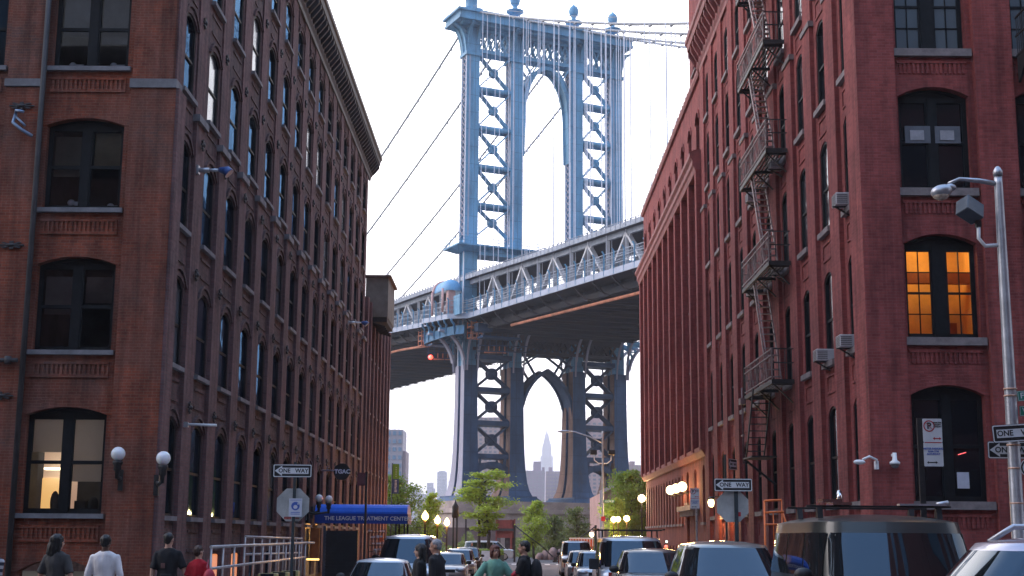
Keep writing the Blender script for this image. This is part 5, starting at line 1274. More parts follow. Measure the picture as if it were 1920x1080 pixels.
# cameras and small fixtures
for i,(x,z) in enumerate(((8.46,3.48),(9.3,3.5))):
    t = thing('security_camera', ['white security camera on a curved arm at the corner of the red warehouse','small white dome security camera on the red front'][i], 'security camera', (x,33.95,z), group='security cameras on the right warehouse')
    mb = MB()
    if i == 0: mb.tube([(.42,0,-.02),(.40,-.15,.12),(.2,-.25,.2),(.02,-.28,.12)],.03,8); mb.box(.38,.46,-.1,.05,-.1,.1); local('arm', mb, M['white'], t); mb = MB(); mb.ball((-.06,-.28,.06),(.15,.07,.06),12,8); local('head', mb, M['white'], t)
    else: mb.lathe((0,-.15,0),[(.13,0),(.13,.05),(.06,.1),(.05,.28)],12); mb.box(-.03,.03,-.15,.05,.2,.26); local('arm', mb, M['white'], t); mb = MB(); mb.ball((0,-.15,-.02),(.1,.1,.08),12,8); local('head', mb, M['acgrille'], t)
def fixture_arm(name, label, y, z, L, m, head=True, hm=None, x0=-8.95):
    t = thing(name, label, 'lamp', (x0,y,z))
    mb = MB().tube([(0,0,0),(L,0,0)],.045,8); mb.tube([(0,0,.0),(L*.45,0,.0)],.07,8); mb.box(-.03,.03,-.1,.1,-.12,.12); local('arm', mb, m, t)
    if head:
        h = MB().tube([(L-.1,0,.02),(L+.12,0,-.02),(L+.2,0,-.1)],[.06,.14,.16],12); local('head', h, hm or M['blue_ink'], t)
M['bluehead'] = mat('lamp_head_blue', (.06,.13,.36), .4, noise=(5,.2))
fixture_arm('wall_lamp', 'galvanised arm lamp with a blue head, high on the side of the left warehouse', 37.3, 11.75, .68, M['steel'], hm=M['bluehead'])
fixture_arm('wall_lamp', 'slim pale arm lamp far along the left warehouse side, level with the bridge deck', 72.5, 12.9, .8, M['steel'], hm=M['bluehead'])
t = thing('light_tube', 'thin pale tube sticking out over the ground-floor windows of the left warehouse', 'lamp', (-8.95,37.3,4.62)); local('tube', MB().tube([(0,0,0),(.85,0,-.02)],.035,8), M['white'], t); local('bracket', MB().box(-.04,.08,-.06,.06,-.08,.06), M['steel'], t)
t = thing('wall_bracket', 'twisted pale blue metal bracket on the orange-red front pier', 'bracket', (-13.0,34.62,12.2)); local('bracket', MB().tube([(-.18,0,.32),(-.1,-.2,.35),(.12,-.25,.3)],.04,6).tube([(-.18,0,.3),(-.2,-.1,.05),(.05,-.12,-.15),(.32,-.05,-.3)],.045,6).tube([(-.12,-.1,.2),(.15,-.15,-.05)],.03,6), mat('pale_blue_metal',(.22,.30,.42),.4,.4,noise=(5,.2)), t)
t = thing('wall_bell', 'small round pale bell on the orange-red front at the left edge', 'bell', (-13.45,34.62,5.15)); local('bell', MB().ball((0,-.05,0),(.13,.06,.13),12,8), M['stone'], t)
t = thing('downspout', 'dark pipe stub crossing the front pier at the left edge', 'pipe', (-13.1,34.6,6.0)); local('pipe', MB().tube([(-.5,0,0),(.45,0,0)],.05,8).tube([(.2,0,-.1),(.2,0,.1)],.09,8), M['cornice'], t)
# globe lamps on the left warehouse
M['globe'] = mat('opal_globe', (.80,.80,.82), .25, noise=(2,.03)); M['globe'].node_tree.nodes['Principled BSDF'].inputs['Subsurface Weight'].default_value = .3
def globe_lamp(label, x, y, z, r, side, on=False, arm=None, group='globe lamps on the left warehouse'):
    t = thing('globe_lamp', label, 'lamp', (x,y,z), group=group)
    g = MB().ball((0,0,0),r,24,16); local('globe', g, M['globe'], t)
    a = MB().lathe((0,0,-r-.14),[(.05,-.3),(.06,-.12),(.10,-.08),(.09,.02),(.13,.08),(.12,.15)],12)
    if side: a.tube([(0,0,-r-.38),(side[0]*.6,side[1]*.6,-r-.46),(side[0],side[1],-r-.38)],.045,8); a.box(side[0]-.06,side[0]+.06,side[1]-.06,side[1]+.06,-r-.72,-r-.2)
    else: a.lathe((0,0,-r-.4),[(.035,-3.2),(.05,-2.6),(.035,0)],8)
    local('bracket', a, M['iron'], t)
globe_lamp('white globe lamp on the orange-red front, left one of the corner pair', -9.88,34.35,3.64,.175,(0,.38))
globe_lamp('white globe lamp on the side wall, right one of the corner pair', -8.66,34.0,3.52,.175,(-.32,.72))
globe_lamp('white globe lamp above the left end of the blue canopy, left one of the two', -8.62,61.2,3.3,.17,(-.3,0))
globe_lamp('white globe lamp above the blue canopy, right one of the two', -8.0,59.8,3.22,.165,(-1.0,0))
post('slim black post with a maroon sign back, standing in front of the blue canopy', -4.87,45.5,gz(45.5),3.75,.035,M['iron'])
t = thing('small_sign', 'small maroon sign on the slim black post above the blue canopy', 'sign', (-5.03,45.45,3.5)); local('plate', MB().box(-.14,.13,-.01,.01,-.2,.22), mat('sign_maroon',(.11,.025,.03),.6,noise=(5,.3)), t)
# round blade sign
t = thing('blade_sign', 'round black blade sign with white letters on a steel arm, over the sidewalk', 'sign', (-8.06,64.5,4.62))
local('disc', MB().prism([(.385*cos(2*pi*i/32),.385*sin(2*pi*i/32)) for i in range(32)],1,-.03,.03), M['black'], t)
local('arm', MB().tube([(-.95,0,.05),(.15,0,.05)],.035,8), M['steel'], t)
o = put('lettering', text_mesh('TGAC', .27, M['white'], .008), t, (0.02,-.036,-.0), (pi/2,0,0))
# blue canopy
AW = thing('canopy', 'blue entrance canopy reading THE LEAGUE TREATMENT CENTER over the left sidewalk', 'canopy', (-6.85,62,gz(62)))
M['awning'] = mat('canopy_blue', (.008,.15,.80), .55, noise=(2,.12)); M['awningdk'] = mat('canopy_valance', (.006,.05,.34), .6, noise=(2,.12))
x0,x1 = -8.9,-4.78
mb = MB(); prof = [(62,2.62),(62,2.74),(62.12,2.92),(62.35,3.02),(62.8,3.08),(63.3,3.08),(63.75,3.02),(63.98,2.92),(64.1,2.76),(64.1,2.62)]
mb.prism(prof, 0, x0, x1); mb.build('roof_cloth', M['awning'], AW)
mb = MB(); mb.box(x0,x1+.03,61.97,62.0,2.22,2.66); mb.box(x1,x1+.03,61.97,64.12,2.22,2.66)
for i in range(14): mb.box(x0+i*(x1-x0)/14+.02,x0+(i+1)*(x1-x0)/14-.02,61.965,61.97,2.22,2.3)
mb.build('valance', M['awningdk'], AW)
put('lettering', text_mesh('THE LEAGUE TREATMENT CENTER', .245, M['white'], .004), AW, (-6.55+6.85,61.955-62,2.44-gz(62)), (pi/2,0,0))
mb = MB(); 
for y in (62.1,64.0):
    for x in (x1-.12,x1-.5): mb.tube([(x,y,gz(62)),(x,y,2.7)],.035,8)
    mb.beam((x0,y,2.5),(x1,y,2.5),.04)
mb.build('post', M['iron'], AW)
# dark doorway screen and potted things below the canopy
t = thing('doorway_screen', 'tall dark ribbed screen standing below the blue canopy', 'screen', (-7.6,61.4,gz(61)))
mb = MB().box(-8.3,-6.9,61.5,61.6,gz(61),1.9)
for i in range(14): mb.box(-8.3,-6.9,61.45,61.5,gz(61)+.1+i*.15,gz(61)+.17+i*.15)
mb.build('panel', mat('screen_dark',(.012,.017,.025),.5,noise=(3,.3)), t); MB().box(-8.42,-8.3,61.45,61.6,gz(61),2.1).build('frame', mat('screen_frame',(.04,.055,.09),.5,noise=(3,.2)), t)
t = thing('magazine_rack', 'cluttered wire rack of small white and orange items under the canopy', 'rack', (-6.0,61,gz(61)))
mb = MB()
for x in (-6.35,-5.65): mb.tube([(x,61,gz(61)),(x,61,2.0)],.025,6)
for k in range(7): mb.beam((-6.35,61,.2+k*.27),(-5.65,61,.2+k*.27),.03)
mb.build('rack', M['iron'], t); mb = MB(); rnd = random.Random(3)
for k in range(30): x = rnd.uniform(-6.4,-5.6); z = .25+rnd.randrange(7)*.27; mb.box(x,x+.11,60.94,60.98,z,z+.05+rnd.random()*.06)
mb.build('items', M['poster'], t); MB().box(-5.9,-5.72,60.92,60.97,1.45,1.62).build('items', M['orangebar'], t)
t = thing('lit_doorway', 'narrow doorway with an orange door and a yellow lit step, left of the screen', 'doorway', (-8.8,60,gz(60)))
MB().box(-8.98,-8.6,61.6,61.7,.6,2.0).build('door', mat('orange_wood',(.30,.09,.02),.6,noise=(3,.3)), t); MB().box(-9.0,-8.45,60.6,60.65,.62,.7).build('lit_step', emis('step_glow',(1,.6,.15),1.6), t)
# ramp with railings
RA = thing('ramp_railing', 'two-rail steel ramp railing along the side of the left warehouse, reflecting orange light', 'railing', (-7.95,44,gz(44)))
mb = MB(); X = -7.95
mb.tube([(X,36.6,1.36),(X,53.2,1.40)],.042,8); mb.tube([(X,36.6,.80),(X,53.2,.87)],.038,8)
mb.tube([(X,53.2,1.40),(X+.15,54.4,1.40),(X-.9,54.6,1.4)],.04,8); mb.build('rail', M['railsteel'], RA)
mb = MB()
for i in range(12): y = 36.65+i*1.5; mb.tube([(X,y,gz(y)),(X,y,1.38)],.035,8)
mb.build('post', M['railsteel'], RA)
RA2 = thing('ramp_railing', 'second steel railing standing against the wall behind the ramp railing', 'railing', (-8.65,50,gz(50)))
mb = MB(); X = -8.68; mb.tube([(X,45.0,1.62),(X,57.0,1.55)],.04,8); mb.tube([(X,45.0,1.06),(X,57.0,.98)],.036,8); mb.build('rail', M['railsteel'], RA2)
mb = MB()
for i in range(9): y = 45.0+i*1.5; mb.tube([(X,y,gz(y)),(X,y,1.6)],.03,8)
mb.build('post', M['railsteel'], RA2)
tag(MB().box(-9.0,-7.8,36.5,56,-.6,-.05).build('ramp', M['concrete']), 'concrete ramp along the side of the left warehouse', 'ramp')
NB = []
for i,y in enumerate((42.2,44.3,46.4)):
    t = thing('newspaper_box', ['pale yellow box behind the railing, nearest the corner','pale yellow box behind the railing, middle of three','pale yellow box behind the railing, farthest of three'][i], 'box', (-7.4,y,gz(y)), group='pale yellow boxes by the ramp')
    local('body', MB().box(-.28,.28,-.2,.2,0,.85), mat('box_yellow_%d'%i,(.55,.47,.20),.5,noise=(3,.2)), t, bev=.02); local('window', MB().box(-.2,.2,-.215,-.2,.45,.85), M['paneR'], t)

# ================================================================ SIGNS AND POSTS
def plate_outline(w, h, r=.03, n=3):
    P = []
    for (cx,cy,a0) in ((w/2-r,h/2-r,0),(-w/2+r,h/2-r,pi/2),(-w/2+r,-h/2+r,pi),(w/2-r,-h/2+r,1.5*pi)):
        for i in range(n+1): a = a0+pi/2*i/n; P.append((cx+r*cos(a),cy+r*sin(a)))
    return P
def one_way(label, x, y, z, ry=0, left=True, rz=0, w=.914, h=.305, parent_off=0, name='one_way_sign', tilt=0):
    "faces -Y when rz = 0"
    t = thing(name, label, 'sign', (x,y,z), rz); t.rotation_euler = (0, tilt, rz)
    local('plate', MB().prism(plate_outline(w,h),1,-.004,.004), M['black'], t)
    b = MB(); o = plate_outline(w-.012,h-.012); i_ = plate_outline(w-.05,h-.05,.02)
    for k in range(len(o)): j = (k+1)%len(o); b.quad((o[k][0],-.0055,o[k][1]),(o[j][0],-.0055,o[j][1]),(i_[j][0],-.0055,i_[j][1]),(i_[k][0],-.0055,i_[k][1]))
    local('border', b, M['sgwhite'], t, recalc=False)
    s = -1 if left else 1; hw = w*.46; ah = h*.40; sh = h*.235; tip = s*hw
    pts = [(tip,0),(tip-s*w*.19,ah),(tip-s*w*.19,sh),(-s*w*.42,sh),(-s*w*.42,-sh),(tip-s*w*.19,-sh),(tip-s*w*.19,-ah)]
    local('arrow', MB().prism(pts,1,-.008,-.004), M['sgwhite'], t)
    k = w/.914; e = .025*k if left else -.03*k
    put('lettering', text_mesh('ONE', .135*k, M['black'], .003), t, ((-.215+e)*k if left else (-.235)*k,-.0095,0), (pi/2,0,0))
    put('lettering', text_mesh('WAY', .135*k, M['black'], .003), t, ((.22)*k if left else .20*k,-.0095,0), (pi/2,0,0))
    return t
M['sgwhite'] = mat('sign_white', (.70,.70,.70), .5, noise=(3,.07))
def stop_back(label, x, y, z, w=.76):
    t = thing('stop_sign', label, 'sign', (x,y,z)); R = w/2/cos(pi/8)
    P = [(R*cos(pi/8+i*pi/4),R*sin(pi/8+i*pi/4)) for i in range(8)]
    local('plate', MB().prism(P,1,-.004,.004), M['signgrey'], t)
    P2 = [(px*.98,pz*.98) for px,pz in P]; local('face', MB().prism(P2,1,.0045,.008), M['red'], t); 
    put('lettering', text_mesh('STOP', .3, M['sgwhite'], .004), t, (0,.0095,0), (pi/2,0,pi)); return t
post('dark green post carrying the stop sign on the left corner', -5.24,33.0,0,3.4,.035)
one_way('white on black ONE WAY sign pointing left, above the stop sign on the left corner', -5.3,32.97,3.19,left=True,rz=radians(1),tilt=0)
sb = stop_back('back of the stop sign on the left corner, with a paper poster stuck on it', -5.27,33.03,2.39,.77)
pp = thing('poster', 'paper poster with a blue round emblem stuck on the back of the left stop sign', 'poster', (-5.2,32.975,2.33))
local('sheet', MB().box(-.155,.155,-.003,.003,-.22,.21), M['poster'], pp)
e = MB(); e.prism([(.1*cos(i*pi/12),.1*sin(i*pi/12)+.03) for i in range(24)],1,-.006,-.003); local('emblem', e, M['blue_ink'], pp)
e = MB(); e.prism([(.05*cos(i*pi/12),.045*sin(i*pi/12)+.01) for i in range(24)],1,-.009,-.006); e.prism([(.018*cos(i*pi/6)+.06,.018*sin(i*pi/6)+.08) for i in range(12)],1,-.009,-.006); local('emblem_centre', e, M['poster'], pp)
e = MB(); [e.box(-.11,.11,-.005,-.003,-.11-k*.04,-.125-k*.04) for k in range(2)]; e.box(-.13,.13,-.005,-.003,.165,.175); local('print', e, M['blue_ink'], pp)
e = MB(); e.box(-.20,-.03,-.012,-.008,-.34,-.28); e.box(.05,.16,-.012,-.008,-.33,-.30); e.v = [(x,y,z) for x,y,z in e.v]; local('sticker', e, mat('sticker_red',(.42,.10,.09),.6,noise=(20,.4)), sb)
post('dark green post carrying the stop sign on the right corner', 5.35,33.5,0,2.9,.045)
one_way('black ONE WAY sign pointing left above the plain stop sign back, right corner', 5.28,33.45,2.955,left=True)
sb = stop_back('back of the plain stop sign on the right corner, with a small red sticker', 5.27,33.53,2.45,.76)
local('sticker', MB().box(.10,.19,-.01,-.005,-.24,-.14), M['red'], sb)
t = post('thin post carrying the small far ONE WAY sign, seen above the right corner signs', 6.4,42,0,4.2,.03); 
one_way('small ONE WAY sign turned away, just above the right corner ONE WAY sign', 6.62,41.95,3.9,left=True,rz=radians(58),w=.62,h=.33)
def parking_sign(label, x, y, z, w=.305, h=.86, rz=0, post_at=None, lines=('8AM-7PM','MON-FRI')):
    t = thing('parking_sign', label, 'sign', (x,y,z), rz)
    local('plate', MB().prism(plate_outline(w,h*.5,.015),1,-.004,.004).prism([(a,b+h*.5) for a,b in plate_outline(w,h*.49,.015)],1,-.004,.004), M['sgwhite'], t)
    e = MB(); R = w*.30; c = (-w*.17,h*.5+h*.09); n = 28
    for k in range(n):
        a,b = 2*pi*k/n,2*pi*(k+1)/n; e.quad((c[0]+R*cos(a),-.006,c[1]+R*sin(a)),(c[0]+R*cos(b),-.006,c[1]+R*sin(b)),(c[0]+R*.8*cos(b),-.006,c[1]+R*.8*sin(b)),(c[0]+R*.8*cos(a),-.006,c[1]+R*.8*sin(a)))
    e.beam((c[0]-R*.62,-.008,c[1]+R*.62),(c[0]+R*.62,-.008,c[1]-R*.62),.004,R*.18,up=(0,1,0)); e.box(-w*.44,w*.44,-.006,-.004,h*.25-.01,h*.25+.002)
    ya = h*.5-h*.17; e.box(w*.08,w*.36,-.006,-.004,ya-.008,ya+.008); e.prism([(w*.44,ya),(w*.34,ya+.025),(w*.34,ya-.025)],1,-.006,-.004); e.prism([(w*.0,ya),(w*.10,ya+.025),(w*.10,ya-.025)],1,-.006,-.004)
    local('red_print', e, M['red'], t, recalc=False)
    put('lettering', text_mesh('P', R*1.5, M['black'], .004), t, (c[0],-.0065,c[1]), (pi/2,0,0))
    put('lettering', text_mesh('8AM-7PM\nEXCEPT\nSUNDAY', h*.042, M['black'], .001), t, (w*.26,-.0065,h*.5+h*.12), (pi/2,0,0))
    put('lettering', text_mesh('METER PARKING\n8AM-7PM\nSATURDAY', h*.055, M['blue_ink'], .001), t, (0,-.0065,h*.06), (pi/2,0,0))
    e = MB(); ya = -h*.17; e.box(-w*.25,w*.12,-.006,-.004,ya-.008,ya+.008); e.prism([(w*.2,ya),(w*.1,ya+.022),(w*.1,ya-.022)],1,-.006,-.004); e.prism([(-w*.36,ya),(-w*.26,ya+.022),(-w*.26,ya-.022)],1,-.006,-.004); local('arrow', e, M['black'], t)
    return t
parking_sign('red, white and blue parking sign on a black post before the dark ground-floor window', 6.66,21.95,3.02,h=.76)
post('black post holding the near parking sign at the right', 6.475,22,0,3.6,.045,M['iron'])
parking_sign('small parking sign beside the lit wall lamps, further down the right sidewalk', 5.97,45.95,2.82,h=.66)
post('thin grey post of the small parking sign down the right sidewalk', 6.02,46,gz(46),3.35,.03,M['steel'])
# near street light on the right corner
SL_ = thing('street_lamp', 'tall grey street lamp with a rounded head and one floodlight box, right edge', 'street lamp', (8.68,24,0))
local('pole', MB().lathe((0,0,0),[(.18,0),(.18,.5),(.125,.7),(.105,4),(.075,8.0),(.07,8.15)],12), M['steel'], SL_)
local('cap', MB().lathe((0,0,8.15),[(.085,0),(.085,.08),(.05,.15),(.02,.18)],12), M['steel'], SL_)
local('arm', MB().tube([(0,0,8.0),(-.35,0,8.06),(-.7,0,8.09),(-.9,0,8.0)],[.05,.045,.035,.03],8), M['steel'], SL_)
hd = MB().ball((-1.03,0,7.86),(.20,.15,.12),18,12,Matrix.Rotation(radians(-14),3,'Y')); hd.ball((-.88,0,7.93),(.12,.09,.07),12,8); local('lamp_head', hd, M['steel'], SL_)
local('lens', MB().ball((-1.05,0,7.79),(.15,.12,.10),16,10), mat('lamp_lens',(.55,.45,.36),.15,noise=(9,.4)), SL_)
local('flood_arm', MB().tube([(0,0,6.88),(-.3,0,6.86),(-.41,0,7.0),(-.40,0,7.2)],.035,8), M['white'], SL_)
fb_ = MB().box(-.2,.2,-.15,.15,-.16,.16); fb_.xf(Matrix.Translation((-.54,0,7.52)) @ Matrix.Rotation(radians(14),4,'Y') @ Matrix.Rotation(radians(-25),4,'X') @ Matrix.Rotation(radians(25),4,'Z'))
local('floodlight', fb_, mat('floodlight_slate',(.075,.09,.11),.45,noise=(4,.2)), SL_, bev=.015); local('flood_knuckle', MB().box(-.45,-.36,-.04,.04,7.2,7.32), M['iron'], SL_)
_br = mat('sticker_residue',(.55,.32,.22),.5,noise=(8,.4))
for z in (4.28,4.16,3.3,2.9,2.3): local('band', MB().lathe((0,0,z),[(.118,0),(.118,.03)],12), _br, SL_)
one_way('large ONE WAY sign pointing right on the street lamp at the right edge', 8.72,23.84,3.52,left=False,rz=radians(2),tilt=radians(-4))
one_way('ONE WAY sign pointing left behind the pole, below the right-pointing one', 8.74,24.16,3.24,left=True,rz=radians(2),w=.93,h=.30)
def street_name(label, x, y, z, st, rz=0, w=.95, tilt=0):
    t = thing('street_name_sign', label, 'sign', (x,y,z)); t.rotation_euler = (0,tilt,rz)
    local('plate', MB().box(0,w,-.004,.004,-.09,.09), M['signgreen'], t)
    e = MB(); b = .006
    for q in ((.012,w-.012,.074,.08),(.012,w-.012,-.08,-.074),(.012,.018,-.08,.08),(w-.018,w-.012,-.08,.08)): e.box(q[0],q[1],-.0055,-.004,q[2],q[3])
    local('border', e, M['sgwhite'], t); put('lettering', text_mesh(st, .14, M['sgwhite'], .002, align='LEFT'), t, (.05,-.0055,0), (pi/2,0,0)); return t
street_name('upper green street name sign on the street lamp at the right edge', 8.76,23.9,4.16,'FRONT ST',rz=radians(3),tilt=radians(-5))
street_name('lower green street name sign on the street lamp at the right edge', 8.82,24.0,3.91,'WASHINGTON ST',rz=radians(-28),w=1.1)
t = thing('no_parking_sign', 'round no parking sign low on the pole at the right edge', 'sign', (8.9,23.9,2.92)); n = 28
local('plate', MB().prism([(.16*cos(2*pi*i/n),.16*sin(2*pi*i/n)) for i in range(n)],1,-.004,.004), M['sgwhite'], t)
e = MB()
for k in range(n):
    a,b = 2*pi*k/n,2*pi*(k+1)/n; e.quad((.15*cos(a),-.006,.15*sin(a)),(.15*cos(b),-.006,.15*sin(b)),(.12*cos(b),-.006,.12*sin(b)),(.12*cos(a),-.006,.12*sin(a)))
local('ring', e, M['black'], t, recalc=False); put('lettering', text_mesh('P', .2, M['red'], .006), t, (0,-.0065,0), (pi/2,0,0))
# far street lamp
FL = thing('street_lamp', 'slim grey street lamp with a long arm and two floodlights before the tower', 'street lamp', (6.25,98,gz(98)))
g = gz(98); local('pole', MB().lathe((0,0,0),[(.14,0),(.14,.6),(.10,.8),(.06,9.0-g),(.06,9.15-g)],10), M['steel'], FL)
local('arm', MB().tube([(0,0,8.3-g),(-.9,0,8.75-g),(-2.0,0,9.1-g),(-2.3,0,9.13-g)],[.05,.05,.04,.04],8), M['steel'], FL)
local('lamp_head', MB().ball((-2.75,0,9.12-g),(.5,.15,.09),14,8), M['steel'], FL)
local('flood_arm', MB().tube([(-.62,0,7.5-g),(-.6,0,7.1-g),(-.3,0,6.88-g),(.3,0,6.88-g),(.58,0,7.1-g),(.6,0,7.5-g)],.035,8), M['white'], FL)
for x in (-.66,.62): local('floodlight', MB().box(x-.24,x+.24,-.2,.2,7.48-g,7.82-g), M['black'], FL, bev=.02)
street_name('tiny green street name sign on the far street lamp', 6.3,97.9,4.22,'WATER ST',w=.75)
t = thing('red_sign', 'small red sign low on the far street lamp', 'sign', (6.25,97.85,3.0)); local('plate', MB().box(-.14,.14,-.01,.01,-.16,.16), M['red'], t)
# banner
BN = thing('banner', 'tall green and navy banner beside the end of the left warehouse', 'banner', (-8.6,100,gz(100)))
MB().box(-8.82,-8.36,100,100.03,5.75,6.83).build('cloth', mat('banner_green',(.12,.27,.03),.7,noise=(3,.12)), BN)
MB().box(-8.82,-8.36,100,100.03,4.7,5.75).build('cloth', mat('banner_navy',(.02,.05,.16),.7,noise=(3,.12)), BN, label='navy lower half')
e = MB(); rnd = random.Random(2)
for k in range(9): e.box(-8.66,-8.54+rnd.random()*.05,99.985,100,4.82+k*.1,4.87+k*.1)
for k in range(6): e.box(-8.6,-8.55,99.985,100,5.9+k*.13,5.95+k*.13)
e.build('print', M['poster'], BN); MB().tube([(-8.86,100,gz(100)),(-8.86,100,6.9)],.04,6).build('pole', M['iron'], BN)
# lit post lamps
M['sodium'] = emis('sodium_globe', (1.0,.62,.20), 5.0); M['sodium2'] = emis('warm_globe', (1.0,.72,.36), 4.0); M['orangeled'] = emis('spark', (1,.3,.05), 3)
def plight(parent, x, y, z, e_, c=(1,.5,.14), r=.2):
    d = bpy.data.lights.new('glow', 'POINT'); d.energy = e_*4; d.color = c; d.shadow_soft_size = r
    o = bpy.data.objects.new('glow', d); COL.objects.link(o); o.parent = parent; o.location = (x,y,z)
def post_lamp(label, x, y, z, r=.2, e=60, acorn=True, m=None, c=(1,.45,.10), group='lit lamps along the left pavement'):
    g = gz(y); t = thing('post_lamp', label, 'lamp', (x,y,g), group=group); h = z-g
    local('post', MB().lathe((0,0,0),[(.13,0),(.12,.4),(.06,.6),(.045,h-.35),(.09,h-.3),(.10,h-r)],10), M['iron'], t)
    e = e*2.2
    if acorn: local('globe', MB().lathe((0,0,h-r*1.1),[(.5*r,0),(1.0*r,.7*r),(1.08*r,1.1*r),(.8*r,1.9*r),(.3*r,2.5*r),(.08*r,2.9*r)],16), m or M['sodium'], t)
    else: local('globe', MB().ball((0,0,h),r,18,12), m or M['sodium2'], t)
    plight(t, 0, -.35, h, e, c); return t
post_lamp('lit orange acorn lamp nearest the street crossing, highest of the three in a row', -4.55,71,2.68,.17,14)
post_lamp('lit orange acorn lamp, middle of the three in a row', -4.58,83,2.62,.18,28)
post_lamp('lit orange acorn lamp, farthest of the three in a row', -4.6,95,2.62,.19,90)
post_lamp('lit white globe lamp on a dark post at the far corner of the right warehouse', 8.85,96.5,4.4,.27,60,False,c=(1,.7,.35),group='lit lamps on the right')
post_lamp('lit orange globe in front of the gabled building, left of the cluster', 7.85,110,3.12,.23,90,False,M['sodium'],group='lit lamps on the right')
post_lamp('lit orange globe second in the cluster before the gabled building', 8.25,110.6,3.15,.22,60,False,M['sodium'],group='lit lamps on the right')
post_lamp('lit orange globe third in the cluster before the gabled building', 8.85,109.5,3.2,.24,90,False,M['sodium'],group='lit lamps on the right')
post_lamp('small lit white globe beside the right barrier post', 6.55,118,1.95,.2,25,False,c=(1,.8,.5),group='lit lamps on the right')
# wall lamps
def wall_lamp(label, y, z, r, e, m, x=8.35, sconce=False):
    t = thing('wall_lamp', label, 'lamp', (x,y,z), group='lit lamps on the right warehouses')
    if sconce: local('globe', MB().lathe((0,0,-.16),[(.05,0),(.11,.05),(.14,.18),(.12,.3),(.05,.34)],12), m, t); local('hood', MB().lathe((0,0,.17),[(.2,0),(.1,.08),(.03,.12)],12), M['iron'], t)
    else: local('globe', MB().ball((0,0,0),r,16,10), m, t)
    local('bracket', MB().tube([(0,0,-r if not sconce else .25),(.25,0,-r-.1 if not sconce else .3),(9.0-x,0,-r+.1 if not sconce else .15)],.03,6), M['iron'], t)
    plight(t, -.1, -.25, -.1, e*.55, (1,.6,.22), r)
wall_lamp('lit globe wall lamp over the double door, farthest of three', 74.2,4.22,.24,45,M['sodium2'])
wall_lamp('lit globe wall lamp over the double door, middle of three', 71.7,4.22,.24,45,M['sodium2'])
wall_lamp('lit globe wall lamp over the double door, nearest of three', 69.0,4.22,.24,45,M['sodium2'])
wall_lamp('lit yellow lantern on the ribbed wall behind the right stop sign, left one', 60.0,3.18,.15,55,M['sodium2'],8.5,True)
wall_lamp('lit yellow lantern on the ribbed wall behind the right stop sign, right one', 57.3,3.2,.15,40,M['sodium2'],8.6,True)
# dark ornate column by the locust
t = thing('ornate_post', 'dark ornate twin column with a pointed lantern top, left of the honey locust', 'post', (-4.25,100,gz(100)))
local('columns', MB().tube([(-.13,0,0),(-.13,0,3.6)],.07,8).tube([(.13,0,0),(.13,0,3.6)],.07,8), M['iron'], t)
local('lantern', MB().lathe((0,0,3.45),[(.2,0),(.26,.1),(.22,.5),(.24,.8),(.12,1.0),(.05,1.15),(.02,1.3)],8), M['iron'], t)
t = thing('traffic_light', 'tiny red and white signal light in front of the brown double door', 'signal', (6.0,55,gz(55))); g = gz(55)
local('post', MB().tube([(0,0,0),(0,0,1.6-g)],.04,6), M['iron'], t); local('lens', MB().ball((-.02,-.06,1.35-g),.07,8,6), emis('red_lens',(1,.08,.03),2.5), t); local('lens', MB().ball((0,-.06,1.55-g),.045,8,6), emis('white_lens',(.8,1,.95),2.0), t)
# orange ladder and thin mast beside the parked cars
t = thing('ladder_frame', 'small orange ladder frame standing behind the dark car roof, right pavement', 'ladder', (4.95,27.5,0))
local('frame', MB().tube([(0,0,0),(0,0,2.42)],.02,6).tube([(.34,0,0),(.34,0,2.44)],.015,6).tube([(.36,0,2.18),(.47,0,1.8)],.022,6).tube([(.17,0,1.5),(.17,0,2.2)],.012,6).tube([(0,0,2.42),(.34,0,2.44)],.024,6).tube([(0,0,2.19),(.38,0,2.21)],.024,6).tube([(0,0,1.96),(.34,0,1.96)],.022,6), mat('safety_orange',(.75,.16,.03),.45,noise=(4,.15)), t)
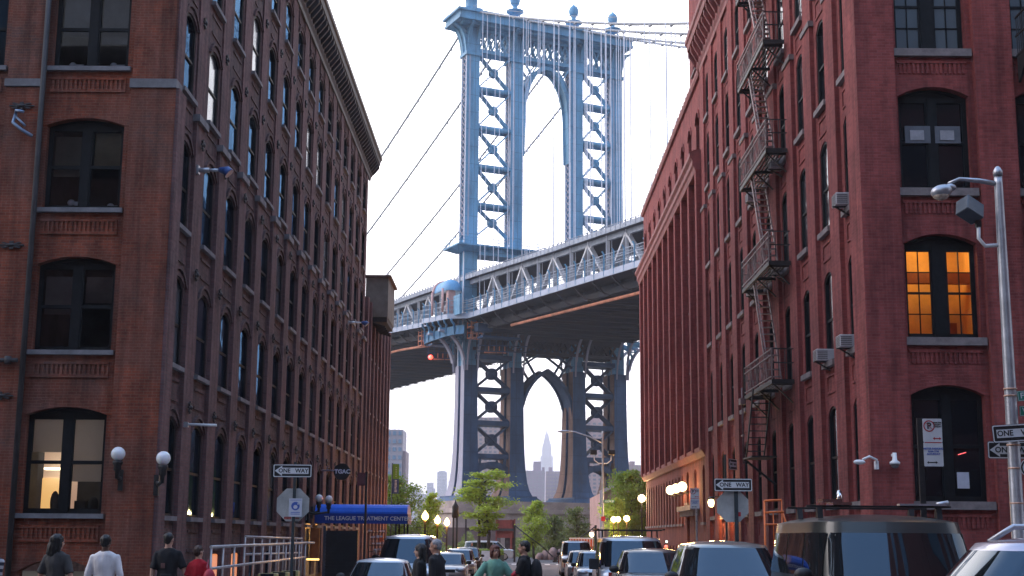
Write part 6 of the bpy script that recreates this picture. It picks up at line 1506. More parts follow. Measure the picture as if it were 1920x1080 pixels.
# ================================================================ CARS
M['tyre'] = mat('tyre_rubber', (.015,.015,.016), .85, noise=(9,.3)); M['rim'] = mat('wheel_alloy', (.45,.45,.47), .3, .8, noise=(6,.15)); M['plastic'] = mat('black_trim', (.015,.015,.017), .55, noise=(9,.2))
M['carglass'] = glass_dark('car_glass', (.008,.011,.013), .03, .02, 1.0); M['headlight'] = mat('headlight_glass', (.55,.57,.60), .08, .2, noise=(14,.3)); M['chrome'] = mat('chrome', (.65,.65,.67), .12, 1.0, noise=(5,.05)); M['amber'] = mat('indicator_amber', (.6,.2,.03), .2, noise=(9,.2)); M['tail'] = mat('tail_red', (.35,.01,.01), .2, noise=(9,.2))
def car_paint(name, c, metal=.5, rough=.32): return mat(name, c, rough, metal, noise=(1.3,.07), coat=.8)
def car(name, label, x, y, rz, paint, L=4.5, W=1.76, H=1.45, belt=.92, hood=.86, xw0=1.05, xw1=.35, xr1=-1.0, xr0=-1.65, rear=.9, pill=(.1,-.75), n=5.5, tumble=.14, ktop=.93, sktop=.88, group='cars parked along the street', cat='car', rails=None, wr=.32, zb=.24, gl=None, under=.55, crown=.07, bow=.13, glass=None, mirror=True, side=True):
    "own coordinates: +x = front of the car, z = 0 on the road"
    t = thing(name, label, cat, (x,y,gz(y)-.02 if y > 33.5 else 0), rz, group); hl = L/2; W2 = W/2; xf,xb = hl*.62, -hl*.62
    # lower body: side profile swept across with rounded shoulders
    prof = [(hl-.06,zb),(hl,.42),(hl-.01,.56),(hl-.06,hood-.14),(hl-.2,hood-.05),(hl-.5,hood),(xw0+.35,belt-.035),(xw0,belt)]
    if rear < belt-.02 or xr0 > -hl+.5: prof += [(xr0,belt),(xr0-.25,max(rear,belt-.06)),(-hl+.2,rear-.03),(-hl+.05,rear-.14),(-hl,.55),(-hl+.03,.35),(-hl+.1,zb)]
    else: prof += [(xr0,belt),(-hl+.03,belt-.05),(-hl,.6),(-hl+.02,.35),(-hl+.08,zb)]
    bot = []
    for cx in (xb,xf):
        bot.append((cx-wr-.09,zb))
        for i in range(1,10): a = pi-pi*i/10; bot.append((cx+(wr+.06)*cos(a), zb+(wr+.14)*sin(a)))
        bot.append((cx+wr+.09,zb))
    full = prof+bot; b = MB(); ys = (-1,-.985,-.94,-.80,-.4,.4,.80,.94,.985,1); m_ = len(full); base = 0
    for k in ys:
        ak = abs(k); sx = 1-.06*ak**5; dz = .05*max(0,(ak-.80)/.2)**2 + .02*ak**2; dzb = .04*max(0,(ak-.9)/.1)
        for (px,pz) in full:
            z = pz-dz*min(1,max(0,(pz-.45)/.3)) if pz > .45 else pz
            yy = k*W2*(1-.035*max(0,(pz-.62)/.4) -.03*max(0,(.45-pz)/.25))
            b.v.append((px*sx, yy, z))
    for j in range(len(ys)-1):
        for i in range(m_):
            i2 = (i+1)%m_; b.f.append((j*m_+i,j*m_+i2,(j+1)*m_+i2,(j+1)*m_+i)); b.sm.append(True)
    b.f.append(tuple(range(m_))); b.f.append(tuple(reversed(range((len(ys)-1)*m_,len(ys)*m_)))); b.sm += [True,True]
    body = local('body', b, paint, t, angle=38)
    # greenhouse: stacked super-ellipses
    def ring(k):
        kk = min(k,1); e = kk*kk*(3-2*kk)*.25+kk*.75
        x1 = xw0+(xw1-xw0)*kk; x0 = xr0+(xr1-xr0)*kk; yb = W2*.955-tumble*kk**1.15
        z = belt-.03+(H-crown-belt+.03)*kk
        if k > 1: s = [0,.05,.16,.42,.75,.98][int(round((k-1)*5))]; ex = (x1-x0)/2*s; x1 -= ex; x0 += ex; yb *= 1-s; z += crown*(1-(1-s)**2.6)
        return x0,x1,yb,z
    def pt(k, a, off=0):
        x0,x1,yb,z = ring(k); c = (x0+x1)/2; A = (x1-x0)/2+off; B = yb+off
        ca,sa = cos(a),sin(a); q = (abs(ca)**n+abs(sa)**n)**(-1/n); return (c+A*q*ca+bow*q*ca*(1-(q*sa)**2), B*q*sa, z)
    g = MB(); NN = 64; KS = [0,.15,.35,.55,.75,.9,1.0,1.2,1.4,1.6,1.8,2.0]
    for k in KS:
        for i in range(NN): g.v.append(pt(k, 2*pi*i/NN))
    for j in range(len(KS)-1):
        for i in range(NN): a,b2 = j*NN+i, j*NN+(i+1)%NN; g.f.append((a,b2,b2+NN,a+NN)); g.sm.append(True)
    g.f.append(tuple((len(KS)-1)*NN+i for i in range(NN))); g.sm.append(True)
    roof = local('roof', g, paint, t, angle=50)
    def ang_y(k, fy, s=1):   # angle on the ring for a given share of the half-width on the front/rear face
        a = math.atan2(1,1); lo,hi = 0,pi/2
        for _ in range(30):
            mid = (lo+hi)/2; q = (abs(cos(mid))**n+abs(sin(mid))**n)**(-1/n)*sin(mid)
            if q < fy: lo = mid
            else: hi = mid
        return lo
    def patch(name, k0, k1, amap, nu=10, nk=6, m=None, parent=None, off=.006):
        p = MB()
        for j in range(nk+1):
            k = k0+(k1-k0)*j/nk
            for i in range(nu+1): p.v.append(pt(k, amap(i/nu, (k-k0)/(k1-k0)), off))
        for j in range(nk):
            for i in range(nu): a = j*(nu+1)+i; p.f.append((a,a+1,a+nu+2,a+nu+1)); p.sm.append(True)
        return local(name, p, m or glass or M['carglass'], parent or t, recalc=False)
    fy = .88
    def wsmap(u,v): s = -1+2*u; sh = .97 if (v < .03 or v > .97) else 1; a = ang_y(0, min(.9999,abs(s)*fy*sh)); return a if s >= 0 else -a
    def rsmap(u,v): return pi-wsmap(u,v)
    patch('windscreen', .06, ktop, wsmap, 16, 8); patch('rear_window', .12, .90, rsmap, 16, 8)
    def ang_x(k, X, side_):   # angle for an x position on the side face
        x0,x1,yb,z = ring(k); c = (x0+x1)/2; A = (x1-x0)/2; f = max(-.9999,min(.9999,(X-c)/A)); lo,hi = 0,pi/2
        for _ in range(30):
            mid = (lo+hi)/2; q = (abs(cos(mid))**n+abs(sin(mid))**n)**(-1/n)*cos(mid)
            if q > abs(f): lo = mid
            else: hi = mid
        a = lo if f >= 0 else pi-lo
        return a*side_
    if side:
        cuts = [None]+list(pill)+[None]
        for sd_ in (1,-1):
            for ci in range(len(cuts)-1):
                def sm_(u,v,ci=ci,sd_=sd_):
                    k = .1+(sktop-.1)*v; x0,x1,yb,z = ring(k); xa = (x1-.10-.10*(1-v)) if cuts[ci] is None else cuts[ci]-.035; xc = (x0+.13) if cuts[ci+1] is None else cuts[ci+1]+.035
                    return ang_x(k, xa+(xc-xa)*u, sd_)
                patch('side_window', .1, sktop, sm_, 8, 6)
    # trim
    w = MB()
    for s_ in (-.42,.12): w.tube([(xw0-.02,s_,belt+.01),(xw0-.16,s_+.28,belt+.075),(xw0-.2,s_+.55,belt+.10)],.011,5)
    local('wiper', w, M['plastic'], t)
    if mirror:
        for s_ in (-1,1): q = MB().ball((xw0-.33,s_*(W2+.09),belt+.07),(.08,.12,.085),10,8); q.beam((xw0-.35,s_*(W2-.06),belt+.01),(xw0-.35,s_*(W2+.05),belt+.05),.06,.05); local('mirror', q, M['plastic'] if mirror == True else paint, t)
    for s_ in (-1,1):
        local('headlight', MB().ball((hl-.13,s_*(W2-.26),hood-.17),(.14,.21,.085),12,8), M['headlight'], t)
        local('tail_light', MB().box(-hl-.005,-hl+.2,s_*W2*.93-.08,s_*W2*.93+.04,.62,.82) if s_ < 0 else MB().box(-hl-.005,-hl+.2,s_*W2*.93-.04,s_*W2*.93+.06,.62,.82), M['tail'], t)
    gr = MB().box(hl-.04,hl+.012,-.42,.42,hood-.28,hood-.16); 
    for k in range(3): gr.box(hl-.02,hl+.02,-.42,.42,hood-.265+k*.04,hood-.255+k*.04)
    local('grille', gr, M['plastic'], t); local('bumper', MB().box(hl-.12,hl+.03,-W2*.86,W2*.86,.36,.44), M['plastic'], t, bev=.015)
    local('number_plate', MB().box(hl+.02,hl+.035,-.15,.15,.42,.56), M['sgwhite'], t)
    for cx in (xb,xf):
        for s_ in (-1,1):
            q = MB().tube([(cx,s_*(W2-.22),wr),(cx,s_*(W2-.015),wr)],wr,22); q.xf(Matrix.Identity(4)); wl = local('wheel', q, M['tyre'], t)
            q = MB().tube([(cx,s_*(W2-.05),wr),(cx,s_*(W2-.005),wr)],wr*.62,18); local('rim', q, M['rim'], wl)
    sl = MB()
    for s_ in (-1,1):
        for X in (xw0-.45,(pill[0] if pill else 0)): sl.box(X-.006,X+.006,s_*W2*.975-.012,s_*W2*.975+.012,.35,belt-.06)
    local('door_gap', sl, M['plastic'], t)
    for s_ in (-1,1): local('door_handle', MB().box((pill[0] if pill else 0)+.12,(pill[0] if pill else 0)+.28,s_*W2*.985-.02,s_*W2*.985+.02,belt-.16,belt-.12), paint, t)
    if rails:
        for s_ in (-1,1):
            q = MB(); y_ = s_*(W2-tumble-.13); q.tube([(xw1-.15,y_,H-.07),(xw1-.35,y_,H+rails),(xr1+.35,y_,H+rails),(xr1+.12,y_,H-.07)],.028,8); local('roof_rail', q, M['steel'] if rails < .1 else M['chrome'], t)
    return t
P_ = {k:car_paint('paint_'+k, c, mt) for k,c,mt in (('silver',(.42,.43,.45),.6),('palegrey',(.50,.50,.52),.5),('white',(.60,.61,.63),.2),('dark',(.035,.037,.042),.5),('olive',(.028,.032,.030),.1),('green',(.20,.22,.215),.55),('black',(.012,.012,.014),.4),('charcoal',(.06,.06,.065),.5),('blue',(.06,.09,.15),.5),('champagne',(.40,.36,.33),.6),('lilac',(.40,.37,.43),.6))}
S = -pi/2
van = dict(L=4.9,W=1.96,H=2.05,belt=1.18,hood=1.08,xw0=1.55,xw1=.75,xr1=-2.2,xr0=-2.38,rear=1.18,pill=(.35,-.9),tumble=.16,cat='van',n=6,wr=.36,crown=.09)
sed = dict(L=4.6,W=1.74,H=1.42,belt=.90,hood=.86,xw0=1.0,xw1=.25,xr1=-.95,xr0=-1.6,rear=.92,pill=(-.05,),tumble=.17)
suv = dict(L=4.7,W=1.84,H=1.72,belt=1.08,hood=1.04,xw0=1.1,xw1=.55,xr1=-1.95,xr0=-2.25,rear=1.08,pill=(.1,-.95),tumble=.13,cat='suv',wr=.37,crown=.07)
# left row
car('parked_car','white sedan parked in front of the minivan on the left, nearest of the left row',-3.42,36.1,S,P_['white'],**{**sed,'tumble':.2})
car('parked_van','white minivan with a tall windscreen behind the white sedan, left side',-3.3,44.3,S,P_['palegrey'],**{**van,'H':2.08,'W':2.0,'tumble':.2})
car('parked_car','silver car half hidden by the grey-haired man, left row',-2.93,62,S,P_['champagne'],**sed)
car('parked_car','silver hatchback behind it, second visible car of the left row',-2.9,74,S,P_['silver'],**{**sed,'H':1.5})
car('parked_car','dark car at the far end of the left row with a pale windscreen',-2.92,88,S,P_['charcoal'],**{**sed,'H':1.5})
# right row
v = car('parked_van','white van with black mirrors and a roof rack, right row',3.38,40.6,S,P_['palegrey'],**{**van,'H':2.06,'mirror':False,'tumble':.13,'W':2.04})
for s_ in (-1,1): q = MB().box(1.0,1.14,s_*1.12-.14,s_*1.12+.14,1.12,1.42); q.beam((1.08,s_*.9,1.2),(1.08,s_*1.0,1.25),.06,.1); local('mirror', q, M['plastic'], v, bev=.02)
q = MB()
for xx in (-.2,-1.8): q.box(xx-.03,xx+.03,-1.0,.95,2.2,2.24); [q.beam((xx,yy,2.0),(xx,yy,2.22),.04) for yy in (-.8,.8)]
q.box(-2.2,.3,-.98,-.92,2.22,2.26); q.box(-2.2,.3,.92,.98,2.22,2.26); local('roof_rack', q, M['iron'], v)
car('parked_car','dark sedan with a pale windscreen reflection in front of the white van, right row',3.27,33.0,S,P_['dark'],**{**sed,'H':1.44})
car('parked_car','silver hatchback behind the white van, right row',3.42,58.5,S,P_['silver'],**{**sed,'H':1.55})
car('parked_car','narrow silver car second behind the white van, right row',3.4,68,S,P_['champagne'],**{**sed,'H':1.5})
car('parked_suv','pale blue-white jeep at the far end of the right row',3.5,79,S,P_['palegrey'],**{**suv,'H':1.95,'belt':1.15,'hood':1.12})
car('parked_suv','grey-green suv with low roof rails between the dark sedan and the big dark suv',3.55,23.4,S-.03,P_['green'],**{**suv,'H':1.64,'belt':1.0,'hood':.98,'xw0':1.25,'xw1':.5,'tumble':.2,'W':1.8})
P_['olive'].node_tree.nodes['Principled BSDF'].inputs['Coat Weight'].default_value = .25
b = car('parked_suv','big dark olive suv with a black roof rack, nearest on the right',4.66,18.1,S,P_['olive'],**{**suv,'H':2.0,'n':8,'xr1':-2.2,'xr0':-2.38,'belt':1.18,'hood':1.12,'W':2.08,'L':4.85,'xw0':1.35,'xw1':1.0,'tumble':.09,'pill':(.25,-.85),'wr':.4,'crown':.11,'ktop':.82,'sktop':.82,'mirror':True})
q = MB()
q.box(.28,.34,-.92,.92,2.08,2.105); q.box(-.95,-.89,-.92,.92,2.08,2.105)
for xx in (.32,-.91):
    for yy in (-.76,.76): q.prism([(xx-.07,1.94),(xx+.07,1.94),(xx+.03,2.085),(xx-.03,2.085)],1,yy-.035,yy+.035)
local('roof_rack', q, M['plastic'], b)
q = MB(); q.box(.1,.5,-.62,-.38,2.105,2.14); q.tube([(.32,-.5,2.12),(.42,-.52,2.2),(.34,-.5,2.27)],.035,8); q.box(.15,.5,-.75,-.5,2.14,2.18); local('rack_clamp', q, M['chrome'], b)
q = MB(); q.box(.26,.40,.25,.85,2.105,2.13); q.tube([(.3,.75,2.12),(.3,.9,2.15)],.03,8); local('rack_tray', q, M['steel'], b)
car('parked_suv','silver suv with a raised roof rail, cut off by the right edge, nearest vehicle',5.98,12.2,0,P_['lilac'],**{**suv,'H':1.73,'xr1':-1.75,'xr0':-2.28,'rails':.07,'tumble':.2,'W':1.84,'pill':(.2,-.85),'glass':M['carglass'],'crown':.08})
wv = car('parked_van','white van parked across the street end behind the hedge planter',-2.4,136,0,P_['white'],**{**van,'L':2.9+1.9,'H':1.85,'belt':1.05})

# ================================================================ PEOPLE
SKIN = {'fair':mat('skin_fair',(.50,.29,.21),.55,noise=(6,.06)),'tan':mat('skin_tan',(.40,.21,.14),.55,noise=(6,.06)),'brown':mat('skin_brown',(.12,.06,.04),.5,noise=(6,.08))}
def cloth(name, c, a=.18): return mat('cloth_'+name, c, .9, noise=(7,a), bump=.25)
def V(*a): return Vector(a)
from mathutils import noise as _mn
def crumple(o, amp, fr):
    "folds and strands: push the surface in and out a little"
    me = o.data; ns = [v.normal.copy() for v in me.vertices]
    for v,n in zip(me.vertices,ns):
        c = v.co; d = _mn.noise(Vector((c.x*fr,c.y*fr,c.z*fr*.45)))+.5*_mn.noise(Vector((c.x*fr*2.3+5,c.y*fr*2.3,c.z*fr))); v.co = c+n*d*amp
def limb(mb, pts, rad, n=14): mb.tube(pts, rad, n, up=(0,1,0))
def remesh(o, vox, smooth=2):
    m = o.modifiers.new('r','REMESH'); m.mode = 'VOXEL'; m.voxel_size = vox; m.use_smooth_shade = True
    if smooth: s = o.modifiers.new('s','SMOOTH'); s.iterations = smooth; s.factor = .5
    return eval_mods(o)
def person(label, x, y, h, rz, skin, hair_m, top_m, leg_m, arms=None, stride=.25, hair='short', head_yaw=0, head_pitch=0, lean=0, sleeves='short', build=1.0, female=False, top_len=.93, long=None, shoes=None, cat='person', sit=0, z=None):
    """own coordinates: faces -y, right hand at -x. arms = {'L':(elbow, hand), 'R':(elbow, hand)} offsets from the shoulder in metres at 1.75 m height"""
    k = h/1.75; t = thing('person', label, cat, (x,y,(gz(y)-.02 if z is None else z)), rz); SW = .158*build if not female else .142*build; HW = .095
    arms = arms or {}; L = {}
    for s,nm in ((1,'L'),(-1,'R')):
        sh = V(s*SW,lean*.9,1.395); el,ha = arms.get(nm, ((s*.045,.02,-.28),(s*.05,-.06,-.53)))
        L[nm] = (sh, sh+V(*el), sh+V(*ha))
    hipL,hipR = V(HW,0,.93),V(-HW,0,.93)
    kneeL,kneeR = V(HW,-.12*stride*2-.02,.50),V(-HW,.10*stride*2-.02,.50); ftL,ftR = V(HW,-.55*stride,.08),V(-HW,.75*stride,.10)
    def S(p): return tuple(Vector(p)*k)
    def body_parts(mb, infl=0, torso=True, armT=1.0, legs=True, head=True, hands=True, z0=.93, flare=0):
        i = infl
        if torso:
            st = [(z0,(.155+flare+i,.105+flare*.6+i)),(1.02,(.140*build+flare*.4+i,.10+i)),(1.12,(.138*build+i,.098+i)),(1.25,(.158*build+i,.112+i)),(1.35,(.170*build+i,.108+i)),(1.41,(.158*build+i,.092+i)),(1.45,(.122*build+i,.078+i)),(1.485,(.070+i,.058+i))]
            if z0 > .94: st = [q for q in st if q[0] >= z0]
            mb.tube([S((0,lean*max(0,zz-.93)*2,zz)) for zz,r in st],[(r[0]*k,r[1]*k) for zz,r in st],20,up=(0,1,0))
            for nm in 'LR':
                sh = L[nm][0]; mb.ball(S(sh+V(0,0,-.012)),((.046+i)*k,(.052+i)*k,(.044+i)*k),12,8)
        for nm in 'LR':
            sh,el,ha = L[nm]
            if armT >= 1: pts = [sh,el,el.lerp(ha,.5),ha]; rr = [.043+i,.043+i,.038+i,.028+i+(.008 if i else 0)]
            elif armT > 0: q = sh.lerp(el,.95 if armT > .5 else .7); pts = [sh,sh.lerp(q,.5),q]; rr = [.043+i,.048+i,.050+i+.004]
            else: continue
            limb(mb, [S(p) for p in pts],[r*k for r in rr])
            if armT >= 1: mb.ball(S(el),((.042+i)*k,)*3,10,8)
        if legs:
            for hp_,kn,ft in ((hipL,kneeL,ftL),(hipR,kneeR,ftR)):
                limb(mb,[S(hp_+V(0,0,.04)),S(hp_.lerp(kn,.45)),S(kn),S(kn.lerp(ft,.4)),S(ft)],[(.088+i)*k,(.076+i)*k,(.055+i)*k,(.052+i)*k,(.036+i*1.6)*k])
            mb.ball(S((0,.01,.95)),((.16+i)*k,(.11+i)*k,(.10+i)*k),16,10)
    # --- the body itself: one continuous surface
    mb = MB(); body_parts(mb)
    hc = V(0,lean*1.35,1.615); RH = Matrix.Rotation(head_yaw,3,'Z') @ Matrix.Rotation(head_pitch,3,'X')
    limb(mb,[S((0,lean*1.0+.005,1.44)),S(tuple(hc+V(0,.015,-.05)))],[.060*k,.054*k])
    def hp(x_,y_,z_): return S(hc+RH @ V(x_,y_,z_))
    mb.ball(hp(0,.012,.025),(.077*k,.095*k,.098*k),20,14,RH); mb.ball(hp(0,-.022,-.042),(.060*k,.070*k,.075*k),16,12,RH); mb.ball(hp(0,-.056,-.088),(.030*k,.028*k,.024*k),10,8,RH)
    mb.tube([hp(0,-.078,.022),hp(0,-.098,-.012),hp(0,-.106,-.024),hp(0,-.088,-.036)],[.009*k,.012*k,.016*k,.010*k],8)
    mb.ball(hp(0,-.080,-.062),(.024*k,.012*k,.010*k),8,6,RH); mb.ball(hp(0,-.078,.042),(.052*k,.018*k,.012*k),10,6,RH)
    for s in (1,-1): mb.ball(hp(s*.078,.012,-.005),(.012*k,.022*k,.032*k),8,8,RH)
    for nm,s in (('L',1),('R',-1)):
        sh,el,ha = L[nm]; d = (ha-el).normalized(); side = d.cross(V(0,1,0) if abs(d.y) < .9 else V(1,0,0)).normalized(); nrm = side.cross(d).normalized()
        # palm edge-on to the body when the arm hangs
        w = V(0,-1,0)-d*V(0,-1,0).dot(d); w = w.normalized() if w.length > .2 else side; cu = d.cross(w).normalized()*s
        if (sh-ha).dot(cu)*1 < 0: cu = -cu
        pa = ha+d*.045; mb.tube([S(ha-d*.01),S(ha+d*.03),S(ha+d*.075),S(ha+d*.09)],[(.026*k,.022*k),(.036*k,.019*k),(.040*k,.017*k),(.034*k,.013*k)],12,up=tuple(w.cross(d)) if True else (0,0,1))
        for f,(o_,ln) in enumerate(((-.030,.070),(-.010,.078),(.010,.072),(.029,.058))):
            b0 = ha+d*.082+w*(-o_); q1 = b0+d*ln*.45+cu*.008; q2 = q1+d*ln*.35+cu*.020; q3 = q2+d*ln*.18+cu*.022
            mb.tube([S(b0),S(q1),S(q2),S(q3)],[.0100*k,.0092*k,.0085*k,.0070*k],8)
        b0 = ha+d*.025+w*.030; q1 = b0+d*.028+w*.022+cu*.010; q2 = q1+d*.028+w*.004+cu*.012; mb.tube([S(b0),S(q1),S(q2)],[.0135*k,.011*k,.009*k],8)
    for ft in (ftL,ftR): mb.tube([S(ft+V(0,.06,-.03)),S(ft+V(0,-.02,-.035)),S(ft+V(0,-.15,-.055))],[(.034*k,.03*k),(.04*k,.035*k),(.036*k,.02*k)],10,up=(0,0,1))
    bo = local('body', mb, skin, t); remesh(bo, .0085*k, 2)
    for s in (1,-1):
        local('eye', MB().ball(hp(s*.030,-.082,.018),(.012*k,.008*k,.008*k),10,8,RH), M['eyewhite'], t); 
        local('pupil', MB().ball(hp(s*.030,-.0895,.018),(.0055*k,.003*k,.0055*k),8,6,RH), M['black'], t)
    local('mouth', MB().ball(hp(0,-.0925,-.062),(.021*k,.004*k,.005*k),10,6,RH), M['lips'], t)
    # --- clothes
    mb = MB(); body_parts(mb, .014, True, 1.0 if sleeves == 'long' else .6, False, z0=top_len, flare=.012 if not long else .03)
    if long: mb.tube([S((0,0,long)),S((0,0,(long+1.1)/2)),S((0,0,1.1))],[(.21*k,.16*k),(.185*k,.14*k),(.15*k,.12*k)],18,up=(0,1,0))
    tp = local('top', mb, top_m, t); remesh(tp, .014*k, 3); crumple(tp, .011, 11)
    mb = MB()
    for hp_,kn,ft in ((hipL,kneeL,ftL),(hipR,kneeR,ftR)): limb(mb,[S(hp_+V(0,0,.06)),S(hp_.lerp(kn,.45)),S(kn),S(kn.lerp(ft,.45)),S(ft+V(0,0,.03))],[.105*k,.095*k,.075*k,.070*k,.070*k])
    mb.ball(S((0,.01,.97)),(.168*k,.12*k,.11*k),16,10); tr = local('trousers', mb, leg_m, t); remesh(tr, .015*k, 3); crumple(tr, .009, 9)
    for ft in (ftL,ftR): local('shoe', MB().tube([S(ft+V(0,.09,-.045)),S(ft+V(0,.0,-.035)),S(ft+V(0,-.17,-.055))],[(.045*k,.035*k),(.05*k,.045*k),(.042*k,.025*k)],12,up=(0,0,1)), shoes or M['plastic'], t)
    # --- hair
    mb = MB()
    if hair == 'short': mb.ball(hp(0,.022,.045),(.086*k,.098*k,.088*k),18,12,RH); mb.ball(hp(0,.055,.0),(.074*k,.062*k,.085*k),14,10,RH)
    elif hair == 'crop': mb.ball(hp(0,.024,.040),(.084*k,.094*k,.084*k),18,12,RH); mb.ball(hp(0,.05,.0),(.070*k,.055*k,.072*k),14,10,RH)
    elif hair == 'bob':
        mb.ball(hp(0,.02,.045),(.095*k,.105*k,.092*k),18,12,RH); mb.ball(hp(0,.05,-.02),(.090*k,.072*k,.10*k),14,10,RH)
        for s in (1,-1): mb.ball(hp(s*.078,-.005,-.03),(.024*k,.05*k,.085*k),12,8,RH)
        mb.ball(hp(.02,-.055,.085),(.06*k,.03*k,.03*k),10,8,RH)
    elif hair == 'long':
        mb.ball(hp(0,.02,.045),(.095*k,.108*k,.090*k),18,12,RH); mb.tube([hp(0,.045,.05),hp(0,.065,-.06),hp(0,.075,-.17),hp(0,.07,-.26)],[(.088*k,.06*k),(.10*k,.06*k),(.105*k,.05*k),(.06*k,.03*k)],16,up=(0,1,0))
        for s in (1,-1): mb.tube([hp(s*.07,.0,.05),hp(s*.085,-.005,-.04),hp(s*.09,.01,-.16)],[.034*k,.032*k,.02*k],10)
    if mb.v:
        ho = local('hair', mb, hair_m, t); remesh(ho, .009*k, 1); crumple(ho, .010, 34)
    t['k'] = k; return t, S, L, hp
M['eyewhite'] = mat('eye_white',(.6,.58,.56),.3,noise=(9,.03)); M['lips'] = mat('lips',(.36,.12,.11),.5,noise=(9,.1))
H_ = {'black':mat('hair_black',(.010,.009,.009),.55,noise=(20,.4)),'brown':mat('hair_brown',(.05,.025,.018),.55,noise=(20,.4)),'grey':mat('hair_grey',(.28,.27,.28),.6,noise=(20,.3)),'auburn':mat('hair_auburn',(.12,.035,.022),.55,noise=(20,.4))}
navy = cloth('jeans',(.035,.05,.10)); blk = cloth('black',(.012,.012,.014)); 
# left group, walking away towards the left warehouse
stripes = cloth('striped',(.35,.35,.37)); nt = stripes.node_tree; wv_ = nt.nodes.new('ShaderNodeTexWave'); wv_.bands_direction = 'Z'; wv_.inputs['Scale'].default_value = 3.2; wv_.inputs['Distortion'].default_value = 1.5; rp = nt.nodes.new('ShaderNodeValToRGB'); rp.color_ramp.interpolation = 'CONSTANT'; rp.color_ramp.elements[0].color = (.03,.035,.06,1); rp.color_ramp.elements[1].position = .5; rp.color_ramp.elements[1].color = (.45,.44,.46,1); tc_ = nt.nodes.new('ShaderNodeTexCoord'); nt.links.new(tc_.outputs['Object'], wv_.inputs['Vector']); nt.links.new(wv_.outputs[1], rp.inputs[0]); nt.links.new(rp.outputs[0], nt.nodes['Principled BSDF'].inputs['Base Color'])
person('person in a striped long-sleeved top half out of the frame at the left edge', -8.28,22.2,1.66,pi,SKIN['fair'],H_['brown'],stripes,navy,sleeves='long',arms={'R':((.04,-.05,-.27),(.02,-.12,-.5)),'L':((.06,.0,-.28),(.06,-.1,-.5))},female=True,hair='short')
person('person with dark shoulder-length hair in a dark grey t-shirt, walking away at the left', -7.2,22,1.76,pi-.15,SKIN['fair'],H_['black'],cloth('charcoal',(.055,.052,.05)),navy,hair='long',head_yaw=-.7,arms={'R':((-.09,.02,-.27),(-.13,-.02,-.52)),'L':((.08,.03,-.27),(.11,-.03,-.52))})
person('person in a loose white sweater with short black hair, walking away', -6.38,21.8,1.76,pi,SKIN['brown'],H_['black'],cloth('white',(.74,.70,.69),.06),navy,hair='crop',build=1.12,sleeves='long',arms={'R':((-.075,.02,-.27),(-.09,.0,-.50)),'L':((.075,.02,-.27),(.10,.0,-.50))})
p,S_,L_,_h = person('tall person in a black t-shirt holding hands with the person in red', -6.19,25,1.86,pi+.1,SKIN['fair'],H_['black'],blk,blk,hair='crop',head_yaw=-.35,build=1.08,arms={'L':((-.03+.1,.02,-.27),(.08,.02,-.50)),'R':((-.10,.0,-.26),(-.17,.0,-.52))},top_len=.88)
local('back_patch', MB().box(.03,.10,.122,.135,1.22,1.31), mat('patch_brown',(.16,.08,.07),.8,noise=(9,.3)), p); local('waist_pouch', MB().box(-.1,.1,.10,.17,.98,1.12), blk, p, bev=.02)
p,S_,L_,_h = person('person in a red sleeveless top with a red shoulder bag, at the railing', -5.64,25,1.63,pi-.25,SKIN['fair'],H_['brown'],cloth('red',(.42,.008,.02),.1),blk,hair='short',head_yaw=-.2,female=True,arms={'L':((.08,.02,-.24),(.20,-.03,-.47)),'R':((-.09,.0,-.25),(-.12,-.05,-.45))})
bag = MB().ball((-.27,.10,1.02),(.11,.13,.20),16,12); local('shoulder_bag', bag, mat('bag_crimson',(.36,.012,.03),.6,noise=(5,.2)), p); local('bag_strap', MB().tube([(-.16,-.06,1.36),(-.19,.0,1.37),(-.21,.08,1.25),(-.27,.12,1.15)],.012,6), mat('strap_pink',(.36,.05,.08),.6,noise=(5,.2)), p)
# middle group
p,S_,L_,_h = person('person with long dark hair and dark coat looking left before the white minivan', -1.63,24.2,1.68,-pi/2+.1,SKIN['fair'],H_['black'],blk,blk,hair='long',sleeves='long',female=True,long=.75,arms={'L':((.05,-.03,-.26),(.02,-.16,-.44)),'R':((-.05,-.03,-.26),(-.02,-.2,-.42))})
p,S_,L_,_h = person('grey-haired person in a black jacket, walking left beside the minivan', -1.29,23.8,1.76,-pi/2-.35,SKIN['tan'],H_['grey'],blk,blk,hair='crop',sleeves='long',build=1.2,head_yaw=.15,head_pitch=.15,lean=-.04,long=.8)
local('collar', MB().tube([(.0,-.06,1.50),(.07,-.03,1.49),(.09,.03,1.50)],.018,6), M['blind'], p)
green = cloth('seafoam',(.16,.34,.25),.14)
p,S_,L_,_h = person('auburn-haired person in a loose pale green top walking towards us', -.34,25,1.68,.12,SKIN['tan'],H_['auburn'],green,mat('skirt_green',(.10,.16,.11),.9,noise=(6,.2),bump=.2),hair='bob',sleeves='short',female=True,long=.70,head_yaw=.2,arms={'L':((.14,-.02,-.22),(.22,-.14,-.40)),'R':((-.17,.0,-.22),(-.30,-.10,-.42))})
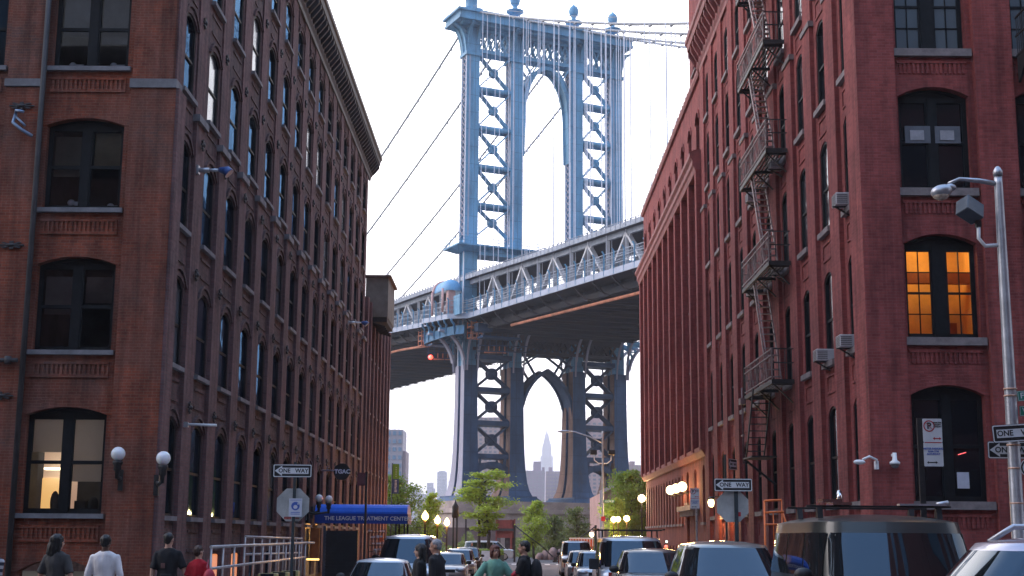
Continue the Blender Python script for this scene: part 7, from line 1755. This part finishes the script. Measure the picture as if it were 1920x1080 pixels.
q = MB().tube([(.16*p['k'],0,1.42*p['k']),(.30*p['k'],.0,1.16*p['k']),(.34*p['k'],.0,.95*p['k'])],[(.05,.06),(.08,.07),(.10,.08)],12,up=(0,1,0)).tube([(-.16*p['k'],0,1.42*p['k']),(-.32*p['k'],0,1.16*p['k']),(-.40*p['k'],0,1.0*p['k'])],[(.05,.06),(.07,.06),(.09,.07)],12,up=(0,1,0)); local('loose_sleeve', q, green, p)
red = mat('band_red',(.40,.01,.03),.6,noise=(6,.1))
p,S_,L_,_h = person('dark-haired person in a black t-shirt with a black backpack, looking left', .20,25,1.76,-pi/2-.15,SKIN['tan'],H_['black'],blk,navy,hair='short',head_yaw=.1,arms={'L':((.02,-.10,-.25),(.0,-.30,-.40)),'R':((-.03,-.10,-.25),(-.02,-.32,-.36))},lean=-.02)
k = p['k']; local('backpack', MB().ball((0,.20*k,1.18*k),(.15,.11,.25),16,12).ball((0,.24*k,1.05*k),(.14,.09,.14),12,8), blk, p); local('strap', MB().tube([(.09*k,.10*k,1.44*k),(.10*k,-.08*k,1.46*k),(.11*k,-.13*k,1.32*k),(.12*k,-.08*k,1.15*k)],.018,6), blk, p); local('wrist_band', MB().tube([(.185*k,-.12*k,1.19*k),(.185*k,-.20*k,1.12*k)],.05,10), red, p)
person('tiny far person stretching an arm out beside the white van', -3.15,104,1.75,-.6,SKIN['fair'],H_['brown'],navy,navy,hair='crop',arms={'R':((-.26,-.02,-.08),(-.5,-.05,-.12)),'L':((.06,.02,-.28),(.07,-.06,-.53))})
person('dim person in black bending below the blue canopy beside the dark screen', -5.75,58.5,1.55,-.5,SKIN['tan'],H_['grey'],blk,blk,hair='bob',sleeves='long',female=True,lean=-.12,long=.6)

# ================================================================ AIR
hm = bpy.data.materials.new('haze_air'); hm.use_nodes = True; hm.node_tree.nodes.clear()
ho = hm.node_tree.nodes.new('ShaderNodeOutputMaterial'); hv = hm.node_tree.nodes.new('ShaderNodeVolumePrincipled'); hv.inputs['Color'].default_value = (.93,.92,.97,1); hv.inputs['Density'].default_value = .00030; hv.inputs['Anisotropy'].default_value = .3
hm.node_tree.links.new(hv.outputs[0], ho.inputs['Volume'])
HZ = MB().box(-5100,5100,-400,7100,-7,372).build('haze', hm); tag(HZ, 'thin pale air filling the view towards the far shore', 'haze', kind='stuff')
bpy.context.view_layer.update()
